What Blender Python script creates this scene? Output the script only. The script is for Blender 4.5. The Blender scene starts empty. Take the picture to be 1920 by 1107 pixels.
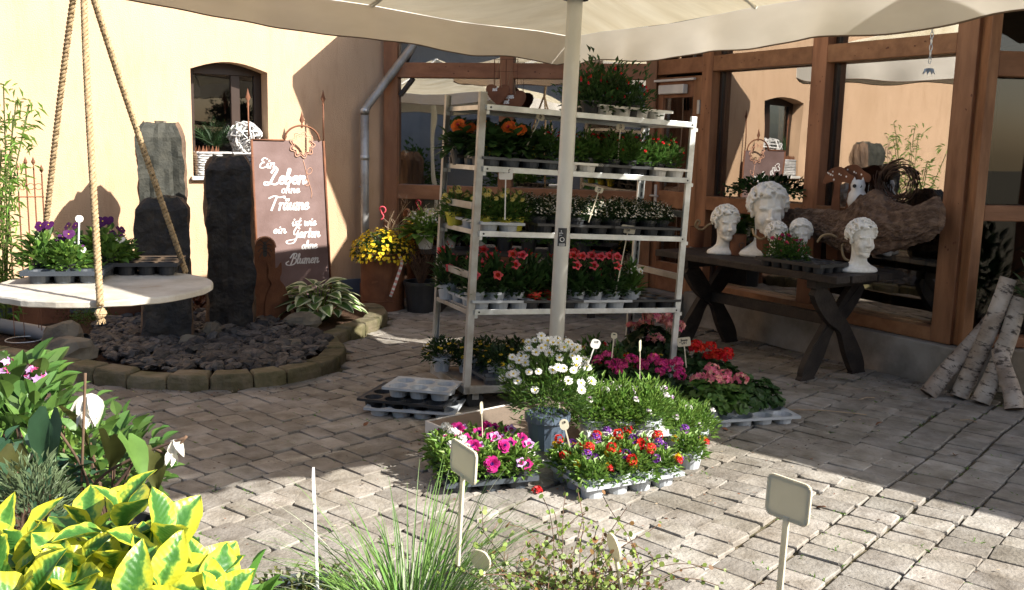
import bpy, math, random
import numpy as np
from mathutils import Vector, Matrix, noise
random.seed(7)
PI = math.pi
rad = math.radians
S = bpy.context.scene
C = S.collection
# ------------------------------------------------------------------ camera
cam = bpy.data.objects.new('camera', bpy.data.cameras.new('camera')); C.objects.link(cam)
cam.data.sensor_width = 36; cam.data.lens = 36*1800/1920
cam.data.clip_start = .05; cam.data.clip_end = 400
cam.matrix_world = Matrix.Translation((0, 0, 1.55)) @ Matrix.Rotation(rad(81), 4, 'X') @ Matrix.Rotation(rad(1.25), 4, 'Z')
S.camera = cam
# ------------------------------------------------------------------ light
SUN_AZ, SUN_EL = 65, 37.5          # azimuth measured from straight behind the camera towards its right
sd = Vector((math.sin(rad(SUN_AZ))*math.cos(rad(SUN_EL)), -math.cos(rad(SUN_AZ))*math.cos(rad(SUN_EL)), math.sin(rad(SUN_EL))))
w = bpy.data.worlds.new('World'); S.world = w; w.use_nodes = True
bg = w.node_tree.nodes['Background']
sky = w.node_tree.nodes.new('ShaderNodeTexSky'); sky.sky_type = 'NISHITA'; sky.sun_disc = False
sky.sun_elevation = rad(SUN_EL); sky.sun_rotation = math.atan2(sd.x, sd.y)
sky.dust_density = 2.0
w.node_tree.links.new(sky.outputs[0], bg.inputs[0]); bg.inputs[1].default_value = .092
sl = bpy.data.lights.new('sun', 'SUN'); sl.energy = 5.0; sl.angle = rad(.5); sl.color = (1, .945, .86)
sun = bpy.data.objects.new('sun', sl); C.objects.link(sun); sun.rotation_euler = sd.to_track_quat('Z', 'Y').to_euler()
S.view_settings.view_transform = 'Standard'; S.view_settings.look = 'None'
S.view_settings.exposure = 1.38; S.view_settings.gamma = 1
S.render.engine = 'CYCLES'
S.cycles.max_bounces = 8; S.cycles.diffuse_bounces = 4; S.cycles.glossy_bounces = 4; S.cycles.transparent_max_bounces = 12
# ------------------------------------------------------------------ measuring (pixel of the photograph -> point in the place)
_f = 1800; _p = rad(9); _r = rad(1.25)
def ray(x, y):
    a = x-960; b = y-553.5
    a2 = a*math.cos(_r)+b*math.sin(_r); b2 = -a*math.sin(_r)+b*math.cos(_r)
    d = Vector((a2, _f*math.cos(_p)-b2*math.sin(_p), -_f*math.sin(_p)-b2*math.cos(_p)))
    return d/d.y
O = Vector((0, 0, 1.55))
def G(x, y, z=0): d = ray(x, y); return O+d*((z-1.55)/d.z)
def D(x, y, Y): return O+ray(x, y)*Y
def PL(x, y, p0, dr, off=0):
    d = ray(x, y); n = Vector((dr[1], -dr[0], 0)); q = Vector((p0[0], p0[1], 0))+n*off
    return O+d*((q-O).dot(n)/d.dot(n))
def proj(P):
    v = Vector(P)-O; z = v.y*math.cos(_p)-v.z*math.sin(_p); up = v.y*math.sin(_p)+v.z*math.cos(_p)
    a2 = _f*v.x/z; b2 = -_f*up/z
    return a2*math.cos(_r)-b2*math.sin(_r)+960, a2*math.sin(_r)+b2*math.cos(_r)+553.5
# ------------------------------------------------------------------ materials
def M(name, c1, c2=None, rough=.6, scale=6, bump=.0, bscale=40, metal=0, rnd=0, trans=0, stretch=None, detail=6, spec=.5, ramp=(.35, .65), bdist=.01, ms=None, c3=None, world=False):
    m = bpy.data.materials.new(name); m.use_nodes = True; nt = m.node_tree; N = nt.nodes; K = nt.links
    b = N['Principled BSDF']; out = N['Material Output']
    b.inputs['Roughness'].default_value = rough; b.inputs['Metallic'].default_value = metal
    b.inputs['Specular IOR Level'].default_value = spec
    tc = N.new('ShaderNodeTexCoord'); mp = N.new('ShaderNodeMapping'); ge0 = N.new('ShaderNodeNewGeometry') if world else None
    K.new(ge0.outputs['Position'] if world else tc.outputs['Object'], mp.inputs[0])
    if stretch: mp.inputs['Scale'].default_value = stretch
    oi = N.new('ShaderNodeObjectInfo')
    if rnd:
        cx = N.new('ShaderNodeCombineXYZ'); mu = N.new('ShaderNodeMath'); mu.operation = 'MULTIPLY'; mu.inputs[1].default_value = 37
        K.new(oi.outputs['Random'], mu.inputs[0]); K.new(mu.outputs[0], cx.inputs[0]); K.new(cx.outputs[0], mp.inputs['Location'])
    nz = N.new('ShaderNodeTexNoise'); nz.inputs['Scale'].default_value = scale; nz.inputs['Detail'].default_value = detail
    K.new(mp.outputs[0], nz.inputs['Vector'])
    rp = N.new('ShaderNodeValToRGB'); K.new(nz.outputs['Fac'], rp.inputs[0])
    c2 = c2 or tuple(x*.8 for x in c1)
    e = rp.color_ramp.elements; e[0].position = ramp[0]; e[0].color = (*c1, 1); e[1].position = ramp[1]; e[1].color = (*c2, 1)
    if c3: q = e.new(min(.98, ramp[1]+.1)); q.color = (*c3, 1)
    col = rp.outputs[0]
    if rnd:
        ge = N.new('ShaderNodeNewGeometry'); ad = N.new('ShaderNodeMath'); K.new(ge.outputs['Random Per Island'], ad.inputs[0]); K.new(oi.outputs['Random'], ad.inputs[1])
        fr = N.new('ShaderNodeMath'); fr.operation = 'FRACT'; K.new(ad.outputs[0], fr.inputs[0])
        mr = N.new('ShaderNodeMapRange'); mr.inputs['To Min'].default_value = 1-rnd; mr.inputs['To Max'].default_value = 1+rnd; K.new(fr.outputs[0], mr.inputs[0])
        hs = N.new('ShaderNodeHueSaturation'); K.new(mr.outputs[0], hs.inputs['Value']); K.new(col, hs.inputs['Color'])
        mr2 = N.new('ShaderNodeMapRange'); mr2.inputs['To Min'].default_value = .5-.04*rnd; mr2.inputs['To Max'].default_value = .5+.04*rnd
        f2 = N.new('ShaderNodeMath'); f2.operation = 'MULTIPLY'; f2.inputs[1].default_value = 7.3; f3 = N.new('ShaderNodeMath'); f3.operation = 'FRACT'
        K.new(fr.outputs[0], f2.inputs[0]); K.new(f2.outputs[0], f3.inputs[0]); K.new(f3.outputs[0], mr2.inputs[0]); K.new(mr2.outputs[0], hs.inputs['Hue'])
        col = hs.outputs[0]
    K.new(col, b.inputs['Base Color'])
    if bump:
        n2 = N.new('ShaderNodeTexNoise'); n2.inputs['Scale'].default_value = bscale; n2.inputs['Detail'].default_value = 5; K.new(mp.outputs[0], n2.inputs['Vector'])
        bp = N.new('ShaderNodeBump'); bp.inputs['Strength'].default_value = bump; bp.inputs['Distance'].default_value = bdist
        K.new(n2.outputs['Fac'], bp.inputs['Height']); K.new(bp.outputs[0], b.inputs['Normal'])
    if trans:
        tr = N.new('ShaderNodeBsdfTranslucent'); K.new(col, tr.inputs[0]); mx = N.new('ShaderNodeMixShader'); mx.inputs[0].default_value = trans
        K.new(b.outputs[0], mx.inputs[1]); K.new(tr.outputs[0], mx.inputs[2]); K.new(mx.outputs[0], out.inputs[0])
    return m
def leafmat(name, c, c2=None, rnd=.35, rough=.45, trans=.3):
    return M(name, c, c2 or tuple(x*.7 for x in c), rough=rough, scale=12, rnd=rnd, trans=trans, spec=.4)
def petal(name, c, c2=None, rnd=.15, trans=.25): return M(name, c, c2 or tuple(x*.75 for x in c), rough=.6, scale=20, rnd=rnd, trans=trans, spec=.2)
mt = {}
mt['plaster'] = M('cream_plaster', (.61, .425, .28), (.55, .38, .245), rough=.9, scale=1.1, bump=.8, bscale=90, bdist=.006, spec=.2)
mt['plinth'] = M('grey_plinth_paint', (.13, .15, .18), (.1, .115, .14), rough=.8, scale=3, bump=.3, bscale=60, spec=.3)
mt['plinthR'] = M('pale_concrete', (.34, .31, .27), (.25, .23, .2), rough=.9, scale=3, bump=.25, bscale=50, spec=.2)
mt['wood'] = M('stained_pine', (.35, .165, .082), (.25, .112, .054), rough=.5, scale=2.2, bump=.25, bscale=9, stretch=(6, 6, 1), rnd=.12, detail=8, spec=.35)
mt['woodH'] = M('stained_pine_beam', (.35, .165, .082), (.25, .112, .054), rough=.5, scale=2.2, bump=.25, bscale=9, stretch=(1, 6, 6), rnd=.12, detail=8, spec=.35)
mt['knot'] = M('wood_knot', (.13, .04, .015), rough=.6)
mt['darkwood'] = M('dark_weathered_wood', (.038, .029, .024), (.02, .016, .014), rough=.6, scale=3, bump=.5, bscale=14, stretch=(1, 5, 5), spec=.35)
mt['palewood'] = M('pale_slat_wood', (.42, .3, .15), (.33, .22, .11), rough=.7, scale=3, stretch=(6, 6, 1), bump=.2, bscale=12)
mt['rust'] = M('rusted_steel', (.20, .085, .042), (.12, .048, .026), rough=.75, scale=7, bump=.3, bscale=70, spec=.3, c3=(.25, .12, .06))
mt['rustp'] = M('rusted_panel', (.20, .135, .125), (.15, .095, .085), rough=.7, scale=5, bump=.15, bscale=90, spec=.4)
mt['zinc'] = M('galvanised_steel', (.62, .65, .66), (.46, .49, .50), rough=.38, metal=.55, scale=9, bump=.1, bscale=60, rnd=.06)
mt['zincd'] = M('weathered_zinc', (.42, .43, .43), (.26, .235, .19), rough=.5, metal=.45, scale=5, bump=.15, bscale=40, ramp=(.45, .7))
mt['basalt'] = M('dark_basalt', (.016, .014, .013), (.045, .038, .031), rough=.72, scale=7, bump=.9, bscale=22, bdist=.02, c3=(.11, .09, .065), ramp=(.45, .72))
mt['basaltside'] = M('weathered_basalt_crust', (.16, .1, .06), (.07, .045, .03), rough=.85, scale=12, bump=.9, bscale=30, bdist=.02, stretch=(1, 1, .25))
mt['sawn'] = M('lichen_grey_stone', (.022, .023, .017), (.05, .049, .037), rough=.8, scale=14, bump=.5, bscale=60, c3=(.22, .21, .175), ramp=(.4, .8))
mt['slate'] = M('slate_chip', (.025, .025, .028), (.085, .075, .066), rough=.65, scale=6, bump=.6, bscale=30, rnd=.55, spec=.4)
mt['boulder'] = M('fieldstone', (.17, .15, .11), (.1, .085, .065), rough=.85, scale=7, bump=.7, bscale=30, rnd=.25)
mt['soil'] = M('dark_bark_mulch', (.035, .022, .015), (.085, .05, .032), rough=.95, scale=40, bump=1, bscale=70, bdist=.02, spec=.1)
mt['joint'] = M('mossy_joint_earth', (.15, .12, .085), (.07, .07, .038), rough=.95, scale=18, bump=.8, bscale=90, spec=.1, c3=(.14, .12, .09))
mt['cobble'] = M('grey_sandstone_cobble', (.30, .283, .258), (.215, .198, .175), rough=.8, scale=9, bump=.9, bscale=55, bdist=.008, rnd=.22, spec=.35, world=True, c3=(.17, .15, .125), ramp=(.4, .66))
mt['kerb'] = M('mossy_kerb_sandstone', (.18, .145, .1), (.11, .095, .055), rough=.9, scale=7, bump=.9, bscale=26, bdist=.015, rnd=.2)
mt['canopy'] = M('cream_awning_cloth', (.80, .76, .68), (.74, .70, .62), rough=.85, scale=3, trans=.2, bump=.15, bscale=120, bdist=.002, spec=.15, stretch=(1, 1, 3))
mt['canopyin'] = M('stained_awning_underside', (.82, .75, .57), (.72, .64, .46), rough=.85, scale=2.5, trans=.2, spec=.15, stretch=(1, 2.5, 1), detail=10)
mt['hem'] = M('brown_hem', (.16, .11, .075), rough=.8)
mt['polewh'] = M('cream_pole_paint', (.78, .78, .74), (.70, .70, .66), rough=.35, scale=2)
mt['black'] = M('black_plastic', (.018, .02, .023), (.03, .032, .036), rough=.42, scale=6, rnd=.15)
mt['dgrey'] = M('dark_grey_plastic', (.055, .065, .08), (.04, .05, .06), rough=.4, scale=6, rnd=.15)
mt['lgrey'] = M('light_grey_plastic', (.42, .45, .48), (.34, .37, .40), rough=.42, scale=6, rnd=.06)
mt['white'] = M('white_plastic', (.74, .73, .69), (.66, .64, .6), rough=.45, scale=6, rnd=.05)
mt['cream'] = M('cream_plastic_label', (.74, .69, .55), (.66, .6, .46), rough=.4, scale=9, trans=.3)
mt['redp'] = M('red_plastic', (.6, .035, .02), rough=.35)
mt['yelp'] = M('yellow_green_plastic', (.5, .45, .04), rough=.4)
mt['terra'] = M('terracotta', (.36, .14, .07), (.3, .11, .05), rough=.85, scale=8)
mt['bluepot'] = M('slate_blue_plastic', (.085, .115, .16), (.07, .095, .13), rough=.38, scale=4)
mt['plasterw'] = M('white_cast_stone', (.88, .86, .80), (.78, .75, .67), rough=.75, scale=12, bump=.25, bscale=70)
mt['gloss'] = M('white_glazed_ceramic', (.75, .75, .73), rough=.2)
mt['rope'] = M('hemp_rope', (.40, .30, .18), (.28, .2, .11), rough=.95, scale=60, bump=.6, bscale=220, bdist=.004, spec=.1)
mt['disc'] = M('whitewashed_board', (.48, .455, .40), (.38, .355, .31), rough=.7, scale=7, bump=.3, bscale=30, c3=(.3, .24, .17), ramp=(.4, .68))
mt['twig'] = M('dry_twig', (.13, .075, .045), (.07, .04, .025), rough=.9, scale=20, rnd=.3)
mt['ptwig'] = M('pale_dry_twig', (.42, .33, .22), (.3, .22, .14), rough=.9, scale=20, rnd=.2)
mt['wtwig'] = M('whitewashed_vine', (.68, .67, .65), (.45, .44, .42), rough=.85, scale=18, bump=.4, bscale=50, rnd=.2)
mt['stem'] = leafmat('green_stem', (.10, .14, .04))
mt['ink'] = M('black_ink', (.02, .02, .02), rough=.6)
mt['inkb'] = M('blue_grey_ink', (.06, .08, .13), rough=.6)
mt['chalk'] = M('white_lettering', (.86, .85, .82), rough=.5)
mt['cutline'] = M('cut_copper_line', (.62, .34, .22), rough=.6)
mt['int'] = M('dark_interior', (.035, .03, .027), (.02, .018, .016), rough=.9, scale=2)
mt['intfloor'] = M('interior_tiles', (.09, .075, .06), rough=.6)
mt['frame'] = M('dark_brown_frame', (.035, .02, .014), rough=.4)
mt['bluewall'] = M('grey_blue_render', (.30, .31, .335), (.25, .26, .285), rough=.9, scale=2)
mt['roof'] = M('roof_membrane', (.22, .16, .12), rough=.8)
mt['metalwh'] = M('white_painted_metal', (.7, .68, .63), rough=.35)
mt['concrete'] = M('brown_concrete_slab', (.22, .17, .13), (.16, .125, .095), rough=.85, scale=5, bump=.3, bscale=60)
mt['pipe'] = M('grey_pvc', (.22, .24, .26), (.17, .18, .19), rough=.4, scale=4)
mt['compost'] = M('potting_compost', (.03, .02, .014), (.06, .04, .025), rough=.95, scale=60, bump=.8, bscale=120)
def stain(m, amount, scale, stretch=(1, 1, 1), ramp=(.4, .62), tint=(.55, .5, .42)):
    """large irregular patches of dirt that belong to the surface"""
    nt = m.node_tree; N = nt.nodes; K = nt.links; b = N['Principled BSDF']; src = b.inputs['Base Color'].links[0].from_socket
    g = N.new('ShaderNodeNewGeometry'); mp = N.new('ShaderNodeMapping'); mp.inputs['Scale'].default_value = stretch; K.new(g.outputs['Position'], mp.inputs[0]); n = N.new('ShaderNodeTexNoise'); n.inputs['Scale'].default_value = scale; n.inputs['Detail'].default_value = 9; n.inputs['Roughness'].default_value = .65; K.new(mp.outputs[0], n.inputs['Vector'])
    r = N.new('ShaderNodeMapRange'); r.inputs['From Min'].default_value = ramp[0]; r.inputs['From Max'].default_value = ramp[1]; r.inputs['To Min'].default_value = amount; r.inputs['To Max'].default_value = 0; K.new(n.outputs['Fac'], r.inputs[0])
    x = N.new('ShaderNodeMixRGB'); x.blend_type = 'MULTIPLY'; K.new(r.outputs[0], x.inputs[0]); K.new(src, x.inputs[1]); x.inputs[2].default_value = (*tint, 1); K.new(x.outputs[0], b.inputs['Base Color'])
stain(mt['cobble'], .65, 1.6); stain(mt['cobble'], .6, 7, ramp=(.3, .5), tint=(.5, .46, .4)); stain(mt['kerb'], .8, 4, tint=(.5, .55, .3)); stain(mt['plaster'], .35, .9, (1.4, 1.4, .35), tint=(.75, .7, .62)); stain(mt['plaster'], .25, 6, (2.5, 2.5, .5), (.36, .5), (.7, .66, .6))
stain(mt['wood'], .6, 3, (3, 3, .5), (.38, .55), (.5, .42, .36)); stain(mt['woodH'], .5, 4, tint=(.55, .47, .4)); stain(mt['plinthR'], .7, 2.5, tint=(.45, .42, .38)); stain(mt['disc'], .5, 5); stain(mt['canopyin'], .45, 1.5, (1, 5, 1), tint=(.6, .55, .42)); stain(mt['polewh'], .3, 5, (1, 1, .4)); stain(mt['zincd'], .5, 6); stain(mt['zinc'], .35, 9)
# birch bark: white with dark lenticels
def birch():
    m = M('birch_bark', (.46, .40, .34), (.24, .185, .14), rough=.8, scale=7, bump=.5, bscale=30, rnd=.12); nt = m.node_tree; N = nt.nodes; K = nt.links
    b = N['Principled BSDF']; src = b.inputs['Base Color'].links[0].from_socket
    tc = N.new('ShaderNodeTexCoord'); mp = N.new('ShaderNodeMapping'); mp.inputs['Scale'].default_value = (5, 5, 14); K.new(tc.outputs['Object'], mp.inputs[0])
    n = N.new('ShaderNodeTexNoise'); n.inputs['Scale'].default_value = 2.2; n.inputs['Detail'].default_value = 8; n.inputs['Roughness'].default_value = .7; K.new(mp.outputs[0], n.inputs['Vector'])
    r = N.new('ShaderNodeValToRGB'); r.color_ramp.elements[0].position = .52; r.color_ramp.elements[1].position = .6; K.new(n.outputs['Fac'], r.inputs[0])
    x = N.new('ShaderNodeMixRGB'); K.new(r.outputs[0], x.inputs[0]); K.new(src, x.inputs[1]); x.inputs[2].default_value = (.06, .045, .035, 1); K.new(x.outputs[0], b.inputs['Base Color']); return m
mt['birch'] = birch()
mt['endgrain'] = M('sawn_log_end', (.12, .085, .055), (.06, .04, .03), rough=.9, scale=15)
mt['drift'] = M('gnarled_rootwood', (.10, .06, .04), (.22, .145, .1), rough=.85, scale=7, bump=1, bscale=14, bdist=.03, stretch=(1, 3, 3), c3=(.30, .22, .155), ramp=(.42, .66))
def glass(name, refl, tint, rough=.0):
    m = bpy.data.materials.new(name); m.use_nodes = True; N = m.node_tree.nodes; K = m.node_tree.links; N.clear()
    o = N.new('ShaderNodeOutputMaterial'); mx = N.new('ShaderNodeMixShader'); t = N.new('ShaderNodeBsdfTransparent'); g = N.new('ShaderNodeBsdfGlossy')
    t.inputs[0].default_value = (*tint, 1); g.inputs[0].default_value = (1, .98, .96, 1); g.inputs['Roughness'].default_value = rough
    fr = N.new('ShaderNodeFresnel'); fr.inputs[0].default_value = 1.5 if refl > .2 else 1.22; ad = N.new('ShaderNodeMath'); ad.use_clamp = True; ad.inputs[1].default_value = refl
    tc = N.new('ShaderNodeTexCoord'); nz = N.new('ShaderNodeTexNoise'); nz.inputs['Scale'].default_value = 1.6; nz.inputs['Detail'].default_value = 1
    bp = N.new('ShaderNodeBump'); bp.inputs['Strength'].default_value = .12; bp.inputs['Distance'].default_value = .02
    K.new(tc.outputs['Object'], nz.inputs['Vector']); K.new(nz.outputs['Fac'], bp.inputs['Height']); K.new(bp.outputs[0], g.inputs['Normal'])
    K.new(fr.outputs[0], ad.inputs[0]); K.new(ad.outputs[0], mx.inputs[0]); K.new(t.outputs[0], mx.inputs[1]); K.new(g.outputs[0], mx.inputs[2]); K.new(mx.outputs[0], o.inputs[0]); return m
mt['glass'] = glass('coated_window_glass', .31, (.5, .5, .5))
mt['glassd'] = glass('dark_window_glass', .03, (.6, .6, .6))
# leaf and petal colours
g_ = {}
for k, c in dict(mid=(.085, .175, .035), dark=(.045, .10, .028), deep=(.03, .065, .02), light=(.17, .30, .055), grey=(.16, .22, .11), lime=(.24, .36, .05), blue=(.05, .12, .06), olive=(.12, .13, .035), grass=(.15, .28, .06), red=(.09, .035, .02), fern=(.05, .11, .04), silver=(.36, .38, .28)).items(): g_[k] = leafmat('leaf_'+k, c)
f_ = {}
for k, c in dict(white=(.85, .84, .8), yellow=(.8, .58, .03), pale=(.75, .62, .2), orange=(.85, .2, .04), red=(.62, .02, .015), pink=(.78, .2, .3), coral=(.8, .12, .14), magenta=(.5, .02, .2), salmon=(.85, .42, .36), purple=(.16, .03, .3), plum=(.07, .01, .08), lilac=(.6, .35, .65), lime=(.5, .62, .2), hot=(.75, .09, .28)).items(): f_[k] = petal('petal_'+k, c)
# ------------------------------------------------------------------ mesh building
class MB:
    def __init__(s): s.v = []; s.f = []; s.m = []
    def add(s, vs, fs, mi=0):
        o = len(s.v); s.v += [tuple(p) for p in vs]; s.f += [tuple(i+o for i in f) for f in fs]; s.m += [mi]*len(fs)
    def box(s, lo, hi, mi=0):
        (a, b, c), (d, e, f) = lo, hi
        s.add([(a, b, c), (d, b, c), (d, e, c), (a, e, c), (a, b, f), (d, b, f), (d, e, f), (a, e, f)], [(3, 2, 1, 0), (4, 5, 6, 7), (0, 1, 5, 4), (1, 2, 6, 5), (2, 3, 7, 6), (3, 0, 4, 7)], mi)
    def beam(s, p, q, w, h, mi=0, up=(0, 0, 1)):      # box along p-q, w sideways, h along up
        p = Vector(p); q = Vector(q); d = (q-p).normalized(); x = d.cross(Vector(up)).normalized()*w/2; u = x.cross(d).normalized()*h/2
        s.add([p-x-u, p+x-u, p+x+u, p-x+u, q-x-u, q+x-u, q+x+u, q-x+u], [(0, 1, 2, 3), (7, 6, 5, 4), (4, 5, 1, 0), (5, 6, 2, 1), (6, 7, 3, 2), (7, 4, 0, 3)], mi)
    def tube(s, pts, r, n=6, mi=0, cap=True):
        pts = [Vector(p) for p in pts]; rs = r if isinstance(r, (list, tuple)) else [r]*len(pts)
        vs = []; ref = Vector((.13, .31, .94))
        for i, p in enumerate(pts):
            d = (pts[min(i+1, len(pts)-1)]-pts[max(i-1, 0)]).normalized(); x = d.cross(ref)
            if x.length < .05: x = d.cross(Vector((1, 0, 0)))
            x.normalize(); y = d.cross(x)
            for k in range(n): a = 2*PI*k/n; vs.append(p+(x*math.cos(a)+y*math.sin(a))*rs[i])
        fs = [(i*n+k, i*n+(k+1) % n, (i+1)*n+(k+1) % n, (i+1)*n+k) for i in range(len(pts)-1) for k in range(n)]
        if cap: fs += [tuple(range(n))[::-1], tuple(range((len(pts)-1)*n, len(pts)*n))]
        s.add(vs, fs, mi)
    def lathe(s, prof, n=20, c=(0, 0, 0), mi=0, sx=1, sy=1):
        vs = []; fs = []
        for r, z in prof:
            for k in range(n): a = 2*PI*k/n; vs.append((c[0]+sx*r*math.cos(a), c[1]+sy*r*math.sin(a), c[2]+z))
        for i in range(len(prof)-1):
            for k in range(n): fs.append((i*n+k, i*n+(k+1) % n, (i+1)*n+(k+1) % n, (i+1)*n+k))
        s.add(vs, fs, mi)
    def disk(s, c, r, n=16, mi=0): s.add([(c[0]+r*math.cos(2*PI*k/n), c[1]+r*math.sin(2*PI*k/n), c[2]) for k in range(n)], [tuple(range(n))], mi)
    def leaf(s, b, d, L, W, mi=0, fold=.3, droop=.2, big=False, up=(0, 0, 1), me=None):
        b = Vector(b); d = Vector(d).normalized(); u = Vector(up); x = d.cross(u)
        if x.length < .05: x = Vector((1, 0, 0))
        x.normalize(); n = x.cross(d)
        if not big:
            m = b+d*L*.45; s.add([b, m+x*W/2+n*W*fold, b+d*L-n*L*droop, m-x*W/2+n*W*fold], [(0, 1, 2), (0, 2, 3)], mi); return
        # eight rows of a midrib with wings; me = material of the margin
        rows = [(0, .04), (.15, .55), (.35, .95), (.55, 1), (.75, .72), (.9, .38), (1, .03)]
        V = []
        for t, ww in rows:
            c = b+d*L*t-n*L*droop*t*t
            for kx in (-1, -.55, 0, .55, 1): V.append(c+x*W/2*ww*kx+n*W*fold*abs(kx)*ww)
        for i in range(len(rows)-1):
            for k in range(4):
                a = i*5+k; s.f.append(tuple(len(s.v)+j for j in (a, a+1, a+6, a+5))); s.m.append((me if me is not None and k in (0, 3) else mi))
        s.v += [tuple(p) for p in V]
    def build(s, name, mats, parent=None, smooth=False, bevel=0, world=False, kind=None, link=True):
        me = bpy.data.meshes.new(name); vs = s.v
        if parent and world:
            iv = WM(parent).inverted(); vs = [tuple(iv @ Vector(p)) for p in vs]
        me.from_pydata(vs, [], s.f); 
        if not isinstance(mats, (list, tuple)): mats = [mats]
        for m in mats: me.materials.append(m)
        if len(mats) > 1: me.polygons.foreach_set('material_index', s.m)
        if smooth: me.polygons.foreach_set('use_smooth', [True]*len(s.f))
        me.update()
        return put(name, me, parent, bevel, kind) if link else me
def WM(o):
    m = Matrix.LocRotScale(o.location, o.rotation_euler, o.scale)
    return WM(o.parent) @ m if o.parent else m
def put(name, me, parent=None, bevel=0, kind=None, loc=None, rot=None, sc=None):
    o = bpy.data.objects.new(name, me); C.objects.link(o)
    if parent: o.parent = parent
    if bevel: b = o.modifiers.new('bevel', 'BEVEL'); b.width = bevel; b.segments = 2; b.limit_method = 'ANGLE'
    if kind: o['kind'] = kind
    if loc is not None: o.location = loc
    if rot is not None: o.rotation_euler = rot
    if sc is not None: o.scale = (sc, sc, sc) if not hasattr(sc, '__len__') else sc
    return o
def tag(o, label, cat, group=None):
    o['label'] = label; o['category'] = cat
    if group: o['group'] = group
    return o
def root(name, label, cat, loc=(0, 0, 0), rz=0, group=None, sc=1):
    o = bpy.data.objects.new(name, None); C.objects.link(o); o.location = loc; o.rotation_euler = (0, 0, rz); o.scale = (sc, sc, sc); o.empty_display_size = .1
    return tag(o, label, cat, group)
KIDS = {}
def copy_tree(o, parent=None):
    c = o.copy(); C.objects.link(c); c.parent = parent
    for ch in list(o.children): copy_tree(ch, c)
    return c
def dup(o, label, loc, rz=0, sc=1, group=None, rot=None):
    c = copy_tree(o); c.location = loc; c.rotation_euler = rot or (0, 0, rz); c.scale = (sc, sc, sc); c['label'] = label
    if group: c['group'] = group
    elif 'group' in c: del c['group']
    return c
def ORD(i): return ['first', 'second', 'third', 'fourth', 'fifth', 'sixth', 'seventh', 'eighth', 'ninth', 'tenth', 'eleventh', 'twelfth'][i]
def catmull(P, k=5):
    P = [Vector(p) for p in P]
    if len(P) < 3: return P
    Q = [P[0]*2-P[1]]+P+[P[-1]*2-P[-2]]; out = []
    for i in range(1, len(Q)-2):
        for j in range(k):
            t = j/k; a, b, c, d = Q[i-1:i+3]
            out.append(.5*((2*b)+(c-a)*t+(2*a-5*b+4*c-d)*t*t+(3*b-a-3*c+d)*t**3))
    return out+[P[-1]]
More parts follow.
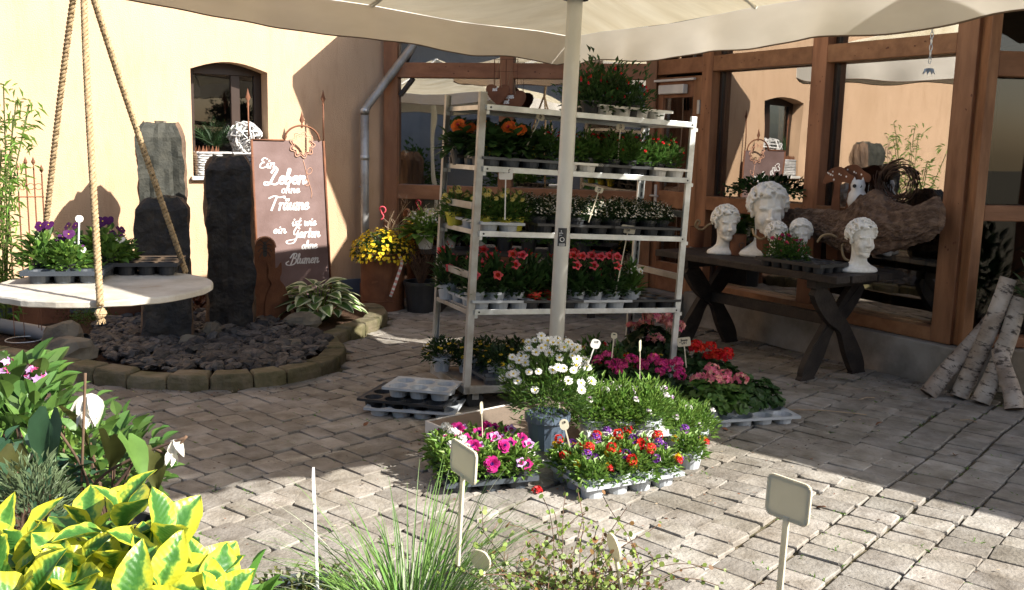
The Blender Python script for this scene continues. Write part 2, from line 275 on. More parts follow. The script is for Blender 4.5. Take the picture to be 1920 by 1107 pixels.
# ------------------------------------------------------------------ handwriting
GL = {
 'i': (.42, [[(.0, .55), (.12, .95), (.1, .2), (.22, 0), (.42, .3)], [(.2, 1.32), (.22, 1.42)]]),
 'n': (.8, [[(0, .9), (.1, 1), (.08, 0)], [(.08, .45), (.3, .95), (.52, .9), (.5, .2), (.6, 0), (.8, .25)]]),
 'm': (1.15, [[(0, .9), (.1, 1), (.08, 0)], [(.08, .45), (.28, .95), (.45, .85), (.43, 0)], [(.43, .45), (.65, .95), (.85, .85), (.83, .2), (.93, 0), (1.15, .25)]]),
 'e': (.62, [[(0, .4), (.35, .55), (.42, .85), (.25, 1), (.06, .7), (.08, .2), (.3, 0), (.62, .3)]]),
 'b': (.68, [[(0, .4), (.25, 1.5), (.2, 1.95), (.08, 1.7), (.06, .1), (.3, 0), (.5, .4), (.4, .85), (.12, .6)], [(.45, .7), (.68, .8)]]),
 'o': (.72, [[(.3, 1), (.08, .7), (.1, .15), (.35, 0), (.55, .4), (.45, .9), (.28, 1), (.45, .85), (.72, .9)]]),
 'h': (.78, [[(0, .4), (.28, 1.5), (.2, 1.95), (.08, 1.6), (.06, 0)], [(.06, .45), (.28, .95), (.5, .85), (.46, .2), (.56, 0), (.78, .25)]]),
 'r': (.55, [[(0, .85), (.12, 1), (.08, 0)], [(.08, .5), (.28, .95), (.55, .92)]]),
 'a': (.8, [[(.5, .85), (.28, 1), (.05, .6), (.12, .05), (.35, .1), (.52, .75), (.55, 1), (.52, .2), (.62, 0), (.8, .25)]]),
 'u': (.8, [[(0, .85), (.1, 1), (.06, .3), (.2, 0), (.42, .25), (.52, 1), (.5, .2), (.6, 0), (.8, .25)]]),
 's': (.55, [[(.42, .9), (.2, 1), (.08, .75), (.35, .4), (.32, .05), (.02, .08)]]),
 't': (.5, [[(.2, 1.6), (.14, .2), (.26, 0), (.5, .25)], [(-.05, 1.05), (.42, 1.1)]]),
 'w': (.95, [[(0, .95), (.08, .2), (.25, 0), (.42, .9), (.44, .2), (.6, 0), (.78, .6), (.75, 1), (.95, .9)]]),
 'l': (.42, [[(0, .4), (.25, 1.5), (.18, 1.95), (.06, 1.6), (.1, .2), (.22, 0), (.42, .25)]]),
 'G': (1.1, [[(.95, 1.7), (.6, 2), (.25, 1.3), (.35, .6), (.7, .7), (.85, 1.25)], [(.85, 1.25), (.8, .2), (.55, -.9), (-.3, -1.1), (-.65, -.7), (-.2, -.45), (.6, -.3), (1.0, .2)]]),
 'E': (.95, [[(.85, 1.75), (.4, 1.95), (.15, 1.5), (.5, 1.08)], [(.5, 1.08), (.1, .8), (.1, .1), (.5, 0), (.95, .3)]]),
 'L': (1.15, [[(.25, 1.5), (.5, 2.05), (.75, 1.8), (.5, .9), (.25, 0), (-.15, -.15), (-.2, .2), (.3, .12), (.8, -.1), (1.15, .2)]]),
 'T': (1.1, [[(-.4, 1.7), (.2, 2.0), (.9, 1.8), (1.5, 1.95), (1.55, 1.75)], [(.55, 1.9), (.35, .9), (.2, 0)]]),
 'B': (1.15, [[(.45, 1.9), (.35, .9), (.2, -.1)], [(-.1, 1.2), (.3, 2.0), (.85, 1.9), (.8, 1.3), (.4, 1.05), (.95, .9), (.9, .15), (.4, -.25), (-.4, -.2), (-.65, .2), (-.3, .5)]]),
 '0': (.85, [[(.35, 1.7), (.08, 1.2), (.12, .2), (.4, 0), (.65, .5), (.6, 1.4), (.35, 1.7)]]),
 '2': (.8, [[(.05, 1.3), (.3, 1.7), (.6, 1.3), (.35, .7), (.02, .02), (.65, .05)]]),
 '3': (.8, [[(.05, 1.6), (.45, 1.65), (.5, 1.2), (.25, .9), (.58, .7), (.5, .1), (.05, .05)]]),
 '5': (.8, [[(.6, 1.7), (.15, 1.65), (.1, 1.0), (.5, 1.0), (.6, .4), (.35, 0), (.05, .1)]]),
 '9': (.8, [[(.55, 1.2), (.3, .9), (.1, 1.25), (.35, 1.7), (.58, 1.4), (.5, .5), (.3, 0)]]),
 '8': (.8, [[(.5, 1.5), (.25, 1.7), (.12, 1.3), (.5, .7), (.4, .05), (.1, .2), (.2, .8), (.55, 1.3), (.45, 1.65)]]),
 ',': (.35, [[(.15, .15), (.05, -.25)]]),
 '/': (.5, [[(0, 0), (.4, 1.7)]]),
 '€': (.85, [[(.7, 1.5), (.4, 1.7), (.15, 1.1), (.2, .3), (.5, 0), (.75, .2)], [(0, 1.0), (.5, 1.0)], [(0, .7), (.45, .7)]]),
 ' ': (.5, [])}
GL['ä'] = (.8, GL['a'][1]+[[(.2, 1.35), (.22, 1.5)], [(.48, 1.35), (.5, 1.5)]])
def write(mb, text, x, z, h, slant=.25, wd=.16, y=0, mi=0, stretch=1, rise=0):
    """handwritten strokes as flat ribbons lying in the local x-z plane at depth y; h is the x-height"""
    for ch in text:
        adv, strokes = GL.get(ch, GL['n'])
        for st in strokes:
            P = catmull([Vector((x+(px*stretch+slant*pz)*h, y, z+pz*h+rise*(x))) for px, pz in st], 4)
            n = len(P); vs = []
            for i in range(n):
                d = (P[min(i+1, n-1)]-P[max(0, i-1)]).normalized(); nn = Vector((-d.z, 0, d.x)); ww = wd*h*(.55+.45*min(1, abs(d.z)*1.2))/1.3
                vs += [P[i]+nn*ww-d*(ww if i == 0 else 0)+d*(ww if i == n-1 else 0), P[i]-nn*ww-d*(ww if i == 0 else 0)+d*(ww if i == n-1 else 0)]
            mb.add(vs, [(2*i, 2*i+1, 2*i+3, 2*i+2) for i in range(n-1)], mi)
        x += adv*h*stretch
    return x
# ================================================================== THE SETTING
A_ = Vector((2.90, 6.25, 0)); E_ = Vector((-.521, .8535, 0)); NR = Vector((-.8535, -.521, 0))      # glass wall at the right, running away to the left
W_ = Vector((-1.28, 9.5, 0)); WD = Vector((.853, .5225, 0)); NW = Vector((.5225, -.853, 0))          # plaster wall
F_ = Vector((1.27, 8.9, 0)); FD = Vector((-2.47, .5, 0)).normalized(); NF = Vector((-.198, -.98, 0))  # glass front between them
def R3(u, z, off=0): p = A_+E_*u+NR*off; return Vector((p.x, p.y, z))
def P3(u, z, off=0): p = W_+WD*u+NW*off; return Vector((p.x, p.y, z))
def F3(u, z, off=0): p = F_+FD*u+NF*off; return Vector((p.x, p.y, z))
def obox(mb, F, u0, u1, z0, z1, o0, o1, mi=0):
    mb.add([F(u0, z0, o0), F(u1, z0, o0), F(u1, z0, o1), F(u0, z0, o1), F(u0, z1, o0), F(u1, z1, o0), F(u1, z1, o1), F(u0, z1, o1)],
           [(3, 2, 1, 0), (4, 5, 6, 7), (0, 1, 5, 4), (1, 2, 6, 5), (2, 3, 7, 6), (3, 0, 4, 7)], mi)
def frame_root(name, label, cat, o, d, group=None):
    return root(name, label, cat, (o.x, o.y, 0), math.atan2(d.y, d.x), group)
# ground sheet (joints of the paving)
gm = MB(); n = 60
gm.add([(-60, -60, -.006), (60, -60, -.006), (60, 60, -.006), (-60, 60, -.006)], [(0, 1, 2, 3)])
g = gm.build('ground', mt['joint'], kind='structure')
# planting bed outline (pixels of the kerb's outer edge on the ground)
KP = [(-3.9, 6.45), (-3.12, 6.09), (-2.49, 5.78), (-1.9, 5.70), (-1.45, 5.87), (-1.2, 6.25), (-1.17, 6.68), (-1.32, 7.05), (-1.22, 7.4), (-1.08, 7.75), (-1.08, 8.2), (-1.25, 8.55)]
KC = [Vector((p.x, p.y, 0)) for p in catmull([(x, y, 0) for x, y in KP], 14)]
poly = [(p.x, p.y) for p in KC]+[(-1.5, 9.5), (-4.6, 7.6), (-4.6, 6.6)]
def inpoly(x, y, P=poly):
    c = False; j = len(P)-1
    for i in range(len(P)):
        (xi, yi), (xj, yj) = P[i], P[j]
        if (yi > y) != (yj > y) and x < (xj-xi)*(y-yi)/(yj-yi)+xi: c = not c
        j = i
    return c
def behind(x, y):
    p = Vector((x, y, 0))
    return (p-A_).dot(NR) < .05 and (p-A_).dot(E_) > -.4 and x > .5 or (p-W_).dot(NW) < .05 and x < -.9 or (p-F_).dot(NF) < .04 or (y > 6.1 and x > 2.9)
# cobbles
def stone_mesh(seed):
    r = random.Random(seed); mb = MB(); j = lambda s: r.uniform(-s, s)
    base = [(-.5+j(.02), -.41+j(.04)), (-.44+j(.03), -.5+j(.02)), (.44+j(.03), -.5+j(.02)), (.5+j(.02), -.41+j(.04)), (.5+j(.02), .41+j(.04)), (.44+j(.03), .5+j(.02)), (-.44+j(.03), .5+j(.02)), (-.5+j(.02), .41+j(.04))]
    vs = [(x, y, 0) for x, y in base]+[(x*.995, y*.995, .90+j(.03)) for x, y in base]+[(x*.965, y*.955, .97+j(.04)) for x, y in base]+[(0, 0, .99)]
    fs = [(i, (i+1) % 8, 8+(i+1) % 8, 8+i) for i in range(8)]+[(8+i, 8+(i+1) % 8, 16+(i+1) % 8, 16+i) for i in range(8)]+[(16+i, 16+(i+1) % 8, 24) for i in range(8)]
    mb.add(vs, fs); return mb
SV = [stone_mesh(i) for i in range(14)]
SM = [m.build('cobble', mt['cobble'], link=False) for m in SV]
d1 = Vector((.643, .766, 0)); d2 = Vector((.766, -.643, 0))
slots = []
r = random.Random(3)
row = -60; 
for row in range(-56, 36):
    b = row*.186; a = -3+r.uniform(0, .2)
    while a < 12.5:
        L = r.choice((.115, .13, .135, .145, .16)) + r.uniform(-.015, .015)
        ac = a+L/2
        bb = b+.035*math.sin(ac*3.1+.6*math.sin(b*1.3))*(1 if b < -1.5 else .35)+.012*math.sin(b*5)
        p = d1*ac+d2*bb; x, y = p.x, p.y
        a += L
        if y < 1.0 or y > 9.7 or abs(x) > .62*y+1.0: continue
        if inpoly(x, y) or behind(x, y): continue
        slots.append((x, y, L, .186, math.atan2(d1.y, d1.x)+.09*math.cos(ac*3.1)*(1 if b < -1.5 else .35)+r.uniform(-.025, .025), r.uniform(-.0035, .0035), r.uniform(-.014, .014), r.uniform(-.016, .016)))
paving = tag(root('cobbled_paving', 'courtyard paving of worn grey stone setts', 'paving'), 'worn grey brown cobbles paving the whole courtyard', 'paving')
paving['kind'] = 'structure'
def vis(s):
    px, py = proj((s[0], s[1], 0)); return -30 < px < 1950 and py < 1140
inv = sorted([s for s in slots if vis(s) and s[1] > 2.95], key=lambda s: s[1]); near = set(id(s) for s in inv[:290])
st = MB()
for s in slots:
    x, y, L, Wd, an, dz, t1, t2 = s; k = r.randrange(14)
    M4 = Matrix.LocRotScale(Vector((x, y, -.035+dz)), Matrix.Rotation(an, 3, 'Z') @ Matrix.Rotation(t1, 3, 'X') @ Matrix.Rotation(t2, 3, 'Y'), Vector((L-.007, Wd-.006, .048)))
    if id(s) in near:
        o = bpy.data.objects.new('cobble', SM[k]); C.objects.link(o); o.parent = paving; o.matrix_local = M4
    else: st.add([M4 @ Vector(v) for v in SV[k].v], SV[k].f)
st.build('cobbles', mt['cobble'], paving, kind='stuff')
# weeds and grit in the joints
wd_ = MB()
for i in range(700):
    s = r.choice(slots); 
    if s[1] < 2.6: continue
    p = Vector((s[0], s[1], 0))+d1*(s[2]/2)*r.choice((-1, 1))+d2*r.uniform(-.08, .08)
    for k in range(r.randint(4, 16)):
        a = r.uniform(0, 2*PI); wd_.leaf(p+Vector((r.uniform(-.03, .03), r.uniform(-.03, .03), .0)), (math.cos(a), math.sin(a), r.uniform(.3, 1.2)), r.uniform(.012, .035), .006)
o = wd_.build('joint_weeds', g_['light'], kind='stuff')
tag(o, 'tiny weeds and moss tufts growing in the paving joints', 'weeds')
# ------------------------------------------------------------------ planting bed, kerb, slate
bm_ = MB(); vs = [(x, y, .045) for x, y in poly]; bm_.add(vs, [tuple(range(len(vs)))]); 
bed = bm_.build('planting_bed', mt['soil'], kind='structure')
kr = root('bed_kerb', 'curved kerb of mossy sandstone blocks round the planting bed', 'kerb', (0, 0, 0)); kr['kind'] = 'structure'
acc = [0]
for i in range(1, len(KC)): acc.append(acc[-1]+(KC[i]-KC[i-1]).length)
def along(s):
    for i in range(1, len(KC)):
        if acc[i] >= s:
            t = (s-acc[i-1])/(acc[i]-acc[i-1]); return KC[i-1].lerp(KC[i], t), (KC[i]-KC[i-1]).normalized()
    return KC[-1], (KC[-1]-KC[-2]).normalized()
s_ = 0
while s_ < acc[-1]-.1:
    L = r.uniform(.2, .3); p0, t0 = along(s_+.006); p1, t1 = along(min(s_+L-.006, acc[-1])); s_ += L
    n0 = Vector((-t0.y, t0.x, 0)); n1 = Vector((-t1.y, t1.x, 0)); wv = .15+r.uniform(-.012, .015); h = .10+r.uniform(-.012, .014)
    mb = MB(); base = [p0, p0.lerp(p1, .5)-(n0+n1)*.006, p1, p1+n1*wv, p0.lerp(p1, .5)+(n0+n1)*wv*.5, p0+n0*wv]
    cen = sum(base, Vector())/6
    rings = []
    for sc, z in ((1.0, -.02), (1.02, h*.55), (.99, h*.8), (.90, h)):
        for q in base: v = cen+(q-cen)*sc; rings.append((v.x+r.uniform(-.004, .004), v.y+r.uniform(-.004, .004), z+r.uniform(-.004, .004)))
    fs = [(k*6+i, k*6+(i+1) % 6, k*6+6+(i+1) % 6, k*6+6+i) for k in range(3) for i in range(6)]+[tuple(range(18, 24))]
    mb.add(rings, fs); mb.build('kerb_stone', mt['kerb'], kr, smooth=False, bevel=.008)
def rock(seed, flat=.4, n=7):
    r = random.Random(seed); mb = MB(); vs = []
    N = 7
    for k, (rr, z) in enumerate(((.55, -.45), (1, -.15), (.95, .25), (.55, .5))):
        for i in range(N):
            a = 2*PI*i/N+r.uniform(-.25, .25); q = rr*r.uniform(.72, 1.1)
            vs.append((q*math.cos(a)*.5, q*math.sin(a)*.5*.8, (z+r.uniform(-.12, .12))*flat))
    fs = [(k*N+i, k*N+(i+1) % N, k*N+N+(i+1) % N, k*N+N+i) for k in range(3) for i in range(N)]+[tuple(range(N))[::-1], tuple(range(3*N, 4*N))]
    mb.add(vs, fs); return mb
RV = [rock(i, r.choice((.25, .35, .5))) for i in range(16)]; RM = [m.build('slate_chip', mt['slate'], link=False) for m in RV]
sp = [G(x, y) for x, y in ((165, 668), (250, 712), (420, 722), (560, 706), (612, 668), (590, 640), (520, 622), (380, 606), (250, 606), (190, 625))]
spp = [(p.x, p.y) for p in sp]
slr = root('slate_bed', 'bed of broken dark slate chips inside the curved kerb', 'slate bed', (0, 0, 0)); slr['kind'] = 'structure'
chips = []
while len(chips) < 1500:
    x = r.uniform(-3.4, -1.1); y = r.uniform(5.7, 8.6)
    if inpoly(x, y, spp) and inpoly(x, y): chips.append((x, y))
chips.sort(key=lambda c: c[1]); smb = MB()
for i, (x, y) in enumerate(chips):
    k = r.randrange(16); sc = r.choice((.06, .08, .1, .13, .17)) if i % 5 == 0 else r.uniform(.05, .1)
    M4 = Matrix.LocRotScale(Vector((x, y, .07+r.uniform(0, .035))), Matrix.Rotation(r.uniform(0, 6.3), 3, 'Z') @ Matrix.Rotation(r.uniform(-.5, .5), 3, 'X') @ Matrix.Rotation(r.uniform(-.4, .4), 3, 'Y'), Vector((sc*1.3, sc, sc)))
    if i % 5 == 0: o = bpy.data.objects.new('slate_chip', RM[k]); C.objects.link(o); o.parent = slr; o.matrix_local = M4
    else: smb.add([M4 @ Vector(v) for v in RV[k].v], RV[k].f)
smb.build('slate_chips', mt['slate'], slr, kind='stuff')
def boulder(px, py, sx, sy, sz, label, col='boulder', seed=0, rz=0, world=None, name='boulder'):
    p = world or G(px, py); mb = MB(); N = 14; rr = random.Random(seed); off = Vector((seed*3.1, 0, 0))
    for i in range(9):
        ph = -PI/2+PI*i/8
        for k in range(N):
            a = 2*PI*k/N; v = Vector((math.cos(ph)*math.cos(a), math.cos(ph)*math.sin(a), math.sin(ph))); v *= 1+.28*noise.noise(v*1.4+off)+.1*noise.noise(v*4+off)
            mb.v.append((v.x*sx/2, v.y*sy/2, v.z*sz/2+sz*.36))
    mb.f = [(i*N+k, i*N+(k+1) % N, (i+1)*N+(k+1) % N, (i+1)*N+k) for i in range(8) for k in range(N)]; mb.m = [0]*len(mb.f)
    o = mb.build(name, mt[col]); o.location = (p.x, p.y, p.z+.04 if world is None else p.z); o.rotation_euler = (0, 0, rz); return tag(o, label, 'rock')
boulder(122, 668, .30, .26, .24, 'squarish brown fieldstone in front of the grey pipe end', seed=1)
boulder(135, 690, .34, .26, .2, 'rounded pale grey fieldstone nearest the kerb at bed left', seed=2, rz=.5)
boulder(360, 665, .2, .15, .13, 'pale flat stone lying beside the short stone column foot', seed=3)
boulder(398, 650, .16, .12, .17, 'upright pale slate piece between the two dark columns', seed=5, rz=1)
boulder(425, 668, .28, .14, .1, 'long grey flagstone piece among the slate chips', 'slate', seed=4, rz=-.3)
boulder(566, 628, .32, .2, .16, 'warm grey boulder lying beside the hosta clump', seed=6)
boulder(545, 668, .22, .14, .1, 'tan stone lying on the slate by the kerb bend', seed=8)
# ------------------------------------------------------------------ plaster building
pb = frame_root('plaster_house', 'cream rendered house wall with arched deep window', 'building', W_, WD)
def L(u, z, off=0): return Vector((u, -off, z))      # local coordinates of the plaster wall; off points towards the yard
wl = MB(); T = -.34
U0, U1, Z0, Z1 = -1.83, -1.15, 1.20, 2.13; H = 5.2; UL, UR = -9, 0
arch = [(U0+(U1-U0)*i/10, Z1+.075*math.sin(PI*i/10)) for i in range(11)]
obox(wl, L, UL, U0, .0, H, T, 0); obox(wl, L, U1, UR, .0, H, T, 0); obox(wl, L, U0, U1, 0, Z0, T, 0)
vs = [L(u, z, 0) for u, z in arch]+[L(u, H, 0) for u, z in arch]+[L(u, z, T) for u, z in arch]
fs = [(i, i+1, 12+i, 11+i) for i in range(10)]+[(22+i, 23+i, 1+i, i) for i in range(10)]
wl.add(vs, fs)
wl.build('wall', mt['plaster'], pb)
pl = MB(); obox(pl, L, UL, -.42, 0, .20, .002, .02); obox(pl, L, -.42, -.01, 0, .20, .002, .02); pl.build('plinth', mt['plinth'], pb, bevel=.004)
wi = MB(); f0 = T+.10
for a in ((U0, U0+.07, Z0, Z1+.06), (U1-.07, U1, Z0, Z1+.06), (U0+.07, U1-.07, Z0, Z0+.07), (U0+.07, U1-.07, Z1-.03, Z1+.07), (U1-.28, U1-.2, Z0+.07, Z1-.03)): obox(wi, L, a[0], a[1], a[2], a[3], f0, f0+.05)
win = wi.build('window', mt['frame'], pb, bevel=.004)
pn = MB(); obox(pn, L, U0+.06, U1-.06, Z0+.06, Z1+.02, f0+.015, f0+.025); pn.build('pane', mt['glassd'], win)
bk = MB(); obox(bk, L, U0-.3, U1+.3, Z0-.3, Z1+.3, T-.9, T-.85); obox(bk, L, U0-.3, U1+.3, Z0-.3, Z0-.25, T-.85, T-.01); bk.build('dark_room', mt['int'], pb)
sl_ = MB(); obox(sl_, L, U0-.02, U1+.02, Z0-.035, Z0, f0+.06, .04); sl_.build('sill', mt['metalwh'], win, bevel=.006)
# eaves of the plaster house (above the picture; seen only in reflections)
ev = MB(); obox(ev, L, UL, UR+.2, H, H+.14, -4, .45); ev.build('roof', mt['roof'], pb)
# downpipe
dp = MB(); pp = [P3(-.26, .0, .13), P3(-.26, .5, .13), P3(-.26, 1.0, .13), P3(-.26, 1.78, .13), P3(-.25, 1.84, .13), P3(-.21, 1.9, .135), P3(.2, 2.44, .2), P3(.27, 2.53, .24), P3(.28, 2.7, .26)]
drn = root('downpipe', 'galvanised rainwater downpipe with angled top at the house corner', 'downpipe', tuple(P3(-.26, 0, .13)))
dp.tube(pp[:4], .04, 16); dp.tube(pp[3:], .04, 16); dp.build('pipe', mt['zincd'], drn, smooth=True, world=True)
for z in (1.36, 1.80): m_ = MB(); m_.tube([P3(-.26, z, .13), P3(-.26, z+.045, .13)], .045, 16); m_.build('pipe_collar', mt['zinc'], drn, smooth=True, world=True)
m_ = MB(); m_.tube([P3(-.26, 0, .13), P3(-.26, .17, .13)], .052, 16); m_.build('foot_sleeve', mt['rust'], drn, smooth=True, world=True)
m_ = MB(); m_.tube([P3(-.26, 1.1, 0), P3(-.26, 1.1, .1)], .008, 6); m_.build('bracket', mt['zinc'], drn, world=True)
# ------------------------------------------------------------------ conservatory
cs = root('conservatory', 'timber framed glass conservatory with brown stained posts and door', 'building', tuple(A_))
def wbox(F, u0, u1, z0, z1, o0, o1, name, mat, bevel=.006, parent=None):
    mb = MB(); obox(mb, F, u0, u1, z0, z1, o0, o1); return mb.build(name, mat, parent or cs, bevel=bevel, world=True)
BW = 'wood'
TOP = 2.84
def S3(u, z, off=0): p = Vector((2.945, 6.16, 0))+Vector((.996, .085, 0))*u+Vector((.085, -.996, 0))*off; return Vector((p.x, p.y, z))
# right glass wall: posts
wbox(R3, -.01, .14, .29, TOP, -.17, 0, 'corner_post', mt[BW])
wbox(R3, 1.19, 1.33, .38, TOP, -.185, 0, 'post', mt[BW])
wbox(R3, 2.40, 2.53, .38, TOP, -.185, 0, 'post', mt[BW])
wbox(R3, 3.17, 3.30, .29, TOP, -.16, 0, 'post', mt[BW])
for a, b in ((.14, 1.19), (1.33, 2.40)):
    wbox(R3, a, b, 2.185, 2.315, -.10, -.003, 'top_rail', mt['woodH']); wbox(R3, a, b, 1.015, 1.135, -.10, -.003, 'middle_rail', mt['woodH'])
    wbox(R3, a, b, TOP-.10, TOP, -.10, -.003, 'head_rail', mt['woodH'])
    for z0, z1 in ((.38, 1.015), (1.135, 2.185), (2.315, TOP-.10)):
        wbox(R3, a, b, z0, z1, -.125, -.112, 'pane', mt['glass'], 0)
        for u0, u1 in ((a, a+.025), (b-.025, b)): wbox(R3, u0, u1, z0, z1, -.111, -.09, 'glazing_strip', mt['frame'], 0)
wbox(R3, .14, 2.40, .29, .38, -.12, -.002, 'bottom_rail', mt['woodH'])
wbox(R3, 2.53, 3.17, 2.185, 2.315, -.10, -.003, 'top_rail', mt['woodH']); wbox(R3, 2.53, 3.17, 2.315, TOP, -.125, -.112, 'pane', mt['glass'], 0)
kn = MB(); rk = random.Random(11)
for F, us, zs in ((R3, (.3, 1.1), 2.25), (R3, (1.5, 2.3), 2.25), (F3, (1.7, 2.4), 2.22), (F3, (.4, 1.3), 2.22)):
    for i in range(7):
        u = rk.uniform(*us); z = zs+rk.uniform(-.04, .04); c = F(u, z, .0015 if F == R3 else .003); d = F(u+1, z, 0)-F(u, z, 0); q = rk.uniform(.004, .011)
        kn.add([c+d*q*math.cos(t*PI/3)+Vector((0, 0, q*.7*math.sin(t*PI/3))) for t in range(6)], [tuple(range(6))])
for u in (.04, 1.26, 2.46):
    for i in range(12):
        z = rk.uniform(.5, 2.7); c = R3(u+rk.uniform(-.05, .05), z, .0015); q = rk.uniform(.004, .01)
        kn.add([c+E_*q*.7*math.cos(t*PI/3)+Vector((0, 0, q*math.sin(t*PI/3))) for t in range(6)], [tuple(range(6))])
o = kn.build('wood_knots', mt['knot'], cs, world=True, kind='stuff')
# door (glazed upper, boarded lower part)
dr = wbox(R3, 2.55, 2.65, .24, 2.16, -.09, -.02, 'door', mt[BW])
def dchild(u0, u1, z0, z1, o0, o1, name, mat, bevel=.004):
    mb = MB(); obox(mb, R3, u0, u1, z0, z1, o0, o1); vs = mb.v; ob = mb.build(name, mat, dr, bevel=bevel, world=True); return ob
dchild(3.05, 3.15, .24, 2.16, -.09, -.02, 'stile', mt[BW]); dchild(2.65, 3.05, 1.98, 2.16, -.09, -.022, 'door_rail', mt['woodH']); dchild(2.65, 3.05, 1.0, 1.15, -.09, -.022, 'door_rail', mt['woodH']); dchild(2.65, 3.05, .24, .5, -.09, -.022, 'door_rail', mt['woodH'])
dchild(2.65, 3.05, 1.15, 1.98, -.06, -.05, 'pane', mt['glass'], 0); dchild(2.65, 3.05, .5, 1.0, -.06, -.05, 'pane', mt['glass'], 0)
dchild(2.72, 3.06, 1.98+.03, 2.09, -.02, .035, 'door_closer', mt['metalwh'], .008); dchild(2.6, 3.16, 2.12, 2.14, .0, .03, 'closer_arm', mt['metalwh'], .003)
dchild(2.532, 2.562, 1.83, 1.95, -.02, .012, 'hinge', mt['zinc'], .004); dchild(2.532, 2.562, .6, .7, -.02, .012, 'hinge', mt['zinc'], .004)
hb = MB(); hb.tube([R3(3.09, 1.1, -.02), R3(3.09, 1.1, .05), R3(2.98, 1.1, .05)], .009, 8); hb.build('handle', mt['zinc'], dr, world=True)
dchild(3.075, 3.105, 1.02, 1.2, -.02, -.008, 'handle_plate', mt['metalwh'], .003)
# front glass
wbox(F3, 2.46, 2.60, .0, TOP, -.14, 0, 'post', mt[BW]); wbox(F3, 1.33, 1.46, .0, TOP, -.14, 0, 'post', mt[BW]); wbox(F3, .0, .10, .0, TOP, -.14, 0, 'post', mt[BW])
for a, b in ((1.46, 2.46), (.10, 1.33)):
    wbox(F3, a, b, 2.145, 2.285, -.10, .001, 'top_rail', mt['woodH']); wbox(F3, a, b, .99, 1.13, -.10, -.003, 'middle_rail', mt['woodH']); wbox(F3, a, b, .0, .14, -.10, -.003, 'bottom_rail', mt['woodH'])
    for z0, z1 in ((.14, .99), (1.13, 2.145), (2.285, TOP)): wbox(F3, a, b, z0, z1, -.075, -.062, 'pane', mt['glass'], 0)
m_ = MB(); m_.beam(F3(2.45, 1.98, -.04), F3(2.32, 2.14, -.04), .03, .03); m_.build('brace', mt['frame'], cs, world=True)
# return beyond the corner
wbox(S3, .0, .07, .29, TOP, -.2, 0, 'corner_post', mt[BW])
wbox(S3, .07, 2.6, 2.03, 2.185, -.10, -.003, 'top_rail', mt['woodH']); wbox(S3, .07, 2.6, 1.12, 1.22, -.10, -.003, 'middle_rail', mt['woodH']); wbox(S3, .07, 2.6, .29, .36, -.10, -.003, 'bottom_rail', mt['woodH']); wbox(S3, 2.6, 2.74, .29, TOP, -.18, 0, 'post', mt[BW]); wbox(S3, .52, .56, .36, 2.03, -.10, -.06, 'mullion', mt['wood'])
for z0, z1 in ((.36, 1.12), (1.22, 2.03), (2.185, TOP)): wbox(S3, .07, 2.6, z0, z1, -.125, -.112, 'pane', mt['glassd'], 0)
# plinth
wbox(R3, -.12, 2.56, .0, .285, -.2, .06, 'plinth', mt['plinthR'], .01); wbox(R3, 2.56, 3.2, .0, .235, -.2, .22, 'door_step', mt['plinthR'], .01); wbox(S3, .06, 2.7, .0, .284, -.2, .05, 'plinth', mt['plinthR'], .01)
# roof, interior
rf = MB(); pts = [R3(-.2, 0, .5), R3(3.2, 0, .6), F3(.1, 0, .85), F3(2.22, 0, .8), F3(2.5, 0, .1), Vector((-1.3, 12.5, 0)), Vector((6.2, 12.5, 0)), Vector((6.2, 6.2, 0)), Vector((3.2, 5.95, 0))]
n = len(pts); rf.add([(p.x, p.y, 2.86) for p in pts]+[(p.x, p.y, 2.96) for p in pts], [tuple(range(n))[::-1], tuple(range(n, 2*n))]+[(i, (i+1) % n, n+(i+1) % n, n+i) for i in range(n)])
rf.build('roof', mt['roof'], cs, world=True)
it = MB(); it.box((-1.25, 12.2, 0), (6, 12.3, 2.85)); it.box((6.0, 6.6, 0), (6.1, 12.2, 2.85)); it.box((-1.3, 9.75, 0), (-1.2, 12.2, 2.85)); it.build('interior_wall', mt['int'], cs, world=True)
fl = MB(); q = [R3(0, 0, -.2), R3(3.2, 0, -.2), F3(2.5, 0, -.12), Vector((-1.2, 12.2, 0)), Vector((6, 12.2, 0)), Vector((6, 6.5, 0))]; fl.add([(p.x, p.y, .03) for p in q], [tuple(range(6))]); fl.build('interior_floor', mt['intfloor'], cs, world=True)
# boarded parapet inside the lower panes
for k in range(9):
    wbox(R3, 1.33+k*.118, 1.33+k*.118+.112, .38, .98, -.24, -.22, 'board', mt['palewood'], .002)
# slatted pale fence panel inside the glass
sf = root('slatted_panel', 'pale upright wooden slats standing behind the glass beside the wreath', 'slatted panel', tuple(R3(.5, .5, -.35)))
for k in range(5):
    mb = MB(); u = .22+k*.13; obox(mb, R3, u, u+.1, .5, 1.49-.02*(k % 2)+.03*k, -.36, -.34); mb.build('slat', mt['palewood'], sf, bevel=.003, world=True)
mb = MB(); obox(mb, R3, .2, .85, .8, .86, -.39, -.361); mb.build('crossbar', mt['palewood'], sf, world=True); mb = MB(); obox(mb, R3, .22, .27, .03, .5, -.37, -.33); mb.build('support', mt['palewood'], sf, world=True); mb = MB(); obox(mb, R3, .74, .79, .03, .5, -.37, -.33); mb.build('support', mt['palewood'], sf, world=True)
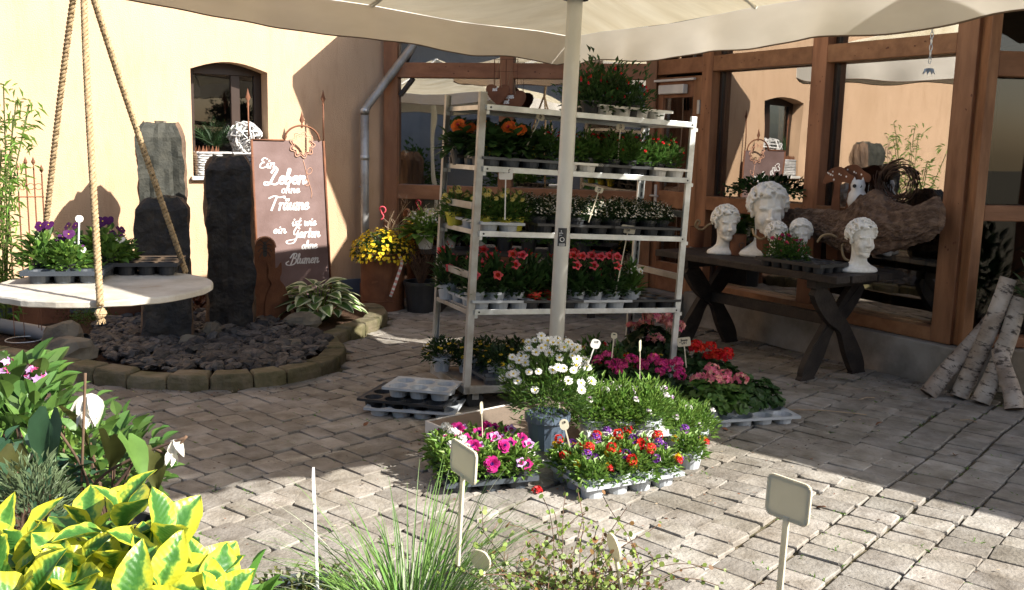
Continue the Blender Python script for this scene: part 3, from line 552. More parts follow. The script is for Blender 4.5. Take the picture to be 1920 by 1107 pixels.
# surroundings behind the camera (reflected in the glass)
hb = root('grey_blue_house', 'grey blue rendered building across the yard reflected in the glass', 'building', (0, -6, 0))
m_ = MB(); m_.box((-20, -7.2, 0), (9, -6.5, 4.4)); m_.build('wall', mt['bluewall'], hb, world=True)
m_ = MB(); m_.box((-20.2, -9, 4.4), (9.2, -6.1, 4.7)); m_.build('roof', mt['roof'], hb, world=True)
for x in (-17, -13.4, -8.3, -4.6, -1.2, 2.6, 5.8):
    m_ = MB(); m_.box((x, -6.5, .9), (x+.9, -6.44, 2.2)); ww = m_.build('window', mt['frame'], hb, world=True)
    m_ = MB(); m_.box((x+.07, -6.44, .97), (x+.83, -6.43, 2.13)); m_.build('pane', mt['glassd'], ww, world=True)
# ------------------------------------------------------------------ parasols
def parasol(c, apex, label, pole, grp=None):
    """c: the four rim corners, far, left, near, right"""
    pr = root('parasol', label, 'parasol', (pole[0].x, pole[0].y, 0), group=grp)
    p0, p1 = pole
    m = MB(); m.tube([p0, p1], .041, 28); m.build('pole', mt['polewh'], pr, smooth=True, world=True)
    cv = MB(); K = 10
    for i in range(4):
        P, Q = c[i], c[(i+1) % 4]; vs = []
        for s in range(K+1):
            t = s/K; e = P.lerp(Q, t)+Vector((0, 0, (-.025*math.sin(t*PI)+.008*math.sin(t*PI*5))))
            for q in range(K+1): v = e.lerp(apex, q/K); v = v-Vector((0, 0, .10*math.sin(PI*t)*math.sin(PI*q/K*.9))); vs.append(v)
        cv.add(vs, [(s*(K+1)+q, s*(K+1)+q+1, (s+1)*(K+1)+q+1, (s+1)*(K+1)+q) for s in range(K) for q in range(K)])
    cv.build('canopy', mt['canopyin'], pr, smooth=True, world=True)
    va = MB(); he = MB(); K = 60; rr = random.Random(4)
    for i in range(4):
        P, Q = c[i], c[(i+1) % 4]; nrm = (Q-P).cross(Vector((0, 0, 1))).normalized(); cen = (c[0]+c[2])/2
        if nrm.dot((P+Q)/2-cen) < 0: nrm = -nrm
        vs = []; hs = []
        for s in range(K+1):
            t = s/K; e = P.lerp(Q, t)+Vector((0, 0, (-.025*math.sin(t*PI)+.008*math.sin(t*PI*5))))
            edge = min(t, 1-t)*K
            dpt = .225+.007*math.sin(t*PI*8+1)+.006*math.sin(t*23+i)-(.0 if edge > 1.5 else .03*(1.5-edge))
            for q in range(5):
                k = q/4; fold = (.022*math.sin(t*31+i*2)+.015*math.sin(t*57+i)+.03*math.sin(t*PI*4)*k)*k
                vs.append(e+nrm*(.004+fold)-Vector((0, 0, dpt*k)))
            hs.append(e+nrm*(.004+(.022*math.sin(t*31+i*2)+.015*math.sin(t*57+i)+.03*math.sin(t*PI*4)))-Vector((0, 0, dpt)))
        va.add(vs, [(s*5+q, s*5+q+1, s*5+q+6, s*5+q+5) for s in range(K) for q in range(4)]); he.tube(hs, .0045, 5)
    va.build('valance', mt['canopy'], pr, smooth=True, world=True); he.build('hem', mt['hem'], pr, world=True)
    for i in range(4):
        m = MB(); m.beam(c[i]-Vector((0, 0, .02))+(apex-c[i])*.02, apex-Vector((0, 0, .03)), .022, .035); m.build('rib', mt['polewh'], pr, world=True)
        m = MB(); mid = c[i].lerp(c[(i+1) % 4], .5); m.beam(mid-Vector((0, 0, .02)), apex-Vector((0, 0, .03)), .02, .03); m.build('rib', mt['polewh'], pr, world=True)
    return pr
Lv = Vector((-.777, -.629, .051)); Rv = Vector((.629, -.777, .043)); Cf = Vector((.45, 8, 2.41))
pb0 = Vector((.235, 5.15, .0)); ptop = D(1078.5, 0, 5.2); pdir = (ptop-pb0).normalized(); p1 = pb0+pdir*3.15
para = parasol([Cf, Cf+Vector((-.777, -.629, .038))*3.75, Vector((1.17, 2.28, 2.79)), Vector((2.33, 3.62, 2.36))], p1, 'big cream square parasol on a slim white pole shading the plant trolley', (pb0, p1))
m_ = MB(); q = pb0+pdir*((ptop-pb0).length-.0); m_.tube([q, q+pdir*.06], .07, 20); m_.build('runner', mt['black'], para, smooth=True, world=True)
def on_pole(py, hgt, wid, name, mat, extra=.0015):
    # sheet wrapped round the pole facing the camera
    t = (D(1062, py, 5.17).z-pb0.z)/pdir.z; c = pb0+pdir*t; mb = MB(); vs = []; K = 8; a0 = -wid/.041/2
    for k in range(K+1):
        a = -PI/2-.02+a0+(wid/.041)*k/K; d = Vector((math.cos(a), math.sin(a), 0))*(.041+extra)
        vs += [c+d, c+d+pdir*hgt]
    mb.add(vs, [(2*k, 2*k+2, 2*k+3, 2*k+1) for k in range(K)]); return mb.build(name, mat, para, world=True), c
st_, c0 = on_pole(461, .098, .048, 'sticker', mt['black'])
lt = MB(); 
write(lt, 'in', -.008, .080, .0045, .1, .3); write(lt, 'Rotlen', -.016, .068, .005, .1, .3); write(lt, 'Grnerei', -.016, .058, .003, .1, .3)
lt.lathe([(.0095, 0), (.0125, 0)], 18); vv = lt.v[-36:]; lt.v = lt.v[:-36]+[(x, 0, y+.037) for x, y, z in vv]
for k in range(3): lt.box((-.017, -.0002, .003+k*.005), (.015+.002*(k % 2), 0, .005+k*.005))
lo = lt.build('lettering', mt['chalk'], st_); lo.location = Matrix.Translation(c0-Vector((para.location.x, para.location.y, 0))).to_translation()+Vector((.0, -.0445, 0))
# a second parasol of the same kind behind the camera, mirrored in the front glass
q_ = [Vector((-9.6, -5.0, 2.55)), Vector((-4.6, -5.0, 2.5)), Vector((-4.6, -.4, 2.55)), Vector((-9.6, -.4, 2.6))]; ap_ = Vector((-7.1, -2.7, 3.4))
parasol(q_, ap_, 'second cream parasol mirrored in the front glass beside the downpipe', (Vector((-7.1, -2.7, 0)), ap_))
# invented roof slab and posts, out of view at right, outlined to cast shade
po = root('added_shade_roof', 'flat brown roof on posts added beyond the right edge to cast shade', 'shade caster', (5, 4, 0))
m_ = MB(); P = [(2.75, 5.05), (2.75, 4.3), (3.16, 3.75), (4.39, 3.49), (7.5, .55), (9.5, 3), (8.2, 6.0), (3.3, 5.9)]; n = len(P)
m_.add([(x, y, 2.97) for x, y in P]+[(x, y, 3.05) for x, y in P], [tuple(range(n))[::-1], tuple(range(n, 2*n))]+[(i, (i+1) % n, n+(i+1) % n, n+i) for i in range(n)]); m_.build('roof', mt['roof'], po, world=True)
for x, y in ((7.3, 1.2), (9, 3), (8, 5.7), (4.7, 3.6)):
    m_ = MB(); m_.box((x-.06, y-.06, 0), (x+.06, y+.06, 2.97)); m_.build('post', mt['wood'], po, bevel=.005, world=True)

# crumbs of soil, petals and dry bits swept against the pots and along the plinth
db_ = MB(); r = random.Random(77)
for i in range(2600):
    k = i % 4
    if k == 0: x, y = r.gauss(.35, .45), r.gauss(4.75, .4)
    elif k == 1: u = r.uniform(-.2, 3.2); p = R3(u, 0, .10+abs(r.gauss(0, .3))); x, y = p.x, p.y
    elif k == 2: p = along(r.uniform(0, acc[-1]))[0]; x, y = p.x+r.gauss(0, .12), p.y-abs(r.gauss(0, .12))
    else: x, y = r.uniform(-2, 3), r.uniform(3, 8.5)
    if behind(x, y) or inpoly(x, y): continue
    q = r.uniform(.003, .011); a = r.uniform(0, 6.3); z = .014+r.uniform(0, .004); db_.add([(x+q*math.cos(a+t), y+q*math.sin(a+t)*.6, z+r.uniform(0, .004)) for t in (0, 1.5, 3.1, 4.6)], [(0, 1, 2, 3)], r.choice((0, 0, 0, 1, 2)))
o = db_.build('swept_debris', [mt['soil'], mt['ptwig'], mt['rust']], kind='stuff'); tag(o, 'crumbs of soil and dry plant bits scattered over the paving', 'debris')
# ================================================================== THINGS
# ------------------------------------------------------------------ plant kit
def foliage(n, R, H, z0, L, W, seed=0, rise=.5, droop=.2, fold=.3, big=False, lo=-.25, jit=.5, vary=.35, mi=0, shell=.35, mb=None, margin=None, lump=.25):
    r = random.Random(seed); mb = mb or MB(); off = Vector((seed*1.7, 0, 0))
    for i in range(n):
        a = r.uniform(0, 2*PI); sp = r.uniform(lo, 1); ph = math.asin(max(-1, min(1, sp))); q = r.random()**shell
        d = Vector((math.cos(ph)*math.cos(a), math.cos(ph)*math.sin(a), math.sin(ph)))
        q *= 1+lump*noise.noise(d*2.2+off)*1.6
        p = Vector((d.x*R*q, d.y*R*q, z0+d.z*H*q))
        v = d+Vector((r.uniform(-jit, jit), r.uniform(-jit, jit), rise+r.uniform(-jit, jit)))
        s = 1+r.uniform(-vary, vary); mb.leaf(p, v, L*s, W*s, mi, fold, droop*r.uniform(.3, 1.6), big, me=margin)
    return mb
def stems(mb, n, R, H, z0, seed=0, r0=.003, mi=0):
    r = random.Random(seed)
    for i in range(n):
        a = r.uniform(0, 2*PI); q = r.uniform(.3, .9); mb.tube([(0, 0, z0), (R*q*.4*math.cos(a), R*q*.4*math.sin(a), z0+H*.4), (R*q*math.cos(a), R*q*math.sin(a), z0+H*r.uniform(.6, .9))], [r0, r0*.8, r0*.5], 4, mi)
    return mb
def potmesh(rt, rb, h, mat, rim=.012, name='pot'):
    mb = MB(); mb.lathe([(.0, .002), (rb, .0), (rt*.97, h-rim*1.6), (rt*1.06, h-rim*1.6), (rt*1.06, h), (rt*.97, h), (rt*.93, h-.02), (0, h-.02)], 18)
    return mb.build(name, [mat], smooth=False, link=False)
FM = {}
def fmesh(kind, r, mats, seed=0, **k):
    """one flower looking along +z, origin at its base"""
    R_ = random.Random(seed); mb = MB()
    if kind == 'daisy':
        n = k.get('n', 15)
        for i in range(n):
            a = 2*PI*i/n+R_.uniform(-.08, .08); d = Vector((math.cos(a), math.sin(a), R_.uniform(-.12, .12))); t = Vector((-math.sin(a), math.cos(a), 0)); w_ = r*.16*k.get('w', 1)
            mb.add([d*r*.15, d*r*.6+t*w_, d*r*(.95+R_.uniform(-.06, .06))+t*w_*.6, d*r*(.95)-t*w_*.6, d*r*.6-t*w_], [(0, 1, 2, 3, 4)], 0)
        mb.lathe([(r*.27, 0), (r*.25, r*.09), (r*.14, r*.15), (0, r*.16)], 8, mi=1)
    elif kind == 'floret_ball':
        n = k.get('n', 20)
        for i in range(n):
            ph = math.acos(1-R_.random()*1.15); a = i*2.4+R_.uniform(-.3, .3); d = Vector((math.sin(ph)*math.cos(a), math.sin(ph)*math.sin(a), math.cos(ph)*.8)); c = d*r*R_.uniform(.75, 1)
            x = d.cross(Vector((.2, .3, .9))).normalized(); y = d.cross(x); s = r*k.get('fs', .42)*R_.uniform(.8, 1.2); j = R_.uniform(0, 6)
            vs = [c-d*s*.15]+[c+(x*math.cos(j+q*PI/5)+y*math.sin(j+q*PI/5))*s*(1 if q % 2 else .55)+d*s*R_.uniform(-.1, .25) for q in range(10)]
            mb.add(vs, [(0, 1+q, 1+(q+1) % 10) for q in range(10)], 1 if (k.get('eye') and R_.random() < k['eye']) else 0)
    elif kind == 'trumpet':
        m_ = 20; rings = [(.06, -.75), (.16, -.3), (.42, 0), (.8, .12), (1, .06)]
        for j, (q, z) in enumerate(rings):
            for i in range(m_): a = 2*PI*i/m_; lob = 1 if j < 3 else 1-.16*(j-2)*(.5-.5*math.cos(5*a)); mb.v.append((q*lob*r*math.cos(a), q*lob*r*math.sin(a), (z+(.07*math.sin(a*7+seed) if j > 2 else 0))*r))
        for j in range(4):
            for i in range(m_): mb.f.append((j*m_+i, j*m_+(i+1) % m_, (j+1)*m_+(i+1) % m_, (j+1)*m_+i)); mb.m.append(1 if j < 2 else 0)
    elif kind == 'rose':
        for lay in range(6):
            n = 6; rr = r*(1-.16*lay)
            for i in range(n):
                a = 2*PI*i/n+lay*.55+R_.uniform(-.15, .15); d = Vector((math.cos(a), math.sin(a), 0)); t = Vector((-math.sin(a), math.cos(a), 0)); up = Vector((0, 0, 1)); el = .12+.24*lay+R_.uniform(-.08, .08)
                e = d*math.cos(el)+up*math.sin(el); w_ = rr*.48; b = up*r*.05*lay
                mb.add([b, b+e*rr*.55+t*w_, b+e*rr*.95+t*w_*.6+up*r*R_.uniform(-.05, .1), b+e*rr*1.0, b+e*rr*.95-t*w_*.6+up*r*R_.uniform(-.05, .1), b+e*rr*.55-t*w_], [(0, 1, 2, 3), (0, 3, 4, 5)], 0 if lay < 4 else 1)
    elif kind == 'pansy':
        for a, s, m_ in ((.6, 1, 0), (2.54, 1, 0), (-.35, .85, 1), (3.5, .85, 1), (-PI/2, 1.0, 1)):
            d = Vector((math.cos(a), math.sin(a), 0)); c = d*r*.48; vs = [(0, 0, .02*r)]+[(c.x+r*.52*s*math.cos(a+t), c.y+r*.52*s*math.sin(a+t), .12*r*math.cos(t)+(.05*r if m_ else 0)) for t in (-2.2, -1.4, -.7, 0, .7, 1.4, 2.2)]
            mb.add(vs, [(0, 1+i, 2+i) for i in range(6)], m_)
        mb.lathe([(r*.12, .15*r), (0, .2*r)], 6, mi=2)
    elif kind == 'bell':
        mb.lathe([(0, 0), (.25*r, -.1*r), (.3*r, -.6*r), (.6*r, -1.1*r)], 6, mi=0); mb.lathe([(.1*r, -1.0*r), (.35*r, -1.5*r)], 5, mi=1)
    elif kind == 'bud':
        mb.lathe([(0, 0), (.35*r, .3*r), (.3*r, .8*r), (0, 1.2*r)], 6)
    return mb.build('flower', mats, link=False)
def put_flowers(rt, meshes, n, R, H, z0, seed=0, lo=.1, up=.6, face=None, sc=(.8, 1.15), stalk=True, name='flower', az=None):
    r = random.Random(seed+99); sb = MB()
    for i in range(n):
        sp = r.uniform(lo, 1); ph = math.asin(sp); a = (i*2.399+r.uniform(-.4, .4)) if az is None else r.uniform(*az)
        d = Vector((math.cos(ph)*math.cos(a), math.cos(ph)*math.sin(a), math.sin(ph))); q = r.uniform(.92, 1.1); p = Vector((d.x*R*q, d.y*R*q, z0+d.z*H*q))
        v = (d*(1-up)+Vector((0, 0, up))+Vector((r.uniform(-.3, .3), r.uniform(-.3, .3), 0)))
        if face: v = v*.5+Vector(face)*.8
        eul = v.to_track_quat('Z', 'Y').to_euler(); s = r.uniform(*sc)
        put(name, r.choice(meshes), rt, loc=p, rot=eul, sc=s)
        if stalk: sb.tube([p*.6+Vector((0, 0, z0*.3)), p], .0018, 3)
    if stalk and sb.v: sb.build('stalks', mt['stem'], rt, kind='stuff')
def bakeflowers(meshes, n, R, H, z0, seed, lo=.1, up=.6, sc=(.8, 1.2)):
    """many tiny blossoms joined into one part"""
    r = random.Random(seed); mb = MB(); mats = list(meshes[0].materials); data = []
    for me in meshes: data.append(([v.co.copy() for v in me.vertices], [tuple(p.vertices) for p in me.polygons], [p.material_index for p in me.polygons]))
    for i in range(n):
        sp = r.uniform(lo, 1); ph = math.asin(sp); a = r.uniform(0, 2*PI); d = Vector((math.cos(ph)*math.cos(a), math.cos(ph)*math.sin(a), math.sin(ph))); q = r.uniform(.92, 1.08)
        v = (d*(1-up)+Vector((0, 0, up))+Vector((r.uniform(-.3, .3), r.uniform(-.3, .3), 0))); M4 = Matrix.LocRotScale(Vector((d.x*R*q, d.y*R*q, z0+d.z*H*q)), v.to_track_quat('Z', 'Y').to_matrix(), Vector((1, 1, 1))*r.uniform(*sc))
        vs, fs, ms = r.choice(data); o = len(mb.v); mb.v += [tuple(M4 @ c) for c in vs]; mb.f += [tuple(k+o for k in f) for f in fs]; mb.m += ms
    return mb, mats
def stake(label, loc, hh, text=None, plate='small', tilt=0, rz=0, col='cream', group='plastic price labels', lean=0, th=.012, w_=None, h_=None, sc=1, ts=None):
    """a plastic plant label on its stick; loc is the foot of the stick"""
    rt = root('plant_label', label, 'plant label', loc, rz, group, sc); rt.rotation_euler = (lean, tilt, rz)
    m = MB(); m.box((-.0035, -.0015, 0), (.0035, .0015, hh)); m.build('stick', mt[col], rt, bevel=.0008)
    if plate == 'big': w_, h_ = w_ or .075, h_ or .06
    elif plate == 'spoon': w_, h_ = w_ or .036, h_ or .03
    else: w_, h_ = w_ or .05, h_ or .035
    m = MB(); n = 6; rr = min(w_, h_)*(.12 if plate == 'big' else .35 if plate == 'small' else .48); pts = []
    for cx, cz, a0 in ((w_/2-rr, h_-rr, 0), (-w_/2+rr, h_-rr, PI/2), (-w_/2+rr, rr, PI), (w_/2-rr, rr, 1.5*PI)):
        for k in range(n): a = a0+PI/2*k/(n-1); pts.append((cx+rr*math.cos(a), cz+rr*math.sin(a)))
    N = len(pts); t_ = .0018
    m.add([(x, -t_, z) for x, z in pts]+[(x, t_, z) for x, z in pts], [tuple(range(N)), tuple(range(2*N-1, N-1, -1))]+[(i, N+i, N+(i+1) % N, (i+1) % N) for i in range(N)])
    if plate == 'big':   # raised border
        for i in range(N): x, z = pts[i]; x2, z2 = pts[(i+1) % N]; m.beam((x*.97, 0, (z-h_/2)*.97+h_/2), (x2*.97, 0, (z2-h_/2)*.97+h_/2), .0062, .0035, up=(0, 1, 0))
    po = m.build('plate', mt[col], rt); po.location = (0, 0, hh-.004)
    if text:
        lt = MB(); k = ts or .007
        for j, ln in enumerate(text):
            wd_ = sum(GL.get(c, GL['n'])[0] for c in ln)*k; write(lt, ln, -wd_/2, h_*.62-j*k*2.3, k, .2, .2, y=-t_-.0008)
        lo = lt.build('lettering', mt['ink'], po, kind='stuff')
    return rt
def tray(nx, ny, pitch, h, mat, name='tray', open_cups=True, lip=.012, edge=.012):
    """moulded carrier tray: plate with round wells, each well a cup hanging below; origin at the foot of the cups, centred"""
    mb = MB(); n = 16
    for i in range(nx):
        for j in range(ny):
            cx = (i-(nx-1)/2)*pitch; cy = (j-(ny-1)/2)*pitch; hp = pitch/2; sq = []
            for k in range(n):
                a = 2*PI*k/n; c, s = math.cos(a), math.sin(a); q = hp/max(abs(c), abs(s)); sq.append((cx+c*q, cy+s*q, h))
            r1, r2 = pitch*.44, pitch*.36
            rings = [sq, [(cx+r1*math.cos(2*PI*k/n), cy+r1*math.sin(2*PI*k/n), h-.001) for k in range(n)], [(cx+r2*math.cos(2*PI*k/n), cy+r2*math.sin(2*PI*k/n), .002) for k in range(n)], [(cx+r2*.3*math.cos(2*PI*k/n), cy+r2*.3*math.sin(2*PI*k/n), .004) for k in range(n)]]
            o = [v for rg in rings for v in rg]; mb.add(o, [(q*n+k, q*n+(k+1) % n, (q+1)*n+(k+1) % n, (q+1)*n+k) for q in range(3) for k in range(n)]+[tuple(range(3*n, 4*n))])
            rings2 = [[(cx+(r1+.0025)*math.cos(2*PI*k/n), cy+(r1+.0025)*math.sin(2*PI*k/n), h-.003) for k in range(n)], [(cx+(r2+.0025)*math.cos(2*PI*k/n), cy+(r2+.0025)*math.sin(2*PI*k/n), 0) for k in range(n)]]
            mb.add(rings2[0]+rings2[1], [(k, (k+1) % n, n+(k+1) % n, n+k) for k in range(n)]+[tuple(range(n, 2*n))])
    X = nx*pitch/2; Y = ny*pitch/2; e = edge
    out = [(-X, -Y), (X, -Y), (X, Y), (-X, Y)]; o2 = [(-X-e, -Y-e), (X+e, -Y-e), (X+e, Y+e), (-X-e, Y+e)]
    vs = [(x, y, h) for x, y in out]+[(x, y, h+.003) for x, y in o2]+[(x, y, h-lip) for x, y in o2]+[(x, y, h-lip) for x, y in out]
    mb.add(vs, [(a*4+k, a*4+(k+1) % 4, a*4+4+(k+1) % 4, a*4+4+k) for a in range(3) for k in range(4)])
    return mb.build(name, mt[mat] if isinstance(mat, str) else mat, link=False)
def tray_thing(me, label, loc, rz, group='plant carrier trays', rot=None, bevel=.002):
    o = put('carrier_tray', me, loc=loc, rot=rot or (0, 0, rz), bevel=0); return tag(o, label, 'tray', group)
HID = []          # prototypes: kept where they are used first
class Kind:
    """first use moves the prototype, later uses copy it"""
    def __init__(s, make): s.make = make; s.o = None; s.n = 0
    def at(s, label, loc, rz=0, sc=1, group=None, rot=None):
        s.n += 1
        if s.o is None:
            s.o = s.make(); o = s.o
            o.location = loc; o.rotation_euler = rot or (0, 0, rz); o.scale = (sc, sc, sc); o['label'] = label
            if group: o['group'] = group
            return o
        return dup(s.o, label, loc, rz, sc, group, rot)
def potted(name, cat, pot, fol, flowers=None, extra=None):
    def make():
        rt = root(name, name, cat)
        if pot: me, pm = pot; put('pot', me, rt)
        for nm, mb, mats in fol: mb.build(nm, mats, rt)
        if flowers: flowers(rt)
        if extra: extra(rt)
        return rt
    return Kind(make)
pot12 = potmesh(.06, .045, .095, mt['dgrey']); pot12k = potmesh(.06, .045, .095, mt['black']); pot12g = potmesh(.06, .045, .095, mt['lgrey']); pot12y = potmesh(.062, .045, .09, mt['yelp']); pot12r = potmesh(.062, .045, .095, mt['redp']); pot9 = potmesh(.048, .036, .075, mt['terra'])
def variants(kind, r, mats, n=3, **k): return [fmesh(kind, r, mats, i, **k) for i in range(n)]
F = dict(
 daisyW=variants('daisy', .018, [f_['white'], f_['yellow']]), daisyY=variants('daisy', .02, [f_['pale'], f_['yellow']], n_=0) if 0 else variants('daisy', .019, [f_['pale'], f_['yellow']]),
 sanv=variants('daisy', .013, [f_['yellow'], f_['plum']]), tinyW=variants('daisy', .0055, [f_['white'], f_['yellow']], 2, ),
 beg=variants('rose', .045, [f_['orange'], f_['coral']]), begY=variants('trumpet', .018, [f_['yellow'], f_['pale']]),
 mand=variants('trumpet', .038, [f_['coral'], f_['red']]), mandR=variants('trumpet', .034, [f_['coral'], f_['red']]), mandW=variants('trumpet', .032, [f_['white'], f_['pale']]),
 mandbud=variants('bud', .011, [f_['red']]),
 petM=variants('trumpet', .029, [f_['magenta'], f_['plum']]), petMr=variants('rose', .036, [f_['magenta'], f_['purple']]), petL=variants('trumpet', .026, [f_['lilac'], f_['magenta']]), petW=variants('floret_ball', .02, [f_['white']], n=12),
 gerP=variants('floret_ball', .04, [f_['pink'], f_['salmon']], eye=.3), gerH=variants('floret_ball', .035, [f_['hot'], f_['magenta']], eye=.3), gerR=variants('floret_ball', .044, [f_['red'], f_['red']]), gerS=variants('floret_ball', .042, [f_['salmon'], f_['pink']], eye=.25),
 verR=variants('floret_ball', .025, [f_['red'], f_['coral']], eye=.2, n=22), verP=variants('floret_ball', .027, [f_['purple'], f_['lilac']], eye=.15, n=22), bid=variants('floret_ball', .021, [f_['yellow'], f_['yellow']], n=12, fs=.6),
 ibW=variants('floret_ball', .016, [f_['white'], f_['lilac']], eye=.2, n=14), smallR=variants('rose', .012, [f_['red'], f_['magenta']]), hyd=variants('floret_ball', .055, [f_['white'], f_['lime']], n=46, fs=.24, eye=.3), hydL=variants('floret_ball', .05, [f_['lime'], f_['white']], n=40, fs=.26, eye=.25),
 hydP=variants('floret_ball', .03, [f_['lilac'], f_['hot']], n=26, fs=.36, eye=.35), pan=variants('pansy', .024, [f_['plum'], f_['plum'], f_['yellow']]), panW=variants('pansy', .024, [f_['plum'], f_['white'], f_['yellow']]), panY=variants('pansy', .016, [f_['yellow'], f_['yellow'], f_['orange']]),
 fuch=variants('bell', .014, [f_['red'], f_['hot']]))
K_ = {}
FACE = (0, -1, .25)
K_['begonia'] = potted('potted_begonia', 'begonia', (pot12, 0), [('foliage', foliage(150, .115, .13, .10, .07, .052, 1, .2, .35, .12, True), g_['dark'])], lambda rt: put_flowers(rt, F['beg'], 3, .09, .17, .11, 1, .6, .3, FACE))
K_['begonia_bare'] = potted('potted_begonia', 'begonia', (pot12, 0), [('foliage', foliage(150, .11, .12, .10, .065, .05, 2, .2, .35, .12, True), g_['dark'])], lambda rt: put_flowers(rt, F['begY'], 3, .11, .06, .07, 4, .0, .2, FACE))
K_['green_red'] = potted('potted_bush', 'potted plant', (pot12k, 0), [('foliage', foliage(520, .095, .15, .10, .034, .014, 3, .6), g_['mid'])], lambda rt: put_flowers(rt, F['smallR'], 7, .10, .165, .10, 2, .2, .4))
K_['fuchsia'] = potted('potted_fuchsia', 'fuchsia', (pot12k, 0), [('foliage', foliage(560, .135, .20, .08, .04, .017, 4, .6, lump=.7), g_['dark'])], lambda rt: put_flowers(rt, F['fuch'], 12, .13, .19, .10, 3, .2, 1.0))
K_['osteo'] = potted('potted_daisy', 'yellow daisy', (pot12y, 0), [('foliage', foliage(480, .10, .14, .09, .036, .012, 5, .4), g_['mid'])], lambda rt: put_flowers(rt, F['daisyY'], 12, .10, .145, .10, 5, .1, .35, FACE))
def mk_mini():
    rt = root('potted_cushion_daisy', '', 'cushion plant'); put('pot', pot12k, rt); foliage(650, .095, .10, .10, .022, .007, 6, .7).build('foliage', g_['deep'], rt)
    mb, ms = bakeflowers(F['tinyW'], 230, .098, .108, .105, 6, .05); mb.build('blossoms', ms, rt, kind='stuff'); return rt
K_['mini'] = Kind(mk_mini)
K_['mand'] = potted('potted_mandevilla', 'mandevilla', (pot12g, 0), [('foliage', foliage(210, .085, .19, .10, .062, .026, 7, .8, .3, .2, True), g_['dark'])], lambda rt: (put_flowers(rt, F['mand'], 3, .08, .19, .12, 7, .25, .3, FACE), put_flowers(rt, F['mandbud'], 6, .05, .22, .12, 8, .8, .9)))
K_['mandR'] = potted('potted_mandevilla', 'mandevilla', (pot12g, 0), [('foliage', foliage(190, .085, .18, .10, .06, .026, 8, .8, .3, .2, True), g_['dark'])], lambda rt: (put_flowers(rt, F['mandR'], 4, .085, .20, .13, 17, .35, .35, FACE), put_flowers(rt, F['mandbud'], 6, .05, .23, .12, 18, .8, .9)))
K_['mandG'] = potted('potted_mandevilla', 'mandevilla', (pot12r, 0), [('foliage', foliage(230, .08, .19, .10, .06, .026, 9, .8, .3, .2, True), g_['dark'])], lambda rt: put_flowers(rt, F['mandbud'], 5, .05, .22, .12, 28, .8, .9))
K_['mandW'] = potted('potted_mandevilla', 'mandevilla', (pot12g, 0), [('foliage', foliage(150, .07, .15, .10, .06, .024, 10, .9, .3, .2, True), g_['mid'])], lambda rt: put_flowers(rt, F['mandW'], 4, .07, .15, .12, 31, .3, .3, FACE))
K_['sanv'] = potted('potted_creeping_zinnia', 'yellow flower', (pot12g, 0), [('foliage', foliage(330, .11, .12, .09, .034, .017, 11, .3), g_['deep'])], lambda rt: put_flowers(rt, F['sanv'], 15, .115, .13, .10, 41, .05, .5))
K_['petunia'] = potted('potted_petunia', 'petunia', (pot12k, 0), [('foliage', foliage(420, .10, .10, .09, .03, .02, 12, .4), g_['light'])], lambda rt: (put_flowers(rt, F['petM'], 3, .09, .115, .10, 51, .2, .2, (.1, -1, .3)), put_flowers(rt, F['petL'], 3, .09, .11, .10, 52, .2, .4, (.1, -1, .3))))
K_['petunia2'] = potted('potted_petunia', 'petunia', (pot12k, 0), [('foliage', foliage(420, .10, .10, .09, .03, .02, 13, .4), g_['light'])], lambda rt: (put_flowers(rt, F['petMr'], 3, .085, .12, .10, 56, .3, .2, (.1, -1, .3)), put_flowers(rt, F['petL'], 2, .09, .11, .10, 57, .2, .4, (.1, -1, .3))))
K_['petuniaW'] = potted('potted_petunia', 'petunia', (pot12k, 0), [('foliage', foliage(420, .10, .10, .09, .03, .02, 14, .4), g_['light'])], lambda rt: (put_flowers(rt, F['petW'], 5, .08, .13, .10, 58, .4, .6), put_flowers(rt, F['petM'], 2, .09, .10, .10, 59, .2, .3, (.1, -1, .3))))
def mk_trio(seed, a, b, c):
    def mk():
        rt = root('potted_verbena_mix', '', 'mixed flowers'); put('pot', pot12g, rt); foliage(330, .08, .09, .08, .03, .019, 20+seed, .5).build('foliage', g_['light'], rt)
        for j, (k, n) in enumerate(((a, 1), (b, 2), (c, 2))): put_flowers(rt, F[k], n, .080, .112, .088, 60+seed*5+j, .3, .5, (.1, -1, .5))
        return rt
    return Kind(mk)
K_['trio1'] = mk_trio(1, 'verR', 'verP', 'bid'); K_['trio2'] = mk_trio(2, 'verP', 'bid', 'verR'); K_['trio3'] = mk_trio(3, 'verP', 'verR', 'bid')
def mk_iberis():
    rt = root('potted_candytuft', '', 'candytuft'); put('pot', pot12g, rt); foliage(700, .105, .14, .09, .032, .010, 31, .6).build('foliage', g_['light'], rt); put_flowers(rt, F['ibW'], 4, .10, .135, .10, 71, .2, .5, (.2, -1, .5)); return rt
K_['iberis'] = Kind(mk_iberis)
def roundleaf(n, R, H, z0, rr, seed, mb=None):
    r = random.Random(seed); mb = mb or MB()
    for i in range(n):
        a = r.uniform(0, 2*PI); ph = math.asin(r.uniform(-.05, 1)); q = r.random()**.3; d = Vector((math.cos(ph)*math.cos(a), math.cos(ph)*math.sin(a), math.sin(ph))); c = Vector((d.x*R*q, d.y*R*q, z0+d.z*H*q))
        nn = (d+Vector((r.uniform(-.4, .4), r.uniform(-.4, .4), .6))).normalized(); x = nn.cross(Vector((.3, .9, .2))).normalized(); y = nn.cross(x); s = rr*r.uniform(.6, 1.15); j = r.uniform(0, 6)
        vs = [c-nn*s*.25]+[c+(x*math.cos(j+k*.62)+y*math.sin(j+k*.62))*s*(1 if k % 2 else .86)+nn*s*.12*math.sin(k*2.1) for k in range(10)]
        mb.add(vs, [(0, 1+k, 2+k) for k in range(9)])
    return mb
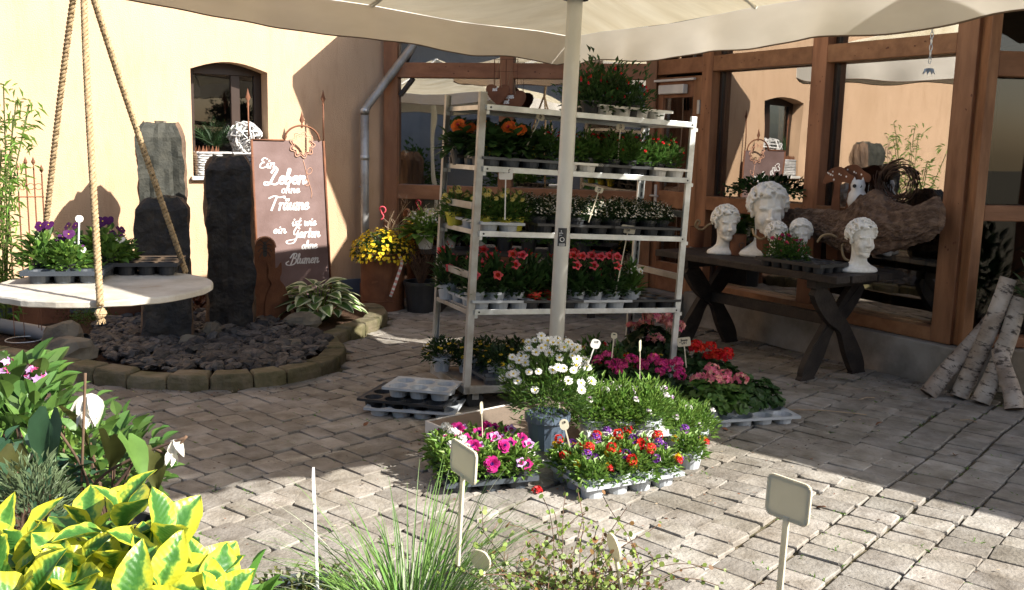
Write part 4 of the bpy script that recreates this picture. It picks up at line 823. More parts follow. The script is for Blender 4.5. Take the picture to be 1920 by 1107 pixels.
def mk_ger(col, seed, nf, leafc='mid'):
    def mk():
        rt = root('potted_geranium', '', 'geranium'); put('pot', pot12g, rt); roundleaf(130, .13, .14, .10, .035, seed).build('foliage', g_[leafc], rt); put_flowers(rt, F[col], nf, .10, .19, .11, 80+seed, .55, .8); return rt
    return Kind(mk)
K_['gerP'] = mk_ger('gerP', 1, 4, 'mid'); K_['gerH'] = mk_ger('gerH', 2, 6, 'dark'); K_['gerR'] = mk_ger('gerR', 3, 6, 'dark'); K_['gerS'] = mk_ger('gerS', 4, 6, 'deep'); K_['gerG'] = mk_ger('gerR', 5, 0, 'dark')
# ------------------------------------------------------------------ trolley
TO = Vector((-.27, 5.38, 0)); TA = Vector((.906, .423, 0)); TB = Vector((-.423, .906, 0)); TILT = .045
TR = Matrix.Translation(TO) @ Matrix.Rotation(math.atan2(.423, .906), 4, 'Z') @ Matrix.Rotation(TILT, 4, 'Y')
trot = TR.to_euler()
tl = root('flower_trolley', 'galvanised nursery trolley with four shelves full of potted flowers', 'trolley', tuple(TO)); tl.rotation_euler = trot
LN, DP = 1.455, .565
def T(s, t, z): return TR @ Vector((s, t, z))
def tb(name, lo, hi, mat='zinc', bevel=.003, parent=None):
    m = MB(); m.box(lo, hi); return m.build(name, mt[mat], parent or tl, bevel=bevel)
for i, (s, t) in enumerate(((0, 0), (0, DP), (LN, 0), (LN, DP))):
    m = MB(); sx = 1 if s == 0 else -1; sy = 1 if t == 0 else -1
    h = 1.83 if s == 0 else 1.80
    m.box((min(s, s+sx*.04), min(t, t+sy*.004), .11), (max(s, s+sx*.04), max(t, t+sy*.004), h)); m.box((min(s, s+sx*.004), min(t+sy*.0045, t+sy*.034), .11), (max(s, s+sx*.004), max(t+sy*.0045, t+sy*.034), h)); m.box((min(s+sx*.036, s+sx*.04), min(t+sy*.0045, t+sy*.018), .11), (max(s+sx*.036, s+sx*.04), max(t+sy*.0045, t+sy*.018), h))
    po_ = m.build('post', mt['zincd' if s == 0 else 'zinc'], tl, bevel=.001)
    m = MB()
    for k in range(30): z = .22+k*.053; m.box((min(s+sx*.0045, s+sx*.0055), t+sy*.011-.006, z), (max(s+sx*.0045, s+sx*.0055), t+sy*.011+.006, z+.028))
    m.build('hook_slots', mt['black'], po_, kind='stuff')
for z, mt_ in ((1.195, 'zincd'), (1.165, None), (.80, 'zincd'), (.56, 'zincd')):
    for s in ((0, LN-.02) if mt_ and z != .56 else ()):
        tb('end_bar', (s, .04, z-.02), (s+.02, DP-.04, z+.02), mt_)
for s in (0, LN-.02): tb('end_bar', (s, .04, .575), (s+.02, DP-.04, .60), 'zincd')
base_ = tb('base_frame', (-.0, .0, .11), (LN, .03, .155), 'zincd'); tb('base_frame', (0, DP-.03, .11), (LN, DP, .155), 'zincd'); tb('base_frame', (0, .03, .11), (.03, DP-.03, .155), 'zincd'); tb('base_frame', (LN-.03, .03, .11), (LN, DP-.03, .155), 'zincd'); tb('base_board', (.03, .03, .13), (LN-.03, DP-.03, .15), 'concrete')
for s, t, r_ in ((.10, .08, .055), (.10, DP-.08, .055), (LN-.1, .08, .03), (LN-.1, DP-.08, .03)):
    m = MB(); m.tube([(s, t-.016, r_+.0+s*TILT), (s, t+.016, r_+s*TILT)], r_, 20); wh = m.build('castor', mt['black'], tl, smooth=False, bevel=.003); m = MB(); m.box((s-.02, t-.022, r_+s*TILT), (s+.02, t-.018, .11)); m.box((s-.02, t+.018, r_+s*TILT), (s+.02, t+.022, .11)); m.build('fork', mt['zincd'], wh)
SH = {1: 1.76, 2: 1.42, 3: 1.055, 4: .605}
for k, z in SH.items():
    lift = .012*(k == 1)
    m = MB(); m.box((.035, -.012, z-.028), (LN-.02, -.008, z+.004)); m.box((.035, DP+.006, z-.028), (LN-.02, DP+.01, z+.004)); m.box((.035, -.0075, z-.012), (LN-.02, DP+.0055, z-.008)); m.box((.03, -.006, z-.026), (.034, DP+.004, z+.002)); m.box((LN-.019, -.006, z-.026), (LN-.015, DP+.004, z+.002))
    sh = m.build('shelf', mt['zinc'], tl, bevel=.0015)
    for s in (.0, LN-.045):
        for t in (.004, DP-.012): m = MB(); m.box((s+.003, t, z-.05), (s+.06, t+.008, z-.0285)); m.build('shelf_hook', mt['zinc'], sh)
    m = MB(); m.tube([(.06, -.0125, z-.012), (.06, -.014, z-.012)], .006, 10); m.tube([(LN-.04, -.0125, z-.012), (LN-.04, -.014, z-.012)], .006, 10); m.build('rivet_holes', mt['black'], sh, kind='stuff')
tw = tray(4, 3, .125, .07, 'white'); tg = tray(4, 3, .125, .06, 'lgrey'); tk = tray(4, 3, .125, .06, 'black'); tg3 = tray(3, 2, .125, .06, 'lgrey'); tk3 = tray(3, 3, .125, .06, 'black'); td = tray(4, 3, .125, .06, 'dgrey'); tw2 = tray(2, 3, .125, .06, 'white'); tg23 = tray(2, 3, .125, .06, 'lgrey')
def shelf_tray(me, s, t, k, label, rz=0): s = s*1.075; z = SH.get(k, .152); return tray_thing(me, label, T(s, t, z-.007 if k in SH else z), 0, 'trays on the trolley shelves', rot=(TR @ Matrix.Rotation(rz, 4, 'Z')).to_euler())
def shelf_plant(kind, s, t, k, label, up=.0, sc=1, rz=None, group=None):
    s = s*1.075
    z = SH.get(k, .152)-.006+up; a = random.uniform(0, 6.28) if rz is None else rz
    if rz is None and kind in ('begonia', 'begonia_bare', 'osteo', 'mand', 'mandR', 'mandW'): a = random.uniform(-.5, .5)
    return K_[kind].at(label, T(s, t, z), a, sc, group)
# top shelf
shelf_tray(tw, .98, .26, 1, 'long white tray of fuchsias alone on the top shelf')
for i, (s, t, sc) in enumerate(((.72, .14, .95), (.86, .2, 1.15), (.99, .14, .9), (.80, .36, 1.1), (.95, .37, 1.0))):
    shelf_plant('fuchsia', s, t, 1, f'dark leaved red fuchsia in the white top shelf tray, {("front left", "front middle", "front right", "rear left", "rear right")[i]}', .003, sc, group='fuchsias on the top shelf')
# second shelf
shelf_tray(td, .27, .18, 2, 'dark grey tray under the orange begonias on second shelf'); shelf_tray(tw2, .62, .18, 2, 'white tray just behind the parasol pole on second shelf'); shelf_tray(tk3, .90, .18, 2, 'black tray of small red flowers right of the pole, second shelf'); shelf_tray(tw2, 1.20, .17, 2, 'short white tray at the right end of second shelf')
shelf_tray(td, .27, .42, 2, 'dark tray at the rear left of second shelf')
for i, (s, t, kd, lb) in enumerate(((.06, .42, 'begonia', 'orange begonia seen left of the trolley front post, second shelf'), (.13, .12, 'begonia_bare', 'green begonia without open blossom beside the front post, second shelf'), (.24, .13, 'begonia', 'orange begonia in full bloom under its price label, second shelf'), (.36, .13, 'begonia_bare', 'begonia with small yellow blossoms left of the pole, second shelf'), (.20, .40, 'begonia', 'orange begonia at the rear of second shelf'),
    (.47, .15, 'green_red', 'small red flowered bush left of the parasol pole, second shelf'), (.60, .12, 'green_red', 'small bush hidden mostly by the parasol pole, second shelf'), (.72, .14, 'green_red', 'small red flowered bush just right of the pole, second shelf'), (.80, .32, 'fuchsia', 'taller dark bush behind the white spoon label, second shelf'), (.86, .10, 'green_red', 'bush with red tips left of the second shelf label'), (.97, .10, 'green_red', 'bush with red tips right of the second shelf label'),
    (1.08, .12, 'green_red', 'dense green bush in the black tray end, second shelf'), (1.17, .12, 'green_red', 'dense green bush in the short white tray, left one'), (1.27, .14, 'green_red', 'dense green bush with red blossom at the trolley right post'), (1.10, .36, 'green_red', 'green bush at the rear right of second shelf'), (.45, .40, 'green_red', 'green bush at the rear middle of second shelf'))):
    shelf_plant(kd, s, t, 2, lb, .004, .95 if kd != 'fuchsia' else .7, group='plants on the second shelf')
# third shelf
shelf_tray(tg23, .16, .17, 3, 'light grey tray jutting out under the yellow daisies on third shelf'); shelf_tray(tk, .62, .2, 3, 'black tray behind the parasol pole on third shelf'); shelf_tray(tk, 1.08, .2, 3, 'black tray at the right end of third shelf'); shelf_tray(tk3, .22, .43, 3, 'black tray at the rear left of third shelf') if 0 else None
for i, (s, t) in enumerate(((.05, .42), (.12, .14), (.22, .13), (.31, .16), (.18, .38), (.33, .38))):
    shelf_plant('osteo', s, t, 3, ('pale yellow daisy pot seen left of the front post, third shelf', 'pale yellow daisy pot beside the front post, third shelf', 'pale yellow daisy pot behind the big square price label', 'pale yellow daisy pot left of the white cushion daisies', 'pale yellow daisy pot in the second row, third shelf', 'pale yellow daisy pot at the rear before the cushion daisies')[i], .004, .92, group='yellow daisies on the third shelf')
for i, s in enumerate((.43, .55, .67, .79, .91, 1.03, 1.15, 1.25)):
    shelf_plant('mini', s, .13+.02*(i % 2), 3, f'cushion of tiny white daisies on third shelf, {ORD(i)} of the front row', .004, 1.0, group='white cushion daisies on the third shelf')
for i, s in enumerate((.47, .62, .76, .90, 1.06, 1.2)):
    shelf_plant('mini', s, .34, 3, f'cushion of tiny white daisies on third shelf, {ORD(i)} of the rear row', .004, 1.05, group='white cushion daisies on the third shelf')
# fourth shelf
shelf_tray(tg3, .20, .12, 4, 'light grey tray with pointed rims at fourth shelf left'); shelf_tray(tg3, .82, .12, 4, 'light grey tray with pointed rims right of the pole, fourth shelf'); shelf_tray(tk3, 1.16, .19, 4, 'black tray lying at the right end of fourth shelf'); shelf_tray(tg3, .20, .41, 4, 'light grey tray at the rear left of fourth shelf'); shelf_tray(tk3, .5, .18, 4, 'black tray with red pots behind the pole, fourth shelf')
for i, (s, t, kd, lb) in enumerate(((.03, .43, 'mand', 'coral mandevilla seen left of the front post, fourth shelf'), (.08, .12, 'mand', 'coral mandevilla right beside the front post, fourth shelf'), (.20, .12, 'mand', 'coral mandevilla second from the front post, fourth shelf'), (.32, .12, 'mandR', 'red mandevilla third from the front post, fourth shelf'), (.43, .13, 'mandG', 'mandevilla without blossom in a bright red pot'), (.56, .13, 'mandG', 'mandevilla in a red pot behind the parasol pole'),
    (.70, .12, 'mandR', 'deep red mandevilla first right of the pole, fourth shelf'), (.82, .12, 'mandR', 'deep red mandevilla second right of the pole, fourth shelf'), (.94, .12, 'mandR', 'deep red mandevilla beside the tall label stick, fourth shelf'), (1.08, .13, 'mandW', 'white flowered mandevilla in a grey pot at fourth shelf right'), (.20, .40, 'mandR', 'red mandevilla at the rear left of fourth shelf'), (.78, .36, 'mandR', 'red mandevilla at the rear middle of fourth shelf'), (.50, .38, 'mandG', 'green mandevilla behind the red pots, rear of fourth shelf'))):
    shelf_plant(kd, s, t, 4, lb, .004, .98, group='mandevillas on the fourth shelf')
# base
for i, (s, t) in enumerate(((.03, .45), (.16, .38), (.30, .40), (.45, .38), (.26, .16), (.40, .15), (.58, .3), (.72, .38))):
    shelf_plant('sanv', s, t, 0, f'yellow creeping zinnia pot on the trolley base, {("at the rear left corner", "rear row second", "rear row third", "rear row fourth", "front row with grey pot showing", "front row behind the daisy", "behind the parasol pole", "right of the parasol pole")[i]}', .0, 1, group='creeping zinnias on the trolley base')
shelf_tray(tray(4, 3, .125, .05, 'dgrey'), .36, .18, 0, 'dark grey tray on the trolley base by the front post', 0)
def tstake(s, t, k, hh, text, label, plate='small', tilt=0, lean=0, **kw):
    s = s*1.075 if s > .25 else s
    p = T(s, t, SH.get(k, .152)+.07); return stake(label, p, hh, text, plate, tilt, .1, lean=lean, group='price labels in the trolley pots', **kw)
tstake(.30, .10, 2, .235, ['Beg', '2,80'], 'small label stick tilted right above the orange begonia', 'small', .42, ts=.005)
tstake(.88, .06, 2, .20, ['Ta', '3,99'], 'round headed label upright among small red flowers, second shelf', 'small', .04, ts=.006)
tstake(.19, -.005, 3, .235, ['5,50€'], 'large square white label reading 5,50 euro before yellow daisies', 'big', .0, ts=.0115, col='white')
tstake(.70, .02, 3, .19, ['Meseb', '2,20'], 'narrow label leaning right in the cushion daisies', 'small', .28, ts=.006)
tstake(.93, .06, 4, .40, ['Dipladenia', '5,90'], 'wide label on a tall stick in front of red mandevillas', 'big', .16, ts=.0075, w_=.085, h_=.045)
# paper note hanging behind the pole
m = MB(); m.box((-.03, -.001, -.09), (.03, .001, 0)); o = m.build('paper_note', mt['chalk']); o.location = T(.61, .03, 1.03); o.rotation_euler = trot; tag(o, 'small printed paper note hanging under the third shelf by the pole', 'note')
lt = MB(); [lt.box((-.022, -.0018, -.02-.009*k), (.02-.006*(k % 3), -.0012, -.017-.009*k)) for k in range(7)]; lt.build('lettering', mt['inkb'], o, kind='stuff')
# ------------------------------------------------------------------ three basalt columns
def column(base, wx, wy, h, rz, label, top='sawn', seed=0, front='basalt'):
    o = root('stone_column', label, 'stone column', (base[0], base[1], 0), rz, 'upright basalt columns in the slate bed'); mb = MB(); n = 40; K = 46; off = Vector((seed*5.3, 0, 0)); r = random.Random(seed)
    cs_ = [(-.5+r.uniform(0, .06), -.5+r.uniform(0, .05)), (.5-r.uniform(0, .06), -.5+r.uniform(0, .05)), (.5, .1), (.38, .5), (-.36, .5), (-.5, .12)]
    ol = []
    for i in range(6):
        a, b = cs_[i], cs_[(i+1) % 6]; m_ = 9 if i in (0,) else 6
        for k in range(m_): t = k/m_; ol.append((a[0]+(b[0]-a[0])*t, a[1]+(b[1]-a[1])*t, 0 if i == 0 else 1))
    n = len(ol)
    for j in range(K+1):
        z = h*j/K; tp = 1-.05*z/h
        for x, y, f in ol:
            d = noise.noise(Vector((x*3, y*3, z*2.2))+off)*.035+noise.noise(Vector((x*9, y*9, z*9))+off)*.016+noise.noise(Vector((x*25, y*25, z*16))+off)*.007
            if j >= K-2: d -= .018*(j-K+2)+.012
            mb.v.append((x*wx*tp+(x*2)*d, y*wy*tp+(y*2)*d, z+noise.noise(Vector((x*5, y*5, seed)))*.035*(j/K)**3))
    for j in range(K):
        for k in range(n): mb.f.append((j*n+k, j*n+(k+1) % n, (j+1)*n+(k+1) % n, (j+1)*n+k)); mb.m.append(0 if ol[k][2] == 0 else 1)
    mb.add(mb.v[-n:], [tuple(range(n))], 2)
    mb.build('shaft', [mt[front], mt['basaltside'], mt['sawn']], o, smooth=False)
    m = MB(); 
    for i in range(5): a = i*1.3; m.add([(math.cos(a+t*1.57)*.03*(1 if s else .7)+.02*math.cos(a), math.sin(a+t*1.57)*.03+.02*math.sin(a), h-.012+(.035 if s else 0)) for s in (0, 1) for t in range(4)], [(0, 1, 5, 4), (1, 2, 6, 5), (2, 3, 7, 6), (3, 0, 4, 7), (4, 5, 6, 7)])
    m.build('spout_stones', mt['boulder'], o, kind='stuff')
column((-2.83, 7.75), .37, .3, 1.64, rad(22), 'tallest basalt column with grey green sawn face, behind the shortest', seed=1, front='sawn')
column((-2.20, 7.42), .36, .3, 1.40, rad(12), 'nearly black middle height basalt column beside the lettered rust panel', seed=2)
column((-2.53, 6.95), .36, .3, 1.10, rad(14), 'shortest basalt column, black, standing under the hanging disc edge', seed=3)
# ------------------------------------------------------------------ lettered rust panel
so = P3(-.95, 0, .16); sg = root('rust_panel_sign', 'tall rusty steel panel with white German lettering against the cream wall', 'sign', (so.x, so.y, 0), math.atan2(WD.y, WD.x))
def sl2(px, py, off=.16):
    p = PL(px, py, (W_.x, W_.y), (WD.x, WD.y), off); return ((p-Vector((so.x, so.y, 0))).dot(WD), p.z)
(xl, zt), (xr, _) = sl2(471, 262), sl2(606, 264); xr0 = sl2(621, 545)[0]; xl0 = sl2(486, 560)[0]
m = MB(); cx_, cz_ = sl2(566, 272); R1 = .12; N = 36
hole = []
for k in range(N): a = 2*PI*k/N; q = .082+.010*math.cos(a*9); hole.append((cx_+q*math.cos(a), cz_+q*math.sin(a)))
# panel front built round the scalloped flower opening
outer = []
def edge_pt(a):
    c, s = math.cos(a), math.sin(a); best = 1e9
    top = zt+.0
    cand = []
    if c > 0: cand.append((xr-cx_)/c)
    if c < 0: cand.append((xl-cx_)/c)
    if s < 0: cand.append((cz_-.32-cz_)/s)
    if s > 0: cand.append((max(.02, top-cz_))/s if abs(s) > .02 else 9)
    t = min(x for x in cand if x > 0); return (cx_+c*t, cz_+s*t)
zc = zt-.50
low = [a for a in range(N)]
# simple construction: ring with petal relief plus plates around it
def plate(pts, y0=-.004, y1=.004):
    n = len(pts); m.add([(x, y0, z) for x, z in pts]+[(x, y1, z) for x, z in pts], [tuple(range(n)), tuple(range(2*n-1, n-1, -1))]+[(i, n+i, n+(i+1) % n, (i+1) % n) for i in range(n)])
low_i = [i for i in range(N) if hole[i][1] <= zt]       # part of the opening below the top edge
rim_pts = [hole[i] for i in range(N) if hole[i][1] <= zt]
rim_pts.sort(key=lambda p: math.atan2(p[1]-cz_, p[0]-cx_) % (2*PI)-(2*PI if math.atan2(p[1]-cz_, p[0]-cx_) > PI/2 else 0))
L_ = [p for p in hole if p[1] <= zt]; ang = lambda p: (math.atan2(p[1]-cz_, p[0]-cx_)-PI/2) % (2*PI)
L_.sort(key=ang)
half = min(range(len(L_)), key=lambda i: L_[i][1])
zlo = L_[half][1]
plate([(xl, zt), (xl, zlo), (L_[half][0], zlo)]+[L_[i] for i in range(half-1, -1, -1)]+[(L_[0][0], zt)])
plate([(L_[half][0], zlo), (xr-.0, zlo), (xr, zt), (L_[-1][0], zt)]+[L_[i] for i in range(len(L_)-1, half, -1)])
plate([(xl, zlo), (xl0, .1), (xr0, .1), (xr, zlo)])
m.build('panel', mt['rustp'], sg, bevel=0)
m = MB()
for (a, b) in (((xl, zt), (xl0, .0)), ((xr, zt), (xr0, .0))): m.tube([(a[0], -.008, a[1]), (b[0], -.008, b[1])], .011, 8)
m.tube([(xl, -.008, zt), (cx_-.165, -.008, zt)], .008, 8); m.build('edge_tube', mt['rust'], sg, kind='stuff', smooth=True)
m = MB(); m.tube([(cx_+.165*math.cos(PI*k/16), -.008, zt+.135*math.sin(PI*k/16)) for k in range(17)], .009, 8); m.build('arch', mt['rust'], sg, smooth=True)
m = MB()
for q, b_, w_ in ((.108, .014, .0045), (.086, .012, .0035)): m.tube([(cx_+(q+b_*math.cos(9*a))*math.cos(a), -.009, cz_+(q+b_*math.cos(9*a))*math.sin(a)) for a in [2*PI*k/90 for k in range(91)]], w_, 5)
m.build('flower_outline', mt['cutline'], sg, smooth=True)
m = MB(); st0 = sl2(568, 300); P_ = [sl2(*p) for p in ((568, 300), (573, 320), (578, 340), (584, 360), (583, 372))]; m.tube([(x, -.006, z) for x, z in catmull([(a, b, 0) for a, b in P_], 4) and [(v.x, v.y) for v in catmull([(a, b, 0) for a, b in P_], 4)]], .0028, 5)
for (a, b, s) in ((575, 323, 1), (579, 345, -1)):
    x, z = sl2(a, b); m.tube([(x+s*.05*(.5-.5*math.cos(t*2*PI/14)), -.006, z+.028*math.sin(t*2*PI/14)+.02*(.5-.5*math.cos(t*2*PI/14))) for t in range(15)], .0024, 5)
m.build('flower_stem_line', mt['cutline'], sg, smooth=True, kind='stuff')
def spear(x, z0, z1, name='finial', y=-.008):
    m = MB(); m.tube([(x, y, z0), (x, y, z1-.13)], .007, 8); h = z1-.13; m.lathe([(.0, h-.03), (.013, h-.02), (.007, h-.008), (.014, h), (.006, h+.012), (.024, h+.045), (.012, h+.08), (.0, h+.13)], 10, (x, y, 0), sy=.5); m.build(name, mt['rust'], sg, smooth=True)
zf1 = sl2(463, 165)[1]; spear(sl2(466, 262)[0], zt, zf1); spear(xr, zt, sl2(602, 168)[1]); spear(cx_, zt+.135, sl2(568, 208)[1])
lt = MB()
def line(text, px0, px1, py, hpx, **k):
    x0, z0 = sl2(px0, py); x1, _ = sl2(px1, py); k0 = abs(sl2(px0, py-10)[1]-z0)/10; h = hpx*k0; nat = sum(GL[c][0] for c in text)*h; write(lt, text, x0, z0, h, .22, k.get('wd', .17), y=-.0065, stretch=(x1-x0)/nat)
line('Ein', 486, 516, 315, 9.5, wd=.19); line('Leben', 500, 573, 345, 14.5, wd=.2); line('ohne', 527, 561, 362, 8, wd=.2); line('Träume', 506, 578, 394, 13, wd=.18)
line('ist wie', 547, 592, 424, 8.5, wd=.19); line('ein', 512, 536, 438, 8, wd=.2); line('Garten', 546, 599, 446, 10, wd=.19); line('ohne', 565, 594, 467, 8, wd=.2); line('Blumen', 543, 597, 495, 9.5, wd=.18)
lt.build('lettering', mt['chalk'], sg)
# bee plate and cat silhouette
bo = G(489, 612); bo = P3((bo-W_).dot(WD), 0, 1.15); bp_ = root('bee_stele', 'round topped rusty steel strip with a cut out bee', 'garden stele', (bo.x, bo.y, .05), math.atan2(WD.y, WD.x))
m = MB(); w2 = .085; hz = .62; pts = [(-w2, 0), (w2, 0), (w2, hz)]+[(w2*math.cos(PI*k/14), hz+w2*math.sin(PI*k/14)) for k in range(1, 14)]+[(-w2, hz)]
n = len(pts); m.add([(x, -.003, z) for x, z in pts]+[(x, .003, z) for x, z in pts], [tuple(range(n)), tuple(range(2*n-1, n-1, -1))]+[(i, n+i, n+(i+1) % n, (i+1) % n) for i in range(n)]); m.build('plate', mt['rust'], bp_)
m = MB(); m.tube([(w2*1.05*math.cos(PI*k/14), 0, hz+w2*1.05*math.sin(PI*k/14)) for k in range(15)], .008, 6); m.build('rim', mt['cutline'], bp_, smooth=True)
m = MB(); bz = hz-.0
for (x, z, a, b) in ((0, 0, .02, .032), (0, .04, .015, .014), (0, -.048, .018, .026)): m.add([(x+a*math.cos(2*PI*k/14), -.0045, bz+z+b*math.sin(2*PI*k/14)) for k in range(14)], [tuple(range(14))])
for s in (-1, 1):
    for z0, x1, z1 in ((.03, .05, .07), (.015, .06, .02), (0, .058, -.03), (-.02, .045, -.075)): m.tube([(0, -.005, bz+z0), (s*x1*.6, -.005, bz+(z0+z1)/2+.012), (s*x1, -.005, bz+z1)], .003, 4)
m.build('bee', mt['black'], bp_, kind='stuff')
def flatfig(name, label, cat, outline, loc, rz, mat, th=.003, group=None):
    o = root(name, label, cat, loc, rz, group); m = MB(); pts = [(p.x, p.y) for p in catmull([(a, b, 0) for a, b in outline]+[(outline[0][0], outline[0][1], 0)], 4)[:-1]]; n = len(pts)
    m.add([(x, -th, z) for x, z in pts]+[(x, th, z) for x, z in pts], [tuple(range(n)), tuple(range(2*n-1, n-1, -1))]+[(i, n+i, n+(i+1) % n, (i+1) % n) for i in range(n)]); m.build('silhouette', mt[mat], o); return o
catp = [(-.09, 0), (-.11, .12), (-.09, .25), (-.05, .33), (-.08, .38), (-.07, .44), (-.085, .5), (-.04, .46), (0, .46), (.03, .5), (.035, .42), (.02, .36), (.06, .3), (.09, .2), (.1, .1), (.12, .03), (.1, 0)]
bo2 = G(522, 617); flatfig('cat_silhouette', 'dark rusty cat figure sitting between bee plate and hosta', 'garden figure', catp, (bo2.x, bo2.y, .05), .5, 'rust')
# rust planters by the house under the disc
for px, w_, lb in ((78, .38, 'rusty steel planter under the disc at the left, by the wall'), (236, .24, 'small rusty steel planter by the wall under the disc middle')):
    p = G(px, 612); o = root('rust_planter', lb, 'planter', (p.x, p.y, .04), .54, 'rusty planters by the wall'); m = MB(); a = w_/2; b = a*.8; h = .22
    m.add([(-a, -b, 0), (a, -b, 0), (a, b, 0), (-a, b, 0), (-a*1.1, -b*1.1, h), (a*1.1, -b*1.1, h), (a*1.1, b*1.1, h), (-a*1.1, b*1.1, h), (-a, -b, h), (a, -b, h), (a, b, h), (-a, b, h), (-a, -b, h-.04), (a, -b, h-.04), (a, b, h-.04), (-a, b, h-.04)], [(3, 2, 1, 0), (0, 1, 5, 4), (1, 2, 6, 5), (2, 3, 7, 6), (3, 0, 4, 7)]+[(q*4+4+k, q*4+4+(k+1) % 4, q*4+8+(k+1) % 4, q*4+8+k) for q in range(2) for k in range(4)]+[(12, 13, 14, 15)]); m.build('box', mt['rust'], o, bevel=.004)
# low plants in the bed
def lowplant(px, py, R, H, n, col, label, cat='plant', L=.04, W=.02, seed=0, name='ground_plant', z=.05, big=False, rise=.5):
    p = G(px, py, z); o = root(name, label, cat, (p.x, p.y, z)); foliage(n, R, H, .02, L, W, seed, rise, big=big).build('foliage', g_[col], o); return o
lowplant(180, 606, .22, .1, 500, 'mid', 'green sedum cushion beside the pipe end under the disc', L=.02, W=.012, seed=3)
lowplant(125, 600, .16, .09, 250, 'olive', 'loose olive ground plant at the rusty planter foot', L=.025, W=.012, seed=4)
lowplant(377, 584, .12, .14, 160, 'red', 'dark red leaved plant between the two black columns', L=.05, W=.03, seed=5, big=True)
lowplant(548, 586, .1, .08, 90, 'red', 'small dark red plant at the hosta foot', L=.04, W=.025, seed=6, big=True)
# hosta: every leaf a part
ho = G(598, 600, .05); hos = root('hosta', 'hosta clump with white edged green leaves by the rust panel', 'hosta', (ho.x, ho.y, .05))
wm_ = petal('hosta_margin', (.62, .66, .42)); LM = []
for i in range(5): m = MB(); m.leaf((0, 0, 0), (1, 0, .15), .165, .125, 0, .10, .35+.07*i, True, me=1); LM.append(m.build('leaf', [g_['mid'], wm_], link=False, smooth=False))
r = random.Random(5); sb = MB()
for i in range(58):
    a = i*2.4; q = (i/58)**.6; el = 1.15-1.0*q+r.uniform(-.12, .12); R_ = .05+.20*q; z = .10+.20*(1-q**1.6)
    p = Vector((R_*math.cos(a), R_*math.sin(a)*.8, z)); put('leaf', LM[i % 5], hos, loc=p, rot=(r.uniform(-.3, .3), -el*.45+.12, a+r.uniform(-.3, .3)), sc=r.uniform(.75, 1.1)); sb.tube([(p.x*.2, p.y*.2, 0), p*.7, p], .004, 4)
sb.build('leaf_stalks', g_['light'], hos, kind='stuff')
# grey pipe, wire ring, trellis, bamboo
m = MB(); a = G(-60, 600, .1); b = G(158, 640, .1); d = (b-a).normalized(); m.tube([a, b], .055, 20, cap=False); m.tube([a, b-d*.003], .048, 20, cap=False); o = m.build('drain_pipe', mt['pipe'], smooth=True); tag(o, 'grey plastic drain pipe lying in the bed at the left', 'pipe')
p = G(45, 642, .06); o = root('plant_support', 'thin wire plant support ring on two legs under the disc', 'plant support', (p.x, p.y, .05)); m = MB(); m.tube([(.12*math.cos(t*PI/12), .12*math.sin(t*PI/12), .03) for t in range(25)], .004, 5); m.build('ring', mt['zinc'], o)
for x in (-.05, .06, .1, -.1): m = MB(); m.tube([(x, (.0144-x*x)**.5, .0), (x, (.0144-x*x)**.5, .42)], .003, 5); m.build('leg', mt['rust'], o)
p = G(48, 560); o = root('iron_trellis', 'slim rusty iron trellis with pointed tips by the cream wall', 'trellis', (-3.82, 7.55, .05), .54)
for i, x in enumerate((-.06, .0, .055, .11)):
    m = MB(); h = (1.2, 1.24, 1.24, 1.18)[i]; m.tube([(x, 0, 0), (x, 0, h)], .006, 6); m.lathe([(.0, h), (.016, h+.03), (0, h+.075)], 8, (x, 0, 0)); m.build('bar', mt['rust'], o)
for z in (.3, 1.0): m = MB(); m.tube([(-.07, -.006, z), (.12, -.006, z)], .005, 6); m.build('crossbar', mt['rust'], o)
m = MB(); [m.tube([(x+.025*math.cos(t*PI/6), -.004, 1.08+.025*math.sin(t*PI/6)) for t in range(13)], .003, 5) for x in (-.03, .028, .083)]; m.build('scrolls', mt['rust'], o, kind='stuff')
def bamboo(x, y, h, label, seed, R=.3, n=900, L=.10, W=.018, col='light', mi=None):
    o = root('bamboo', label, 'bamboo', (x, y, .0)); r = random.Random(seed); sb = MB(); lf = MB()
    for i in range(12):
        a = r.uniform(0, 6.28); q = r.uniform(.05, .4); bx, by = .1*math.cos(a), .1*math.sin(a); hh = h*r.uniform(.6, 1); pts = [Vector((bx, by, 0)), Vector((bx*1.6, by*1.6, hh*.5)), Vector((bx*1.6+q*R*2*math.cos(a), by*1.6+q*R*2*math.sin(a), hh))]; P = catmull(pts, 6); sb.tube(P, .005, 5)
        for k in range(n//12): t = r.uniform(.12, 1); p = P[min(len(P)-1, int(t*len(P)))]+Vector((r.uniform(-.09, .09), r.uniform(-.09, .09), r.uniform(-.05, .05))); lf.leaf(p, (r.uniform(-1, 1), r.uniform(-1, 1), r.uniform(-.7, .5)), L*r.uniform(.6, 1.2), W, 0, .15, .3)
    sb.build('canes', mt['stem'], o, kind='stuff'); lf.build('foliage', g_[col], o); return o
bamboo(-4.0, 7.25, 1.95, 'tall leafy bamboo clump at the left picture edge', 1)
bamboo(-4.2, 6.9, 1.0, 'lower dark bush beneath the bamboo at left', 2, .35, 800, .07, .03, 'mid')
